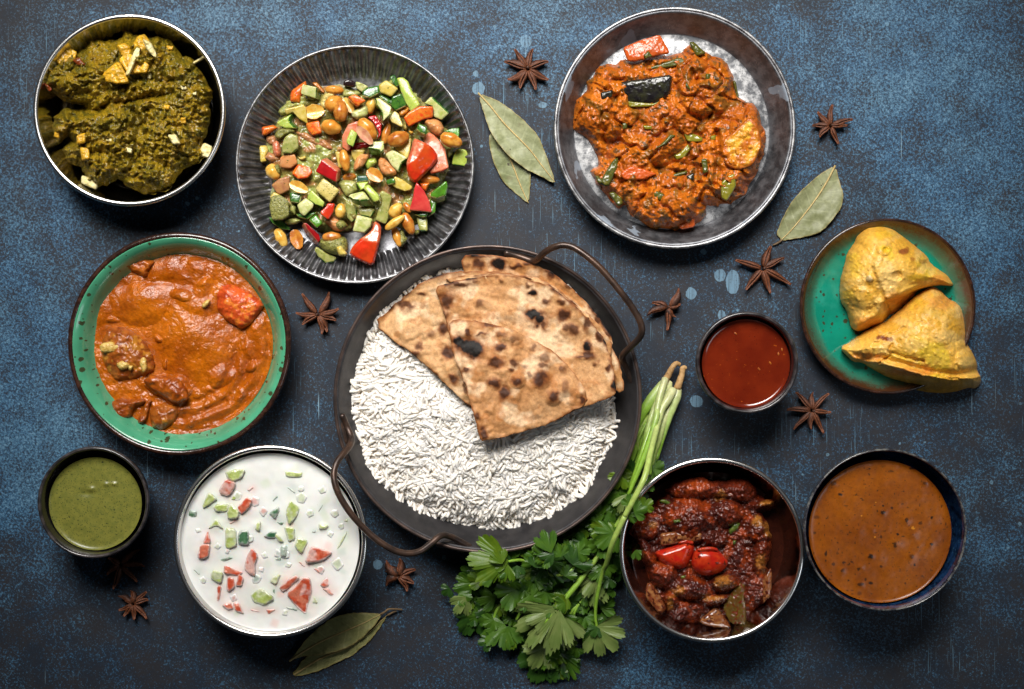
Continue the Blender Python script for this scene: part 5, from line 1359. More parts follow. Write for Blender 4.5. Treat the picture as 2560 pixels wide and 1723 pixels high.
# ------------------------------------------------------------------ bay leaves
def m_bay():
    g = G('dried_bay_leaf')
    c = g.attr('Col')
    n = g.noise(500, 4, .6)
    c = g.mix(1.0, c, g.mix(g.ramp(n, .3, .7), (.86, .86, .84), (1.12, 1.12, 1.1)), 'MULTIPLY')
    c = g.mix(g.math('MULTIPLY', g.ramp(g.noise(140, 3), .58, .72), .4), c, (.17, .14, .075))
    c = g.mix(g.ramp(g.noise(260, 2), .745, .755), c, (.05, .04, .02))
    nm = g.bump(g.voro(1500), .2, .0002); nm = g.bump(n, .15, .0003, nm)
    return g.fin(c, .48, 0, nm, .35)
M_BAY = m_bay()
M_RIB = m_food('bay_leaf_rib', [(.50, .38, .16), (.40, .29, .11)], 300, .5)
M_BSTEM = m_food('bay_leaf_stalk', [(.16, .10, .045), (.10, .06, .028)], 300, .55)
def bay(fr, out, axis, z0, label, seed, base, curl=.0022, stem=None, group='dried bay leaves', nv=8, flip=1, tiltz=0.0):
    poly = ragged(chaikin(fr(*out), 1), 1.3, 9, seed, 3)
    axp = [tuple(q[:2]) for q in bez([(*fr.pt(*a), 0) for a in axis], 6)]
    L = sum(math.dist(axp[i], axp[i + 1]) for i in range(len(axp) - 1))
    def zf(X, Y, d):
        da, t, sd = pdist(X, Y, axp)
        w = np.clip(da / 42, 0, 1.3)
        z = z0 + curl * w ** 2 * (.7 + .6 * fbm(X, Y, 90, 1, seed)) + .0013 * fbm(X, Y, 34, 2, seed + 1) * np.clip(w * 2, 0, 1) + tiltz * t
        return np.maximum(z + .0007 * np.exp(-(d / 3) ** 2) * fbm(X, Y, 16, 2, seed + 4), .0006)
    def cf(X, Y, d, Z):
        da, t, sd = pdist(X, Y, axp)
        c = cmix(base, np.array(base) * [.74, .76, .68], .5 + 1.3 * fbm(X, Y, 46, 3, seed + 2))
        ph = t * nv - flip * (da / L) * nv * .62 + (sd > 0) * .45 + .16 * fbm(X, Y, 40, 2, seed + 7)
        v = np.abs(ph - np.round(ph)) * L / nv
        c = cmix(c, np.array(base) * 1.45 + .03, np.exp(-(v / 1.3) ** 2) * .5 * np.clip(1 - da / 60, 0, 1))
        c = cmix(c, np.array(base) * [.70, .72, .7], np.exp(-((v - 4) / 3) ** 2) * .25)
        return cmix(c, (.34, .21, .05), np.exp(-d / 1.6) * .6)
    cx, cy = np.mean(poly, 0)
    o = field('bay_leaf', poly, zf, M_BAY, None, 1.6, cf, .0003, origin=(*P(cx, cy, z0)[:2], z0))
    tag(o, label, 'bay leaf', group)
    pts = []
    k = max(2, len(axp) // 12)
    for q in axp[::k] + [axp[-1]]:
        zz = float(zf(np.array([q[0]]), np.array([q[1]]), np.array([20.0]))[0])
        pts.append(P(q[0], q[1], zz + .00022))
    tube('midrib', pts, [.0003, .00055, .00075], M_RIB, o, 6, 3)
    if stem: tube('stalk', [P(*fr.pt(x, y), z) for x, y, z in stem], [.0008, .0007, .0006], M_BSTEM, o, 6, 4)
    return o
GRN = (.27, .285, .155)
bay(FM, [(285, 865), (340, 850), (500, 960), (620, 1080), (640, 1180), (634, 1320), (618, 1466), (560, 1420), (500, 1370), (400, 1280), (330, 1140), (300, 1040), (280, 930)], [(618, 1460), (550, 1310), (460, 1080), (345, 855)], .0012, 'lower bay leaf of the pair, half hidden under the other', 3, (.22, .24, .12), .0018)
bay(FM, [(186, 520), (330, 573), (450, 640), (600, 770), (700, 880), (750, 1000), (790, 1110), (850, 1285), (800, 1280), (720, 1225), (620, 1190), (540, 1130), (450, 1060), (380, 980), (310, 890), (270, 800), (240, 700)], [(843, 1280), (740, 1150), (620, 995), (420, 790), (290, 630), (190, 523)], .0045, 'large upper bay leaf of the pair between the two grey plates', 4, GRN, .0020)
bay(FF, [(462, 80), (490, 190), (513, 260), (500, 340), (450, 410), (390, 482), (320, 512), (220, 530), (130, 547), (118, 520), (102, 515), (110, 470), (150, 380), (200, 290), (290, 200), (370, 130)], [(125, 545), (200, 470), (320, 320), (400, 200), (460, 86)], .0015, 'single bay leaf between the tin pan and the samosa plate', 5, (.24, .25, .13), .0026, [(135, 540, .002), (105, 560, .0016), (78, 572, .0012)])
bay(FT, [(135, 1385), (200, 1325), (260, 1225), (420, 1110), (800, 960), (1120, 800), (1238, 712), (1120, 900), (1000, 1050), (900, 1120), (830, 1190), (700, 1240), (560, 1310), (400, 1375), (180, 1430)], [(1225, 720), (1040, 900), (800, 1080), (460, 1220), (165, 1402)], .0010, 'lower bay leaf beneath another beside the raita bowl', 6, (.25, .25, .10), .0014, [(1225, 725, .0018), (1290, 690, .0022), (1330, 675, .002)])
bay(FT, [(106, 1247), (190, 1140), (290, 1000), (440, 860), (600, 750), (740, 708), (880, 693), (1020, 697), (1155, 702), (1165, 718), (1120, 790), (1000, 930), (900, 1020), (780, 1090), (680, 1130), (560, 1165), (420, 1185), (280, 1190), (180, 1220)], [(1160, 710), (920, 830), (720, 915), (500, 1010), (300, 1120), (110, 1245)], .0046, 'upper bay leaf with its stalk, beside the raita bowl', 7, (.28, .275, .11), .0018, [(1150, 714, .005), (1200, 685, .005), (1240, 656, .0045), (1310, 654, .0035), (1395, 660, .002)])
# ------------------------------------------------------------------ coriander
M_LEAF = {}
def m_leaf(name, a, b, vein):
    g = G(name)
    uv = g.attr('Cd', 'Vector')
    s = g.n('SeparateXYZ', {0: uv})
    u, v = s.outputs[0], s.outputs[1]
    fan = g.math('ABSOLUTE', g.math('SINE', g.math('ADD', g.math('MULTIPLY', u, 9.0), g.math('MULTIPLY', g.noise(160, 2), 1.6))))
    vn_ = g.math('MULTIPLY', g.ramp(fan, .14, .0), g.ramp(v, 1.0, .3))
    c = g.mix(g.ramp(g.noise(150, 4, .6), .35, .65), a, b)
    c = g.mix(g.math('MULTIPLY', vn_, .45), c, vein)
    nm = g.bump(fan, .14, .0005); nm = g.bump(g.noise(700, 3), .25, .0004, nm)
    g.fin(c, .40, 0, nm, .4)
    tr = g.n('BsdfTranslucent', {'Color': tuple(min(1, x * 1.6) for x in b), 'Normal': nm})
    mx = g.n('MixShader', {0: .22})
    g.nt.links.new(g.b.outputs[0], mx.inputs[1]); g.nt.links.new(tr.outputs[0], mx.inputs[2])
    g.nt.links.new(mx.outputs[0], g.out.inputs[0])
    return g.m
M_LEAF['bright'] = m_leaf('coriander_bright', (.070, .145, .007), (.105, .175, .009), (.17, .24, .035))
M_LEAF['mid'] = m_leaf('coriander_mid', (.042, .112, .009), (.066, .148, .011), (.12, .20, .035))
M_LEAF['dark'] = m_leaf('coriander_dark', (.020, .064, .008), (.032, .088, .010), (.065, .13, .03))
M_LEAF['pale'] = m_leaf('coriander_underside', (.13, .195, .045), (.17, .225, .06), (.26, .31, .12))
def leaf(parent, fr, base, ang, size, tone, z, seed, lobes=3, spread=112, tip=.0, narrow=1.0):
    """one coriander leaflet: a toothed lobed fan on its own stalk point"""
    rs = np.random.RandomState(seed)
    nt, nr = 91, 7
    th = np.linspace(-1, 1, nt)
    A = np.radians(th * spread * narrow)
    lob = .52 + .48 * np.abs(np.cos(th * math.pi * lobes / 2 + (0 if lobes % 2 else math.pi / 2))) ** .38
    tooth = .86 + .14 * np.abs(np.sin(math.pi * (th * lobes * 2.3 + rs.rand()))) ** .5
    prof = lob * tooth * (1 - .22 * np.abs(th) ** 2) * (1 + .08 * (rs.rand(nt) - .5))
    R = size / fr.m * (.82 if tone == 'pale' else .72)
    a0 = math.radians(ang)
    bx, by = fr.pt(*base)
    V = []; U = []
    ph = rs.rand(4) * 6.28; cup = (rs.rand() - .4) * 1.2; lean = (rs.rand() - .5) * .35; side = (rs.rand() - .5) * .5
    if z > .035: lean, side = .06, .1
    for i in range(nr):
        q = i / (nr - 1)
        for j in range(nt):
            r = R * prof[j] * q
            px = bx + r * math.cos(a0 + A[j]); py = by - r * math.sin(a0 + A[j])
            x = r * math.cos(A[j]); y = r * math.sin(A[j])
            h = (lean * x + side * y) * S + S * R * (.10 * cup * (y / R) ** 2 - .10 * q ** 3 * abs(cup)) + S * R * .085 * q * q * math.sin(4.5 * A[j] + ph[0]) + S * R * .045 * q ** 3 * math.sin(11 * A[j] + ph[1])
            V.append(P(px, py, max(z + tip * q + h, .0008))); U.append((A[j], q))
    F = []
    for i in range(nr - 1):
        for j in range(nt - 1):
            F.append((i * nt + j, (i + 1) * nt + j, (i + 1) * nt + j + 1, i * nt + j + 1))
    return mk('leaf', np.array(V), F, M_LEAF[tone], parent, uv=np.array(U))
bx, by, _ = P(*FI.pt(640, 1000))
cor = empty('coriander_bunch', (bx, by, 0), 'bunch of fresh green coriander with stems and pale roots', 'herb bunch')
M_STEM = m_vc('coriander_stem', .35, .15, ((500, .2, .0004),), .14, 260, None, .1, .0015)
M_ROOT = m_food('coriander_root', [(.46, .28, .12), (.34, .19, .07)], 400, .6, 0, ((900, .5, .0006),), [(300, .66, (.2, .1, .04))])
WHT, LGT, GRS = (.46, .46, .24), (.33, .44, .10), (.20, .36, .035)
def stem(fr, rows, rad, ca=LGT, cb=GRS, flat=1.0, name='stem'):
    return tube(name, [P(*fr.pt(x, y), z) for x, y, z in rows], [r * S / 1 for r in rad] if not np.isscalar(rad) else rad * S, M_STEM, cor, 8, 5, colf=lambda t: cmix(ca, cb, np.array(min(1, t * 1.5))), flat=flat)
tube('root', [P(*FR.pt(x, y), z) for x, y, z in ((492, 262, .008), (528, 195, .009), (560, 140, .0095), (595, 112, .0095), (628, 125, .009))], [8.5 * S, 7.5 * S, 7 * S, 6.2 * S, 4.5 * S], M_ROOT, cor, 9, 5, wob=.25)
tube('root', [P(*FR.pt(x, y), z) for x, y, z in ((598, 358, .009), (628, 280, .009), (648, 215, .009), (655, 160, .009), (690, 158, .0085))], [9.5 * S, 8.5 * S, 7.5 * S, 7 * S, 4.5 * S], M_ROOT, cor, 9, 5, wob=.25)
stem(FR, ((505, 262, .007), (455, 330, .010), (350, 470, .011), (262, 600, .012), (205, 740, .012)), (7, 13, 15, 12, 8), WHT, GRS, .6)
stem(FR, ((520, 290, .007), (500, 360, .008), (440, 500, .010), (340, 640, .011), (250, 720, .011)), (9, 13, 12, 8, 6), WHT, LGT, .6)
stem(FR, ((485, 262, .010), (440, 400, .014), (405, 560, .017), (400, 625, .020), (370, 740, .022), (300, 960, .024), (210, 1190, .026), (120, 1400, .026)), (9, 9, 8.5, 8, 8, 8, 6.5, 5), WHT, GRS)
stem(FR, ((560, 370, .010), (505, 470, .014), (450, 560, .016), (415, 680, .019), (385, 800, .026), (335, 1000, .040), (290, 1200, .050), (230, 1340, .0525), (150, 1490, .052), (85, 1610, .050)), (12, 11, 9, 8, 7.5, 7.5, 7.5, 7, 7, 6.5), WHT, LGT)
stem(FR, ((605, 365, .008), (590, 450, .010), (520, 640, .012), (450, 840, .012), (395, 1010, .012), (380, 1060, .010)), (11, 12, 9, 8.5, 9, 8), WHT, GRS, .7)
stem(FR, ((540, 380, .008), (470, 500, .010), (430, 640, .012), (390, 860, .014), (340, 1060, .016), (330, 1200, .015)), (10, 10, 8, 7, 6, 5), WHT, GRS)
stem(FR, ((375, 610, .013), (325, 780, .018), (265, 960, .022), (170, 1250, .024), (120, 1380, .022)), (7.5, 7.5, 7, 6, 5), LGT, GRS)
stem(FR, ((450, 420, .012), (360, 600, .015), (300, 800, .018), (255, 1000, .020), (190, 1180, .020)), (9, 8, 7.5, 7, 5), WHT, GRS)
stem(FR, ((560, 480, .009), (470, 680, .012), (420, 860, .014), (370, 1010, .014), (345, 1120, .012)), (10, 9, 8, 7, 6), WHT, LGT)
stem(FR, ((300, 620, .009), (235, 780, .011), (190, 960, .013), (120, 1160, .014)), (9, 8, 7, 5), LGT, GRS)
stem(FR, ((300, 690, .012), (230, 830, .014), (210, 900, .014), (225, 980, .012)), (4, 4, 4, 3), GRS, LGT)
stem(FR, ((260, 760, .010), (250, 900, .012), (215, 1040, .014), (160, 1160, .014)), (6, 5, 5, 4), GRS, GRS)
for rows, rad in ((((936, 760, .050), (878, 885, .046), (850, 980, .034), (830, 1030, .026), (803, 1150, .018), (797, 1225, .014), (803, 1280, .012)), (6.5, 6.5, 6, 5, 4, 3.5)),
                  (((900, 790, .020), (845, 900, .020), (765, 1010, .020), (700, 1095, .021), (620, 1190, .022), (560, 1262, .022)), (6, 6, 6.5, 7, 6, 3)),
                  (((800, 800, .012), (640, 880, .012), (500, 970, .014), (440, 1035, .014), (390, 1088, .012)), (5, 5, 5, 5, 4)),
                  (((700, 900, .012), (505, 968, .024), (440, 968, .032), (383, 975, .0355)), (4.5, 4.5, 4, 3.5)),
                  (((760, 960, .012), (640, 1030, .014), (560, 1080, .014), (480, 1160, .014), (430, 1245, .014)), (5, 5, 5, 4, 3.5)),
                  (((780, 1080, .010), (720, 1170, .012), (685, 1245, .012)), (4.5, 4, 3.5)), (((760, 1120, .010), (700, 1190, .012), (672, 1235, .013)), (4.5, 4, 3)),
                  (((565, 1005, .020), (590, 1035, .022), (640, 1035, .024), (685, 1015, .024), (698, 992, .022)), (4, 4.5, 4.5, 4, 4)),
                  (((410, 1110, .010), (345, 1190, .010), (320, 1250, .010)), (4, 4, 3)), (((275, 1065, .012), (240, 1080, .013), (210, 1088, .013)), (4, 4, 3)),
                  (((930, 640, .022), (880, 760, .020), (790, 870, .016)), (6, 6, 5)), (((960, 700, .026), (880, 830, .022), (830, 900, .018)), (5.5, 5.5, 5)), (((600, 1300, .010), (620, 1390, .008), (660, 1450, .006)), (4, 4, 3)), (((205, 1140, .010), (215, 1210, .010)), (3.5, 3))):
    stem(FI, rows, rad, LGT, GRS)
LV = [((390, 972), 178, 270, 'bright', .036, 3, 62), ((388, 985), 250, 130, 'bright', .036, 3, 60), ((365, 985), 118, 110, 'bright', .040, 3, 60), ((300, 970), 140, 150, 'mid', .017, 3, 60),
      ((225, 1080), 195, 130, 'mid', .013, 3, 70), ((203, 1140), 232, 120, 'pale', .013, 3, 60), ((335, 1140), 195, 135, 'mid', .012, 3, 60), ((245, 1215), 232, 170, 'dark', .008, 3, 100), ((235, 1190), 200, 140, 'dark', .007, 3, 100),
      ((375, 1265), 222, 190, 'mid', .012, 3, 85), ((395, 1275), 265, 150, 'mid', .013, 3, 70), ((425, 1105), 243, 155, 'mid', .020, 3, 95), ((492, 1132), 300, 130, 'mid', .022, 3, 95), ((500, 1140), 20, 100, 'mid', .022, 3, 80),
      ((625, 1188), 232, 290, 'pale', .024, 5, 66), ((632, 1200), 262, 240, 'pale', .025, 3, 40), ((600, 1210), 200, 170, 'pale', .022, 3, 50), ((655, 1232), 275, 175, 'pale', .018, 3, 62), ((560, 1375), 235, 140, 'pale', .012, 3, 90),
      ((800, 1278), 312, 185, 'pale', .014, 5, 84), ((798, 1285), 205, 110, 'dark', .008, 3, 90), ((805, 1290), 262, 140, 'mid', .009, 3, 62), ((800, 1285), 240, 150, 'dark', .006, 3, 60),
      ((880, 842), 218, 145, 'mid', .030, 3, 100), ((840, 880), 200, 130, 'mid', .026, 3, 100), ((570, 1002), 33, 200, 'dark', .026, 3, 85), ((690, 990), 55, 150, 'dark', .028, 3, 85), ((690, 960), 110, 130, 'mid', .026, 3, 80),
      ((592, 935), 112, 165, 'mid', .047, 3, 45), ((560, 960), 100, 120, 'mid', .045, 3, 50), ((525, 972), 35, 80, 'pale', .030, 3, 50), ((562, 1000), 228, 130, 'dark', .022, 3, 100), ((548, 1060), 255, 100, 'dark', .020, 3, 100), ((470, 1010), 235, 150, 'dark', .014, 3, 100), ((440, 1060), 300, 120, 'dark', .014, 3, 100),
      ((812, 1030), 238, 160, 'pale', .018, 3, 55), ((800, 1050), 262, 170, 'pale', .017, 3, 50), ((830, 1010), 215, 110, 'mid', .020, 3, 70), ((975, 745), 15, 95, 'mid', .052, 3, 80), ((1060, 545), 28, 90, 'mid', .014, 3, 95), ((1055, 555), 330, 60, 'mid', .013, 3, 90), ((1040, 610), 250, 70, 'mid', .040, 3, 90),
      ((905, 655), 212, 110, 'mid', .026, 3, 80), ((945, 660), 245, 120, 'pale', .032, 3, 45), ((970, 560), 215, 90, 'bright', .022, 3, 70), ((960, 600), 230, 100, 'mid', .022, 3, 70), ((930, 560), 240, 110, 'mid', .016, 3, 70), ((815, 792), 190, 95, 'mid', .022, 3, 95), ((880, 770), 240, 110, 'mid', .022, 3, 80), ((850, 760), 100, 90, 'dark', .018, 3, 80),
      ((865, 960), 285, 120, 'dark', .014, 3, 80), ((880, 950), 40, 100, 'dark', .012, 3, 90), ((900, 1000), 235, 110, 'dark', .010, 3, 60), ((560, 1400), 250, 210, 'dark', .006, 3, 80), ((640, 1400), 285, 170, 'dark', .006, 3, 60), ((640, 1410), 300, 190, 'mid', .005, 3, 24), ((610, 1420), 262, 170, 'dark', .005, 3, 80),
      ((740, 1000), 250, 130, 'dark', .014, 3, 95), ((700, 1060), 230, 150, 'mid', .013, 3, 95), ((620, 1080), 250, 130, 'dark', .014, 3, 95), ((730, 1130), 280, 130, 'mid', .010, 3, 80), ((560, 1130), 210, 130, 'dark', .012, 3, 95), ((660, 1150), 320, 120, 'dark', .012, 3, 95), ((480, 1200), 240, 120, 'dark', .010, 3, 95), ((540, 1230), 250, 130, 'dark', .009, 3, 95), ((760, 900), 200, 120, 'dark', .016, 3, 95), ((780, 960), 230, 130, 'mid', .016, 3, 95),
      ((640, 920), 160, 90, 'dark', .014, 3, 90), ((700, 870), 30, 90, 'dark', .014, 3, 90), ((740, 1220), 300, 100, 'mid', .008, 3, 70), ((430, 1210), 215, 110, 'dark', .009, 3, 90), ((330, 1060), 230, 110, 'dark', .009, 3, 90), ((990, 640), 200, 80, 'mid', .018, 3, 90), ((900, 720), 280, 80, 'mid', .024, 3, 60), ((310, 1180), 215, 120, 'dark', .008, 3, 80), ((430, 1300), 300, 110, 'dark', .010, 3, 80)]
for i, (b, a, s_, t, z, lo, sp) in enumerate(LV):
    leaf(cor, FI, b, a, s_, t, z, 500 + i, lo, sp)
    for e in range(2):
        rs = np.random.RandomState(3000 + 7 * i + e)
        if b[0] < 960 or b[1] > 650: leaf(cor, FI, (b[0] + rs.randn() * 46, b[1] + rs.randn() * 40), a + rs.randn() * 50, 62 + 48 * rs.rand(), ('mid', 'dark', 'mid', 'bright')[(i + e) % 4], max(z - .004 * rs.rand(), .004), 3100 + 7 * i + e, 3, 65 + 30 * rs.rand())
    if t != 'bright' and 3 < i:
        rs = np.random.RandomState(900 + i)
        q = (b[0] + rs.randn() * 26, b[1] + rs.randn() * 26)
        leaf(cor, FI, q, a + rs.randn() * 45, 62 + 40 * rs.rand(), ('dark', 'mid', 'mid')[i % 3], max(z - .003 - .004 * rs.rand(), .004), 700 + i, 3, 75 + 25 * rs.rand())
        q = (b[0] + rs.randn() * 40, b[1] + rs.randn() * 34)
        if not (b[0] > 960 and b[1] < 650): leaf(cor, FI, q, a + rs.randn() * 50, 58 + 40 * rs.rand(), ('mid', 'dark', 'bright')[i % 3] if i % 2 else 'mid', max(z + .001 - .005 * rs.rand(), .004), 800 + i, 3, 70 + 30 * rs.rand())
for i in range(64):
    rs = np.random.RandomState(1200 + i)
    t = rs.rand()
    q = (985 - 185 * t + rs.randn() * 20, 560 + 240 * t + rs.randn() * 14)
    leaf(cor, FI, q, 215 + rs.randn() * 60, 56 + 40 * rs.rand(), ('mid', 'bright', 'dark', 'mid')[i % 4], .010 + .014 * rs.rand(), 1300 + i, 3, 70 + 30 * rs.rand())
tag(cor, None)

# ------------------------------------------------------------------ chopped salad
HERB = [(800, .665, (.05, .055, .010)), (420, .70, (.10, .11, .02))]
def mf(name, cols, **k):
    k.setdefault('specks', HERB); k.setdefault('coat', .15); k.setdefault('bumps', ((220, .35, .0009), (700, .35, .0005))); k.setdefault('rough', .24)
    return m_food(name, cols, **k)
K = dict(
    cu=mf('cucumber_flesh', [(.44, .46, .16), (.34, .38, .09), (.52, .51, .24)], nscale=160, sss=.2, sscale=.002),
    cb=mf('cucumber_flesh_bright', [(.42, .50, .10), (.32, .41, .06)], nscale=140, sss=.3, sscale=.002),
    cd=mf('cucumber_flesh_dressed', [(.29, .30, .075), (.21, .23, .045), (.36, .35, .12)], nscale=200, sss=.25, sscale=.002),
    sk=mf('cucumber_skin', [(.030, .115, .014), (.012, .055, .012), (.06, .17, .02)], nscale=260, rough=.2, coat=.5),
    skb=mf('green_pepper_skin', [(.08, .24, .015), (.05, .15, .012)], nscale=200, rough=.18, coat=.5),
    skt=mf('cucumber_skin_wet', [(.06, .14, .10), (.03, .08, .05)], nscale=260, rough=.15, coat=.6),
    tr=mf('tomato_skin', [(.56, .040, .008), (.46, .022, .008)], nscale=90, rough=.16, coat=.6, specks=[(1300, .70, (.10, .05, .01))]),
    td=mf('dark_red_skin', [(.40, .010, .012), (.30, .008, .010)], nscale=120, rough=.15, coat=.6, specks=[(1300, .70, (.10, .05, .01))]),
    tp=mf('pink_red_skin', [(.58, .065, .050), (.50, .03, .03)], nscale=90, rough=.18, coat=.5, specks=[(1300, .70, (.10, .05, .01))]),
    tf=mf('tomato_flesh', [(.56, .16, .075), (.50, .11, .05), (.54, .20, .10)], nscale=180, sss=.2, sscale=.002),
    to=mf('tomato_flesh_dull', [(.40, .17, .08), (.30, .12, .05), (.42, .2, .07)], nscale=220),
    pe=mf('orange_red_pepper', [(.60, .105, .010), (.56, .045, .008), (.60, .18, .02)], nscale=260),
    pc=mf('peach_orange_chunk', [(.60, .28, .11), (.55, .22, .07)], nscale=180, sss=.2, sscale=.002),
    ma=mf('yellow_cube', [(.54, .40, .06), (.44, .31, .04), (.56, .44, .12)], nscale=180),
    mp=mf('pale_yellow_cube', [(.58, .47, .16), (.48, .38, .10)], nscale=260, specks=[(900, .60, (.14, .14, .03)), (1500, .64, (.04, .045, .008))]),
    eg=mf('dark_aubergine_skin', [(.014, .008, .010), (.03, .014, .012)], nscale=160, rough=.12, coat=.6, specks=[]),
    no=mf('peanut_orange', [(.54, .20, .022), (.42, .125, .012), (.60, .28, .045)], nscale=170, rough=.22, specks=[(800, .70, (.10, .07, .015))], bumps=((240, .35, .0008), (800, .3, .0004))),
    nb=mf('peanut_brown', [(.42, .125, .016), (.28, .07, .010), (.50, .20, .03)], nscale=170, rough=.22, specks=[(800, .70, (.10, .07, .015))], bumps=((240, .35, .0008), (800, .3, .0004))),
    ng=mf('peanut_golden', [(.64, .33, .04), (.54, .23, .022), (.66, .42, .09)], nscale=170, rough=.24, specks=[(800, .68, (.10, .09, .015))], bumps=((240, .35, .0008), (800, .3, .0004))),
    np=mf('peanut_pale', [(.55, .28, .14), (.46, .17, .09)], nscale=300, rough=.4, specks=[(1500, .68, (.08, .07, .012))], bumps=((600, .3, .0006),)),
    ps=mf('herb_pesto', [(.20, .20, .040), (.13, .14, .028), (.26, .24, .06)], nscale=500, rough=.4, specks=[(900, .58, (.05, .055, .012)), (1500, .60, (.03, .035, .008))], bumps=((500, .7, .0014), (1400, .4, .0006))),
)
NAMES = dict(cu='cucumber_cube', cb='cucumber_cube', cd='cucumber_cube', sk='cucumber_cube', skb='green_pepper_piece', skt='cucumber_cube', tr='tomato_chunk', td='tomato_chunk', tp='tomato_chunk', tf='tomato_chunk', to='tomato_chunk', pe='pepper_chunk', pc='melon_chunk', ma='yellow_cube', mp='yellow_cube', eg='aubergine_chip', no='peanut', nb='peanut', ng='peanut', np='peanut', ps='dressed_chunk')
NAMES['pc'] = 'tomato_chunk'
CATS = dict(cucumber_cube='cucumber', green_pepper_piece='green pepper', tomato_chunk='tomato', pepper_chunk='red pepper', yellow_cube='yellow cube', aubergine_chip='aubergine', peanut='peanut', dressed_chunk='salad chunk')
GRP = dict(cucumber_cube='cucumber pieces in the salad', green_pepper_piece='green pepper pieces in the salad', tomato_chunk='tomato pieces in the salad', pepper_chunk='red pepper pieces in the salad', yellow_cube='yellow cubes in the salad', peanut='peanuts in the salad', dressed_chunk='pesto coated pieces in the salad')
def lvl(L): return .0075 + .0034 * L
def salad(fr, kind, pts, L, label, shift=(0, 0), side=None, soft=0, thick=.0085):
    top = fr(*pts); z = lvl(L)
    c = np.mean(np.array(top), 0)
    top = [(c[0] + (q[0] - c[0]) * 1.06, c[1] + (q[1] - c[1]) * 1.06) for q in top]
    sh = (shift[0] / fr.m, shift[1] / fr.m)
    rs = np.random.RandomState(int(abs(pts[0][0]) * 7 + abs(pts[0][1])) % 9999)
    tl = ((rs.rand() - .5) * .34, (rs.rand() - .5) * .34)
    nm = NAMES[kind]
    if kind in ('tr', 'td', 'pe', 'tp') and side is None: side = 'tf'
    if soft:
        poly = ragged(crisp(top) if soft < 2 else chaikin(top, 1 if soft < 3 else 2), 1.1, 8, rs.randint(50), 2)
        o = pillow(nm, poly, max(z - .005 - .002 * (soft - 1), .0036), .005 + .0016 * (soft - 1), K[kind], None, 1.5, .32 if soft < 3 else .5, None, .0007 if soft > 1 else .0004, 9, rs.randint(50), origin=(*P(c[0], c[1], z)[:2], max(z - .007, .003)), tilt=(tl[0] * .7, tl[1] * .7))
    else:
        mats = [K[kind]] + ([K[side]] if side else [])
        if side and kind in ('cu', 'cb', 'cd', 'ma', 'mp'): mats.append(K[kind])
        o = piece(nm, top, z, thick, mats, sh, None, .0015, 3, tl, jit=.0012)
    tag(o, label, CATS[nm], GRP.get(nm))
    return o
def nut(fr, kind, cx, cy, ln_, wd, ang, L, label, half=False):
    px, py = fr.pt(cx, cy); a = ln_ / fr.m / 2 * S; b = wd / fr.m / 2 * S
    z = lvl(L) - b * .55
    x, y, _ = P(px, py, z)
    n, m = 15, 14
    V = []
    c_, s_ = math.cos(math.radians(ang)), math.sin(math.radians(ang))
    rs = np.random.RandomState(int(cx + cy * 3) % 9999)
    tl = (rs.rand() - .5) * .5; sm = 1.57 + (rs.rand() - .5) * 1.6
    n, m = 17, 22
    for i in range(n):
        u = -1 + 2 * i / (n - 1)
        r = math.sqrt(max(0, 1 - abs(u) ** 2.3)) * (1 + .05 * math.cos(u * 6)) * (1 - .10 * u)
        for k in range(m):
            t = 2 * math.pi * k / m
            if not half: r_ = r * (1 - .13 * math.exp(-((t - sm) / .22) ** 2) * (1 - u ** 4))
            else: r_ = r
            yy = b * r_ * math.cos(t); zz = b * .95 * r_ * math.sin(t)
            if half and zz > 0:
                q = abs(math.cos(t))
                zz = b * r * (.10 + .16 * q ** 3 - .20 * math.exp(-(q / .35) ** 2) * (1 - u * u)) 
            zz += tl * a * u * .5
            xx = a * u
            V.append((x + xx * c_ + yy * s_, y + xx * s_ * 1 - yy * c_ * 1 if False else y - (-(xx * s_) + yy * c_), z + zz))
    F = []
    for i in range(n - 1):
        for k in range(m):
            k2 = (k + 1) % m
            F.append((i * m + k, (i + 1) * m + k, (i + 1) * m + k2, i * m + k2))
    V = np.array(V); V[:, 2] = np.maximum(V[:, 2], .0032)
    o = mk('peanut', V, F, K[kind], None, origin=(x, y, z - b))
    bm = bmesh.new(); bm.from_mesh(o.data); bmesh.ops.recalc_face_normals(bm, faces=bm.faces); bm.to_mesh(o.data); bm.free()
    o.data.polygons.foreach_set('use_smooth', np.full(len(o.data.polygons), True))
    tag(o, label, 'peanut', GRP['peanut'])
# the herb dressing that holds the pile together
DRESS = ragged(chaikin(FB((430, 330), (560, 300), (760, 300), (900, 330), (1010, 260), (1080, 270), (1170, 330), (1230, 420), (1340, 500), (1400, 600), (1430, 680), (1400, 800), (1330, 900), (1330, 1000), (1270, 1050), (1230, 1130), (1120, 1190), (980, 1150), (900, 1160), (760, 1200), (600, 1210), (500, 1150), (330, 1110), (270, 1000), (300, 880), (260, 760), (250, 620), (330, 540), (350, 420)), 1), 5, 14, 12, 2)
def dress_z(X, Y, d):
    return .0036 + .0086 * (1 - np.exp(-d / 14)) + (.0030 * fbm(X, Y, 26, 3, 151) + .0018 * (.5 - worley(X, Y, 15, 22))) * np.clip(d / 8, .1, 1)
def dress_c(X, Y, d, Z):
    w = vn(X / 17, Y / 17, 30)
    c = cmix((.29, .25, .065), (.19, .175, .045), .5 + fbm(X, Y, 20, 3, 152))
    c = cmix(c, (.30, .33, .09), sstep(.55, .75, w))
    c = cmix(c, (.36, .15, .055), sstep(.35, .2, w) * .8)
    return cmix(c, (.05, .06, .012), sstep(.25, .5, fbm(X, Y, 6, 2, 153)) * .6)
M_DRS = m_vc('herb_dressing', .24, .4, ((500, .4, .0008),), .25, 600, [(1300, .64, (.03, .04, .008))], .1)
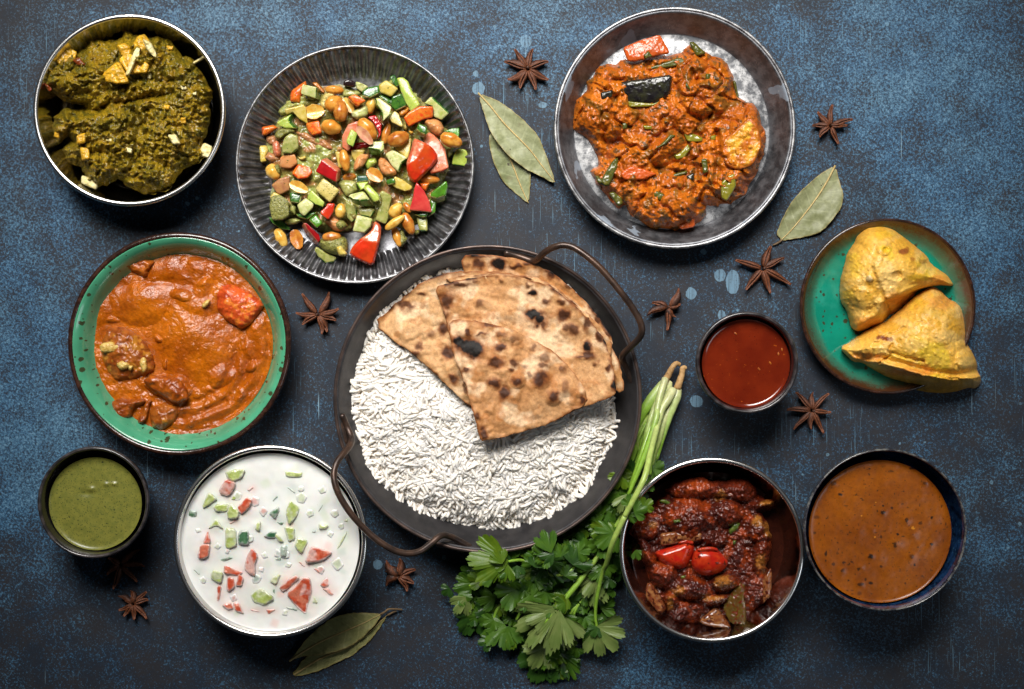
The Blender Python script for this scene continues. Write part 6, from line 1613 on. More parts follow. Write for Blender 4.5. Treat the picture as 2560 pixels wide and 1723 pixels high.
dr = field('herb_dressing', DRESS, dress_z, M_DRS, None, 2.2, dress_c, origin=(px_, py_, .003))
tag(dr, 'olive green herb dressing with crushed bits lying under the salad pieces', 'dressing')
A = salad
A(S1, 'pe', [(510, 250), (600, 190), (690, 130), (715, 200), (640, 330), (620, 430), (480, 405), (480, 330)], 2, 'red orange pepper chunk behind the cucumber cube at the upper left', soft=1)
A(S1, 'cu', [(655, 178), (840, 215), (830, 365), (640, 310), (632, 285)], 4, 'pale cucumber cube with one green edge at the upper left of the pile', (65, 30), 'sk')
A(S1, 'nb', [(800, 140), (860, 150), (970, 255), (940, 320), (850, 220), (790, 185)], 1.5, 'thin brown peanut half standing behind the upper left cucumber', soft=2)
A(S1, 'cd', [(630, 430), (720, 375), (845, 400), (830, 470), (700, 495)], 1.5, 'translucent cucumber piece under the upper left cube', soft=2)
A(S1, 'cd', [(330, 520), (420, 440), (500, 425), (590, 460), (480, 540), (430, 600), (350, 615), (312, 560)], 1.5, 'dressed cucumber piece at the outer upper left, partly under a yellow cube', soft=2)
A(S1, 'ma', [(405, 520), (540, 490), (665, 452), (690, 500), (722, 725), (600, 650), (520, 560), (430, 600)], 3, 'pointed yellow piece at the upper left between cucumber and peanut half', (0, 20))
nut(S1, 'ng', 820, 560, 280, 200, 10, 3, 'split golden peanut half with a centre ridge at the upper left', True)
A(S1, 'cb', [(282, 705), (487, 592), (462, 690), (545, 788), (410, 792), (320, 750)], 3, 'cucumber piece with wet green skin below the pointed yellow piece', (80, 0), 'sk')
A(S1, 'mp', [(890, 430), (980, 265), (1130, 315), (1010, 420), (970, 540), (900, 470)], 2, 'pale yellow lump behind the two orange peanuts at the top', soft=2)
nut(S1, 'no', 1100, 252, 260, 120, -4, 2, 'orange peanut at the top edge of the pile, behind a pale yellow lump')
A(S1, 'cd', [(1212, 290), (1240, 185), (1330, 220), (1470, 270), (1450, 350), (1220, 362)], 2, 'dressed cucumber piece right below the dark aubergine chip', soft=2)
A(S1, 'eg', [(1230, 125), (1300, 103), (1390, 140), (1392, 215), (1310, 212), (1222, 190)], 3, 'nearly black aubergine chip at the top of the salad', (0, 8))
A(S1, 'cu', [(1398, 132), (1480, 160), (1572, 205), (1490, 285), (1402, 228)], 2, 'pale cucumber wedge right of the dark aubergine chip', (6, 6))
nut(S1, 'no', 1090, 440, 265, 210, 30, 4, 'plump orange peanut overlapped by an upright peanut near the top')
nut(S1, 'nb', 1188, 550, 300, 195, 88, 5, 'plump upright orange brown peanut near the top centre')
nut(S1, 'ng', 1290, 470, 250, 130, -55, 3, 'golden peanut half under the orange pepper dice', True)
A(S1, 'pe', [(1290, 350), (1390, 310), (1542, 400), (1420, 485), (1370, 440)], 5, 'orange pepper dice on top of a peanut at the top centre', (-18, 22), 'tr')
A(S1, 'cu', [(1340, 560), (1430, 510), (1520, 460), (1565, 500), (1562, 610), (1420, 668), (1350, 625)], 4, 'pale dressed cucumber chunk below the orange pepper dice', soft=1)
nut(S1, 'ng', 1605, 470, 240, 135, 75, 3, 'golden peanut between the pale chunk and a green skinned cucumber cube')
A(S2, 'sk', [(150, 262), (230, 215), (378, 190), (385, 290), (250, 362), (140, 330)], 4, 'dark green cucumber skin piece left of the bright yellow cube', (0, 20), 'cu')
nut(S1, 'no', 1055, 775, 290, 205, -14, 4, 'plump orange peanut lying level, right of an orange red chunk')
A(S1, 'pe', [(700, 720), (880, 680), (920, 850), (790, 885), (725, 815)], 3, 'orange chunk with a red lower edge left of a level orange peanut', (0, 28), 'tr')
A(S1, 'to', [(530, 830), (680, 820), (800, 880), (950, 910), (1100, 1080), (1000, 1095), (800, 1040), (620, 930)], 2, 'long dull orange tomato strip across the left of the pile', soft=2)
A(S1, 'pe', [(80, 770), (250, 742), (312, 790), (150, 880), (90, 892)], 2, 'small orange pepper bit at the far left tip of the pile', soft=1)
A(S1, 'ps', [(270, 850), (350, 780), (520, 800), (540, 850), (420, 880), (330, 960), (270, 920)], 3, 'pesto smear above the dressed cucumber lump at left', soft=2)
A(S1, 'cd', [(400, 920), (480, 860), (580, 900), (592, 1060), (500, 1140), (372, 1130), (365, 1040)], 4, 'thick dressed cucumber lump at the left of the pile', (8, 26), 'sk')
A(S1, 'to', [(130, 900), (260, 870), (310, 950), (260, 1050), (160, 1005)], 1, 'brownish tomato piece at the left edge below the small orange bit', soft=2)
A(S1, 'tf', [(220, 1000), (310, 950), (345, 1060), (352, 1180), (250, 1185)], 3, 'pale orange tomato flesh left of the dressed cucumber lump', soft=2)
A(S1, 'ma', [(50, 1040), (150, 1030), (172, 1100), (125, 1190), (160, 1240), (65, 1262)], 1, 'olive yellow piece at the far left edge', (5, 10))
A(S1, 'to', [(118, 1200), (180, 1115), (330, 1185), (330, 1245), (200, 1255)], 2, 'brown tomato wedge at the left edge above a dressed peanut', soft=1)
A(S1, 'pc', [(340, 1200), (400, 1160), (540, 1155), (577, 1280), (480, 1345), (345, 1335)], 3, 'peach coloured cube at the left below the dressed lump', (6, 10))
A(S1, 'ma', [(545, 1145), (600, 1190), (690, 1165), (712, 1210), (640, 1245), (590, 1215)], 2.5, 'thin curled yellow scrap right of the peach cube', soft=3)
nut(S1, 'ng', 240, 1400, 240, 190, -55, 2, 'pesto covered golden peanut at the left edge')
A(S1, 'ps', [(240, 1310), (330, 1290), (350, 1400), (330, 1450), (280, 1400)], 2.6, 'pesto clot on the golden peanut at the left edge', soft=2)
A(S1, 'pe', [(505, 1420), (590, 1290), (750, 1340), (792, 1405), (720, 1480), (590, 1495)], 3, 'glossy orange red dice left of the deep red cube', (0, 18), 'tr')
A(S1, 'td', [(832, 1400), (928, 1225), (1138, 1390), (1120, 1548)], 5, 'deep red glossy square chunk at the centre left', (58, -38), 'tf')
A(S1, 'ma', [(1108, 1118), (1180, 1128), (1212, 1340), (1160, 1345)], 4, 'narrow yellow strip lying against an upright orange peanut', (6, 4))
nut(S1, 'no', 1242, 1240, 315, 135, -78, 5, 'slim upright orange peanut beside the narrow yellow strip')
A(S1, 'cb', [(1265, 970), (1330, 800), (1425, 870), (1362, 1050), (1290, 1012)], 5, 'small leaning cucumber chip on the large orange tomato flesh', (4, 8), 'sk')
A(S1, 'tf', [(1210, 900), (1290, 740), (1440, 690), (1440, 800), (1350, 950), (1320, 1080), (1280, 1095), (1212, 1050)], 3, 'large orange tomato flesh wedge at the centre', (0, 22), 'tr')
nut(S1, 'no', 1560, 800, 350, 205, -52, 5, 'large glossy orange peanut right of the centre tomato wedge')
nut(S1, 'np', 1520, 890, 320, 135, -48, 6.4, 'pale pink peanut half lying across the large orange peanut', True)
A(S2, 'td', [(210, 640), (330, 608), (415, 720), (405, 880), (340, 960), (370, 850), (290, 710)], 3, 'dark red tomato skin right of the large orange peanut', soft=1)
A(S1, 'td', [(1330, 1000), (1560, 970), (1600, 1060), (1450, 1090), (1320, 1120)], 2, 'dark red skin strip under the pale pink peanut half', soft=1)
A(S1, 'ma', [(1340, 1090), (1530, 1090), (1500, 1150), (1400, 1275), (1340, 1180)], 3, 'yellow dice under the peach wedge at the centre', (0, 10))
A(S1, 'pc', [(1360, 1330), (1420, 1160), (1570, 1148), (1582, 1200), (1500, 1330), (1380, 1388)], 4, 'smooth peach wedge left of the green edged cucumber cube', soft=2)
A(S2, 'cu', [(225, 1062), (310, 975), (442, 965), (447, 1080), (402, 1125), (385, 1090)], 5, 'cucumber cube with a broad dark green front at the centre', (0, 95), 'sk')
A(S2, 'cb', [(180, 1300), (210, 1220), (330, 1200), (357, 1280), (222, 1372)], 3, 'pale cucumber dice below the green fronted cube', soft=1)
A(S2, 'pc', [(355, 1260), (420, 1178), (560, 1310), (632, 1380), (610, 1452), (430, 1452)], 4, 'peach orange wedge left of the big green edged cucumber', soft=2)
nut(S2, 'no', 318, 1447, 255, 175, -35, 4.4, 'split orange peanut below the peach wedge near the centre', True)
A(S2, 'cu', [(465, 1150), (570, 1090), (778, 1200), (690, 1275), (648, 1392), (560, 1310)], 4, 'big pale cucumber chunk left of the large tomato wedge', (22, 40), 'sk')
A(S2, 'ma', [(600, 1080), (780, 930), (832, 930), (812, 1100), (780, 1205)], 3, 'flat yellow slice between the dark peanut and the large tomato', (0, 8))
A(S2, 'tf', [(1010, 930), (1080, 850), (1160, 900), (1210, 960), (1300, 1060), (1310, 1150), (1347, 1330), (1250, 1380), (1100, 1410), (1040, 1250), (1010, 1050)], 3, 'speckled pink tomato slab behind the large red wedge', (8, 20), 'tr')
A(S2, 'pc', [(1000, 700), (1060, 645), (1200, 660), (1270, 740), (1292, 840), (1220, 912), (1090, 832)], 4, 'rounded peach lump left of the golden peanut at right', soft=3)
A(S2, 'pe', [(728, 640), (800, 560), (950, 480), (1132, 487), (1125, 630), (1000, 660), (800, 762)], 4, 'large red pepper piece at the upper right of the pile', (0, 20), 'tr')
A(S2, 'cu', [(1010, 450), (1110, 350), (1352, 575), (1250, 672), (1140, 622), (1130, 490)], 3, 'cucumber wedge with thin green rind at the upper right edge', (20, -12), 'sk')
A(S2, 'cb', [(632, 92), (720, 85), (790, 140), (840, 270), (952, 452), (900, 490), (815, 545), (760, 430), (690, 280)], 3, 'long curved cucumber slab at the upper right edge', (0, 12), 'cu')
A(S2, 'ma', [(375, 190), (480, 118), (642, 232), (550, 345), (400, 285)], 4, 'bright yellow cube near the top beside green skins', (6, 14))
A(S2, 'sk', [(528, 70), (600, 33), (642, 140), (652, 188), (610, 207), (560, 130)], 4, 'green cucumber tip at the very top right of the pile', (4, 8), 'cu')
A(S2, 'sk', [(560, 350), (690, 300), (762, 470), (610, 542), (548, 480)], 4, 'glossy dark cucumber skin square below the bright yellow cube', (10, 20), 'cu')
A(S2, 'sk', [(370, 340), (430, 308), (572, 390), (585, 482), (500, 445), (440, 400)], 3, 'dark cucumber skin strip left of the glossy skin square', (0, 14), 'cu')
A(S2, 'cu', [(335, 372), (385, 368), (552, 490), (525, 592), (432, 690), (425, 560), (350, 465)], 5, 'cucumber cube with dark skin on its left side near the top', (-42, 12), 'sk')
A(S2, 'mp', [(518, 640), (600, 550), (652, 590), (707, 740), (690, 768), (560, 702)], 4, 'pale yellow triangle below the dark skinned cucumber', (2, 12))
A(S2, 'no', [(630, 552), (700, 500), (800, 473), (803, 560), (680, 645)], 3, 'orange scrap between the pale triangle and the red pepper', soft=2)
nut(S2, 'nb', 480, 865, 310, 112, 76, 3, 'slim upright brown peanut right of the dark red skin')
nut(S2, 'nb', 648, 935, 320, 205, 22, 5, 'dark plump peanut right of centre above the flat yellow slice')
A(S2, 'ma', [(708, 800), (740, 690), (785, 760), (772, 832)], 3, 'small golden scrap below the pale yellow triangle', soft=3)
A(S2, 'ng', [(790, 800), (882, 838), (832, 892), (795, 870)], 3.3, 'tiny golden scrap left of the green topped cube', soft=3)
A(S2, 'sk', [(902, 800), (935, 715), (1050, 765), (1045, 878), (960, 850)], 5, 'cucumber cube with its green skin upwards left of the peach lump', (-12, 62), 'cd')
nut(S2, 'no', 1390, 957, 325, 195, -22, 5, 'golden brown plump peanut at the right edge of the pile')
A(S2, 'skb', [(1300, 830), (1400, 790), (1497, 788), (1497, 905), (1440, 882), (1330, 842)], 2.5, 'green skin corner peeping behind the right edge peanut', (0, 10), 'cu')
A(S2, 'cb', [(1430, 1140), (1480, 1073), (1592, 1085), (1617, 1150), (1597, 1322), (1402, 1292)], 2, 'barrel shaped cucumber piece lying alone at the far right', (-4, 26), 'sk')
A(S2, 'cd', [(1310, 1070), (1400, 1060), (1422, 1150), (1350, 1205)], 2, 'dull translucent cucumber between pink tomato and barrel piece', soft=1)
nut(S4, 'nb', 1090, 160, 280, 130, -6, 2.4, 'glossy red brown peanut below the large tomato wedge')
A(S4, 'pe', [(930, 205), (1102, 203), (1035, 332), (980, 290)], 3, 'small orange triangle above the pink red tomato piece', soft=1)
A(S4, 'tp', [(905, 205), (1010, 330), (1082, 470), (1112, 617), (960, 600), (808, 588), (862, 390), (868, 320)], 4, 'pink red tomato piece at the lower right', (0, 10), 'tf')
A(S4, 'skb', [(1110, 340), (1320, 170), (1337, 250), (1310, 380), (1200, 420), (1105, 400)], 3, 'bright green pepper piece at the right edge', (0, 80), 'cd')
A(S4, 'skb', [(1090, 430), (1178, 450), (1162, 620), (1062, 682), (1060, 600), (1110, 612)], 1.5, 'green pepper strip behind the pink red tomato piece', (0, 10), 'cd')
A(S4, 'sk', [(858, 650), (1060, 602), (1050, 685), (970, 692)], 2.4, 'dark green flap below the pink red tomato piece', (0, 8), 'cd')
A(S4, 'cd', [(905, 690), (1050, 690), (1056, 880), (945, 872)], 1.5, 'long translucent cucumber stick at the lower right edge', (4, 25), 'sk')
A(S4, 'ma', [(600, 120), (700, 160), (842, 262), (820, 310), (740, 322), (620, 280), (568, 240)], 4, 'yellow wedge left of the large tomato wedge tip', (0, 12))
A(S4, 'sk', [(470, 168), (590, 138), (610, 212), (500, 240)], 4.6, 'small dark green skin square on the yellow wedge', (6, 10), 'cu')
A(S4, 'skt', [(65, 110), (205, 105), (232, 182), (80, 202)], 4, 'wet bluish green skin chip at the centre', (0, 8), 'cu')
A(S4, 'cb', [(58, 210), (240, 188), (165, 282), (122, 322)], 4, 'bright cucumber wedge just below the wet bluish chip', (-14, 4), 'sk')
A(S4, 'cb', [(150, 282), (232, 228), (372, 380), (384, 442), (310, 482), (200, 330)], 5, 'bright wet cucumber stick below the centre', (6, 14), 'cu')
A(S4, 'cu', [(-65, 400), (-20, 362), (155, 320), (240, 440), (110, 455), (20, 430)], 5, 'half moon cucumber with thick dark green rind below the centre', (75, 95), 'sk')
A(S3, 'cd', [(1140, 220), (1250, 160), (1390, 190), (1432, 320), (1270, 405)], 3, 'olive dressed cucumber chunk left of the wet bluish chip', soft=1)
nut(S3, 'nb', 1310, 130, 200, 120, 10, 2.4, 'brown peanut behind the olive dressed cucumber chunk')
A(S4, 'cd', [(75, 570), (250, 558), (322, 580), (262, 690), (120, 662)], 2, 'dull cucumber dice under the half moon cucumber', (14, 10), 'sk')
A(S4, 'cu', [(70, 658), (285, 715), (262, 820), (178, 908), (12, 882)], 4, 'pale smooth cucumber cube above the lowest tomato wedge', (20, 10), 'sk')
A(S3, 'cd', [(1250, 450), (1400, 560), (1412, 680), (1340, 765), (1270, 690), (1262, 560)], 2, 'long dressed cucumber slice behind the pale smooth cube', (20, 20), 'sk')
A(S4, 'cd', [(385, 370), (420, 320), (560, 400), (522, 540), (510, 700), (470, 780), (335, 720), (370, 590), (432, 470)], 3, 'tall dressed cucumber stick below the yellow wedge', (0, 10))
nut(S4, 'ng', 612, 592, 230, 165, 48, 4, 'round yellow peanut right of the tall dressed stick')
nut(S4, 'ng', 600, 765, 330, 115, 36, 4, 'curved golden peanut half below the round yellow peanut')
nut(S4, 'nb', 785, 780, 335, 160, -66, 3, 'dark orange peanut at the lower right of the pile')
nut(S4, 'no', 630, 970, 290, 120, -72, 2, 'lone orange peanut at the bottom right with pesto stuck to it')
A(S4, 'ps', [(650, 880), (720, 860), (740, 950), (790, 985), (740, 1060), (690, 1110), (650, 1040)], 2.2, 'pesto clot stuck to the lone orange peanut', soft=2)
nut(S4, 'nb', 775, 555, 170, 90, -55, 3, 'small brown peanut left of the pink red tomato piece')
A(S4, 'cd', [(700, 330), (850, 330), (832, 462), (740, 442)], 2, 'murky cucumber dice left of the pink red tomato piece', soft=1)
A(S4, 'ps', [(850, 900), (920, 850), (955, 910), (900, 960)], 1, 'pesto drop beside the dark orange peanut', soft=2)
A(S3, 'mp', [(832, 300), (940, 143), (1166, 308), (1030, 478)], 5, 'herb flecked square yellow cube at the lower centre', (6, 22))
A(S3, 'cb', [(720, 400), (780, 313), (957, 480), (935, 545), (830, 510), (735, 440)], 4, 'bright green cucumber chunk left of the flecked yellow cube', (8, 26), 'sk')
A(S3, 'cu', [(578, 520), (700, 420), (805, 500), (792, 560), (680, 672), (620, 632)], 4, 'pale green cucumber chunk left of the bright one', (2, 8))
A(S3, 'sk', [(475, 340), (640, 370), (612, 492), (480, 475)], 4, 'small dark green skin cube at the lower left', (4, 12), 'cu')
nut(S3, 'ng', 600, 270, 285, 150, -24, 5, 'split golden peanut above the small dark skin cube', True)
A(S3, 'to', [(220, 240), (330, 150), (470, 113), (466, 310), (340, 370), (290, 342)], 3, 'brown peach chunk at the lower left edge', (2, 8))
A(S3, 'ps', [(190, 540), (220, 400), (330, 380), (442, 450), (462, 660), (380, 720), (230, 722)], 4, 'large pesto coated block at the lower left', (0, 12))
A(S3, 'ma', [(200, 400), (250, 338), (335, 375), (215, 442)], 3.6, 'yellow corner above the large pesto block', (0, 5))
A(S3, 'cd', [(458, 600), (490, 500), (572, 530), (552, 662)], 3, 'translucent cucumber dice right of the pesto block', soft=1)
A(S3, 'sk', [(560, 645), (850, 620), (720, 722), (600, 692)], 3, 'dark green skin strip below the pale chunks', (0, 10), 'cd')
A(S3, 'skb', [(740, 730), (842, 648), (932, 770), (852, 842)], 4, 'shiny green square chip above the lower red pepper', (-4, 6), 'cd')
A(S3, 'td', [(672, 770), (722, 780), (880, 930), (902, 1000), (868, 1038), (720, 860)], 2.4, 'dark red pepper corner at the bottom left of the pile', (-35, 45), 'tf')
A(S3, 'tr', [(902, 610), (970, 560), (1002, 498), (1102, 500), (1082, 620), (1012, 722), (922, 662)], 5, 'small bright red pepper piece below the flecked yellow cube', (-4, 8), 'tf')
nut(S3, 'ng', 1182, 600, 210, 150, 82, 4, 'golden peanut right of the small bright red piece')
A(S3, 'pc', [(930, 720), (1090, 650), (1280, 790), (1272, 832), (1160, 912), (1030, 832)], 4, 'orange chunk smeared with pesto at the bottom centre', soft=3)
A(S3, 'ps', [(1100, 760), (1200, 720), (1285, 800), (1200, 880), (1120, 840)], 4.3, 'pesto smear on the orange chunk at the bottom centre', soft=2)
A(S3, 'ps', [(860, 1050), (930, 980), (1100, 930), (1290, 980), (1272, 1235), (1100, 1215), (960, 1165)], 3, 'big pesto coated lump at the very bottom', soft=3)
nut(S3, 'nb', 1060, 965, 270, 140, 4, 2.5, 'brown bean like peanut behind the big pesto lump')
A(S3, 'ma', [(1120, 1110), (1190, 1080), (1275, 1200), (1250, 1240), (1160, 1235)], 3.4, 'yellow corner of the big pesto lump at the very bottom', soft=1)
A(S3, 'cd', [(820, 1150), (850, 1100), (1000, 1200), (1128, 1250), (1090, 1310), (975, 1330), (880, 1250)], 1, 'dark cucumber wedge under the big pesto lump', (10, 26), 'sk')
nut(S3, 'ng', 350, 980, 295, 155, -62, 1.6, 'golden peanut half lying apart at the bottom left')
nut(S3, 'nb', 570, 1000, 290, 175, -72, 1.6, 'brown hollow peanut half lying apart at the bottom left', True)
A(S3, 'sk', [(180, 690), (370, 740), (470, 840), (472, 870), (350, 852), (230, 772)], 1, 'pointed green bean tip at the lower left edge', (2, 6), 'cd')
A(S3, 'cd', [(390, 750), (500, 700), (680, 720), (560, 790), (450, 802)], 2, 'thin translucent slice behind the green bean tip', soft=2)
# the two large tomato wedges: a cut face and a skin face meeting along a ridge
M_TOMW = m_vc('tomato_wedge_skin_and_flesh', .17, .35, ((120, .12, .0008), (500, .12, .0004)), .10, 160, [(700, .70, (.12, .09, .02))], .12, .002)
def wedge(fr, flesh, skin, ridge, ztop, slope, label):
    fl_, sk_, rd = fr(*flesh), fr(*skin), fr(*ridge)
    allp = np.array(fl_ + sk_)
    out = chaikin(fr(*WOUT[label[:7]]), 1)
    def zf(X, Y, d):
        dr, t, sd = pdist(X, Y, rd)
        z = ztop - slope * S * np.sqrt(dr * dr + 16) - .25 * slope * S * (dr / 12) ** 2 + .0005 * fbm(X, Y, 22, 3, 91)
        return np.maximum(z - .0022 * np.exp(-(d / 3.2) ** 2), .0055)
    def cf(X, Y, d, Z):
        a = sdist(X + 2 * fbm(X, Y, 10, 2, 4), Y + 2 * fbm(X, Y, 10, 2, 8), sk_)[0]
        red = cmix((.56, .030, .008), (.48, .060, .010), .5 + 1.2 * fbm(X, Y, 40, 3, 77))
        f = cmix((.60, .20, .10), (.52, .10, .045), .5 + 1.4 * fbm(X, Y, 20, 3, 78))
        f = cmix(f, (.70, .34, .20), sstep(.1, .5, fbm(X, Y, 9, 3, 79)) * .6)
        return cmix(f, red, sstep(-2.0, 1.5, a))
    c = np.mean(out, 0)
    o = field('tomato_wedge', out, zf, M_TOMW, None, 1.5, cf, .004, origin=(*P(c[0], c[1], .01)[:2], .004))
    tag(o, label, 'tomato', 'tomato pieces in the salad')
WOUT = {'large g': [(860, 925), (940, 955), (1020, 990), (1135, 1060), (1215, 1200), (1150, 1310), (1000, 1455), (890, 1562), (790, 1500), (758, 1305), (782, 1200), (830, 1080)],
        'lowest ': [(308, 735), (410, 788), (403, 960), (385, 1045), (340, 1220), (300, 1385), (120, 1310), (-45, 1225), (0, 1100), (120, 985), (262, 870)]}
wedge(S2, [(860, 925), (1020, 990), (970, 1110), (890, 1235), (758, 1305), (830, 1080)], [(1025, 960), (1250, 1050), (1250, 1300), (890, 1620), (740, 1520), (735, 1318), (890, 1235), (970, 1110)], [(1010, 1000), (970, 1110), (890, 1235), (790, 1300)], .0275, .32, 'large glossy red tomato wedge at the right of the pile')
wedge(S4, [(308, 735), (410, 788), (385, 1045), (170, 1020), (120, 985)], [(440, 1046), (385, 1045), (280, 1038), (170, 1022), (110, 985), (0, 1080), (-80, 1225), (310, 1420)], [(400, 1046), (280, 1036), (170, 1020), (60, 1060)], .0195, .22, 'lowest tomato wedge, red skin down, at the bottom of the salad')

# ------------------------------------------------------------------ raita
def m_raita():
    g = G('yoghurt_raita')
    c = g.mix(g.ramp(g.noise(60, 3), .3, .7), (.78, .78, .75), (.73, .735, .70))
    c = g.mix(g.ramp(g.noise(900, 2, .5), .755, .77), c, (.38, .18, .05))
    c = g.mix(g.math('MULTIPLY', g.ramp(g.noise(36, 3), .58, .72), .3), c, (.62, .66, .52))
    return g.fin(c, .16, 0, g.bump(g.noise(150, 2), .06, .0006), .45, .3, .08, .2, (1, .9, .8), .002)
ZR = .0385
RPC = []
def raita_c(X, Y):
    """pieces under the surface tint the yoghurt above them"""
    c = cmix((.78, .78, .755), (.72, .725, .69), .5 + 1.2 * fbm(X, Y, 60, 3, 171))
    for (k, pts, up, lab) in RT:
        q = np.array(FH(*pts)); m = q.mean(0); r = np.ptp(q, 0) * .5 + 3
        f = gauss(X + 2 * fbm(X, Y, 12, 2, 5), Y + 2 * fbm(X, Y, 12, 2, 6), m[0] + (len(pts[0]) * 3 + pts[0][0] % 7 - 3) * .6, m[1] + pts[0][1] % 5 - 1, r[0] * 1.15, r[1] * 1.15)
        c = cmix(c, dict(g=(.55, .62, .42), k=(.42, .52, .44), r=(.72, .42, .36))[k], f * .42)
    for i in range(30):
        rs = np.random.RandomState(2000 + i); a = rs.rand() * 6.28; rr = 205 * math.sqrt(rs.rand())
        x, y = 676 + rr * math.cos(a), 1356 + rr * math.sin(a)
        t = rs.rand() * 3; u = (X - x) * math.cos(t) + (Y - y) * math.sin(t); v = -(X - x) * math.sin(t) + (Y - y) * math.cos(t)
        f = np.exp(-((np.abs(u) / (9 + 8 * rs.rand())) ** 4 + (np.abs(v) / (6 + 6 * rs.rand())) ** 4))
        c = cmix(c, ((.54, .63, .46), (.44, .55, .48), (.74, .48, .42), (.58, .66, .48))[i % 4], f * (.25 + .3 * rs.rand()))
    return c
def raita_h(X, Y):
    h = .0006 * fbm(X, Y, 60, 3, 161)
    for (c, r) in RPC: h = h + .0011 * gauss(X, Y, c[0], c[1], r)
    return h
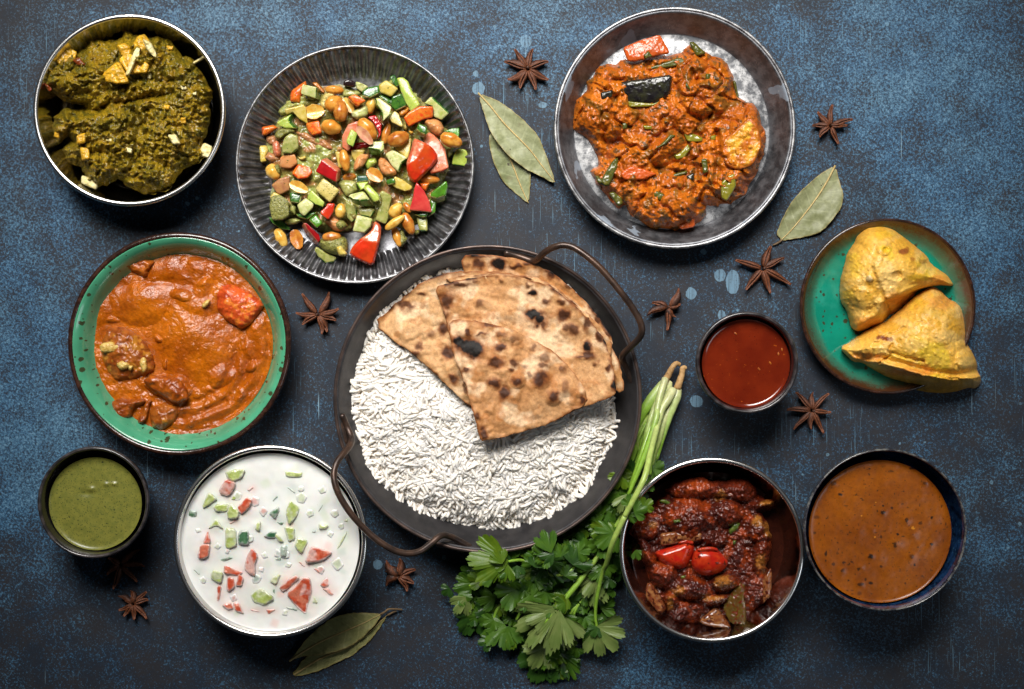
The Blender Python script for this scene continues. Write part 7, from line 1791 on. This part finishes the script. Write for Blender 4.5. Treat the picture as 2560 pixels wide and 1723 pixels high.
RT = [  # kind, outline, height over the yoghurt, tilt, label
 ('g', [(410, 225), (470, 210), (525, 213), (505, 262), (455, 280), (425, 262)], .0010, 'pale cucumber piece nearest the upper left rim of the raita'),
 ('g', [(785, 218), (880, 222), (876, 258), (790, 255)], .0005, 'flat pale cucumber tile near the top of the raita'),
 ('r', [(372, 335), (410, 275), (468, 295), (450, 345), (425, 372), (380, 360)], .0018, 'red tomato cube below the upper left cucumber in the raita'),
 ('r', [(545, 335), (575, 315), (580, 325), (552, 345)], .0002, 'tiny red tomato sliver near the top of the raita'),
 ('g', [(265, 450), (300, 350), (355, 395), (320, 420)], .0012, 'pale cucumber wedge near the left rim, below the tomato cube'),
 ('g', [(443, 395), (475, 348), (500, 360), (470, 398)], .0001, 'half sunk cucumber chip between the two upper tomatoes'),
 ('r', [(486, 440), (540, 385), (570, 400), (560, 440), (510, 486), (495, 470)], .0016, 'oblong red tomato piece left of the raita centre'),
 ('g', [(335, 445), (365, 420), (430, 425), (410, 470), (350, 470)], .0007, 'pale cucumber strip left of the oblong tomato'),
 ('g', [(420, 470), (440, 425), (490, 470), (480, 510), (425, 515)], .0012, 'cucumber piece touching the oblong tomato from below'),
 ('r', [(435, 540), (480, 515), (475, 530), (440, 548)], .0001, 'thin red sliver below the oblong tomato'),
 ('k', [(180, 465), (230, 470), (225, 505), (178, 505)], .0000, 'dark sunk cucumber corner at the left rim'),
 ('k', [(680, 480), (735, 442), (740, 470), (715, 515), (700, 500)], .0006, 'dark skinned cucumber sliver left of a large pale piece'),
 ('g', [(785, 480), (810, 405), (865, 450), (850, 500), (805, 550)], .0010, 'large pale cucumber piece right of the raita centre top'),
 ('k', [(700, 400), (725, 370), (735, 380), (705, 412)], .0001, 'dark green fleck above the centre of the raita'),
 ('g', [(590, 580), (605, 540), (628, 535), (620, 595)], .0006, 'small pale cucumber chip at the raita centre'),
 ('k', [(725, 535), (775, 535), (755, 558)], .0003, 'dark green skin corner at the raita centre'),
 ('k', [(648, 625), (690, 597), (725, 600), (715, 640), (680, 635)], .0009, 'dark skin half of the cucumber piece below centre'),
 ('g', [(715, 625), (725, 605), (768, 655), (740, 660)], .0006, 'pale half of the cucumber piece below centre'),
 ('g', [(775, 570), (835, 573), (838, 640), (800, 655), (785, 610)], .0007, 'pale cucumber square right of centre in the raita'),
 ('g', [(840, 680), (858, 635), (918, 655), (880, 730), (850, 705)], .0008, 'pale cucumber leaf shape right of the cucumber square'),
 ('g', [(990, 545), (1048, 558), (1030, 580), (992, 582)], .0006, 'cucumber chip with a red dot near the right rim'),
 ('k', [(940, 600), (968, 583), (968, 605)], .0001, 'tiny dark green triangle right of centre'),
 ('k', [(985, 465), (1010, 425), (1015, 435), (990, 470)], .0001, 'thin dark green sliver at upper right of the raita'),
 ('k', [(795, 315), (845, 350), (835, 358), (795, 325)], .0001, 'thin green sliver below the flat top tile'),
 ('g', [(300, 580), (350, 515), (395, 580), (350, 560)], .0006, 'green cucumber arrow shape near the left of the raita'),
 ('g', [(408, 580), (470, 585), (475, 680), (440, 695), (410, 690)], .0009, 'tall pale cucumber block left of the dark square'),
 ('k', [(485, 620), (500, 592), (550, 592), (548, 675), (490, 670)], .0012, 'dark green square cucumber beside the tall pale block'),
 ('r', [(270, 660), (298, 590), (315, 665), (280, 672)], .0008, 'pointed red tomato tip near the left rim'),
 ('r', [(235, 750), (255, 680), (310, 678), (298, 752), (255, 765)], .0014, 'red tomato block below the pointed tip at left'),
 ('k', [(375, 770), (420, 752), (455, 760), (400, 782)], .0003, 'flat dark green chip below the tall pale block'),
 ('k', [(715, 770), (755, 745), (752, 778)], .0003, 'small dark corner left of the second dark square'),
 ('k', [(752, 690), (790, 682), (785, 750), (752, 750)], .0008, 'dark cucumber square below the centre right'),
 ('r', [(527, 820), (545, 750), (572, 706), (605, 745), (590, 800), (590, 868), (555, 850)], .0014, 'tall red tomato wedge below the raita centre'),
 ('r', [(908, 790), (945, 690), (1010, 705), (1065, 730), (1010, 775)], .0020, 'largest red tomato wedge at the right of the raita'),
 ('r', [(402, 860), (405, 805), (470, 835), (510, 850), (480, 870)], .0009, 'orange red tomato bit left of the tall wedge, upper of its cluster'),
 ('r', [(470, 930), (490, 860), (522, 890), (505, 935)], .0007, 'red tomato bit left of the tall wedge, right of its cluster'),
 ('r', [(415, 950), (420, 880), (460, 890), (465, 940), (430, 968)], .0009, 'orange red tomato bit left of the tall wedge, lower of its cluster'),
 ('g', [(318, 860), (335, 838), (393, 852), (375, 918), (322, 890)], .0008, 'green cucumber square left of the tomato cluster'),
 ('k', [(207, 835), (215, 830), (248, 858), (240, 864)], .0002, 'thin dark sliver at the lower left rim'),
 ('g', [(683, 905), (710, 875), (748, 860), (725, 925)], .0006, 'yellowish cucumber chip above the lower tomatoes'),
 ('r', [(745, 940), (835, 870), (865, 888), (775, 968)], .0017, 'red tomato strip with bright skin at lower right'),
 ('r', [(795, 985), (850, 940), (880, 895), (930, 893), (938, 970), (915, 1040), (905, 1095), (850, 1050)], .0013, 'big rough tomato chunk at the lower right'),
 ('r', [(995, 925), (1040, 882), (1052, 930), (1020, 945)], .0005, 'small sunk tomato bit near the lower right rim'),
 ('r', [(1010, 950), (1050, 950), (1080, 985), (1055, 992)], .0005, 'orange tomato sliver near the lower right rim'),
 ('r', [(955, 825), (985, 828), (1003, 850), (985, 855)], .0004, 'small red tomato flake below the largest wedge'),
 ('r', [(860, 785), (880, 785), (905, 812), (890, 812)], .0001, 'faint red streak left of the largest wedge'),
 ('g', [(570, 985), (635, 955), (705, 1010), (645, 1052), (585, 1030)], .0010, 'cucumber slice with dark rind near the bottom of the raita'),
 ('r', [(385, 1050), (440, 1035), (455, 1075), (420, 1082)], .0007, 'red tomato bit at the bottom left, left of two'),
 ('r', [(455, 1040), (490, 1038), (520, 1105), (470, 1090)], .0007, 'red tomato bit at the bottom left, right of two'),
 ('r', [(352, 1020), (358, 935), (385, 940), (370, 1025)], .0003, 'sunk dark tomato sliver at lower left'),
 ('r', [(553, 1075), (600, 1085), (632, 1095), (585, 1096)], .0001, 'thin red edge near the bottom, left of two'),
 ('r', [(658, 1080), (720, 1080), (675, 1112)], .0002, 'thin red corner near the bottom, right of two'),
 ('k', [(780, 1060), (855, 1078), (850, 1090), (800, 1078)], .0002, 'dark rind sliver near the bottom right'),
 ('g', [(945, 1040), (962, 998), (982, 1040)], .0003, 'pale triangle of cucumber near the bottom right rim'),
 ('g', [(1100, 695), (1130, 640), (1165, 590), (1150, 640), (1115, 698)], .0002, 'long pale cucumber edge at the right rim'),
 ('g', [(1140, 530), (1165, 515), (1170, 535)], .0001, 'tiny pale cucumber tip at the far right rim'),
 ('k', [(700, 965), (715, 950), (715, 985)], .0001, 'tiny dark rind left of the red strip'),
]
YOG = (.75, .75, .72)
M_RP = m_vc('raita_pieces', .2, .2, ((260, .2, .0005),), .14, 260, None, .15)
def grow(p, f):
    c = np.mean(p, 0)
    return [tuple(c + (np.array(q) - c) * f) for q in p]
def rcol(k, i):
    a, b = dict(g=((.42, .48, .19), (.32, .39, .10)), k=((.030, .10, .045), (.09, .20, .10)), r=((.48, .070, .030), (.56, .17, .10)))[k]
    def fn(X, Y, d, Z):
        c = cmix(a, b, .5 + 1.6 * fbm(X, Y, 14, 3, i % 40))
        film = 1 - sstep(0, 5.5, d + 3.5 * fbm(X, Y, 9, 3, 7 + i % 30))
        film = np.maximum(film, sstep(.12, .5, fbm(X, Y, 24, 3, 11 + i % 30)) * .6)
        return cmix(c, YOG, film * .62)
    return fn
for (k, pts, up, lab) in RT:
    q = np.array(FH(*pts)); c = q.mean(0); RPC.append((c, max(4, np.ptp(q, 0).mean() * .55))) if up >= .0006 else None
raita, _ = liquid('yoghurt_raita', (676, 1356), 223, ZR, m_vc('yoghurt_raita', .17, .25, ((150, .06, .0006),), .03, 90, [(900, .755, (.38, .18, .05))], .2), 'runny white yoghurt raita filling the steel bowl', 'raita', raita_h, raita_c, .0012, rings=170, seg=400)
for i, (k, pts, up, lab) in enumerate(RT):
    nm = 'tomato_piece' if k == 'r' else 'cucumber_piece'
    poly = ragged(grow(crisp(FH(*pts), .17), 1.16), .9, 6, i % 40, 2)
    c = np.mean(poly, 0)
    h = float(raita_h(np.array([c[0]]), np.array([c[1]]))[0])
    rs = np.random.RandomState(i)
    o = pillow(nm, poly, ZR + h - .0006, .0013 + up * .9, M_RP, None, 1.3, .3, 7.0, .0003, 7, i % 50, rcol(k, i), origin=(*P(c[0], c[1], ZR)[:2], ZR), tilt=((rs.rand() - .5) * .34, (rs.rand() - .5) * .34))
    tag(o, lab, 'tomato' if k == 'r' else 'cucumber', 'tomato bits in the raita' if k == 'r' else 'cucumber bits in the raita')

# pieces sunk under the yoghurt, only their tops showing through a film
def film_c(base):
    def fn(X, Y, d, Z):
        f = 1 - .62 * sstep(0, 8, d + 3 * fbm(X, Y, 9, 2, 3))
        return cmix(base, YOG, f)
    return fn
SUNK = [((880, 385), 22, 'g'), ((1090, 480), 18, 'g'), ((1010, 340), 20, 'g'), ((640, 470), 20, 'r'), ((1110, 800), 26, 'g'), ((780, 740), 20, 'k'), ((735, 735), 20, 'k'), ((600, 890), 20, 'k'), ((1000, 830), 18, 'r'), ((630, 830), 14, 'r'), ((780, 1100), 18, 'g'), ((270, 900), 16, 'g'), ((360, 690), 16, 'g'), ((650, 745), 16, 'g'), ((800, 805), 14, 'g'), ((1060, 610), 16, 'g'), ((480, 380), 22, 'g'), ((880, 330), 14, 'g'), ((590, 410), 22, 'r'), ((420, 715), 12, 'r'), ((930, 480), 16, 'g'), ((1130, 560), 14, 'g'), ((560, 640), 16, 'g'), ((240, 590), 14, 'g'), ((460, 1010), 18, 'r'), ((850, 990), 22, 'r')]
for i, (q, r, k) in enumerate(SUNK):
    rs = np.random.RandomState(60 + i)
    c = FH.pt(*q); n = rs.randint(4, 6); a0 = rs.rand() * 6.28
    r = r * 1.55
    pl = [(c[0] + r / 2.49 * (.8 + .5 * rs.rand()) * math.cos(a0 + 6.28 * j / n), c[1] + r / 2.49 * (.8 + .5 * rs.rand()) * math.sin(a0 + 6.28 * j / n)) for j in range(n)]
    pl = ragged(crisp(pl), .8, 6, i, 2)
    h = float(raita_h(np.array([c[0]]), np.array([c[1]]))[0])
    o = pillow('submerged_piece', pl, ZR + h + .0001, .0008, M_RP, raita, 1.5, .5, 6.0, .0001, 7, i, film_c(dict(g=(.36, .44, .20), k=(.10, .20, .13), r=(.50, .13, .09))[k]))
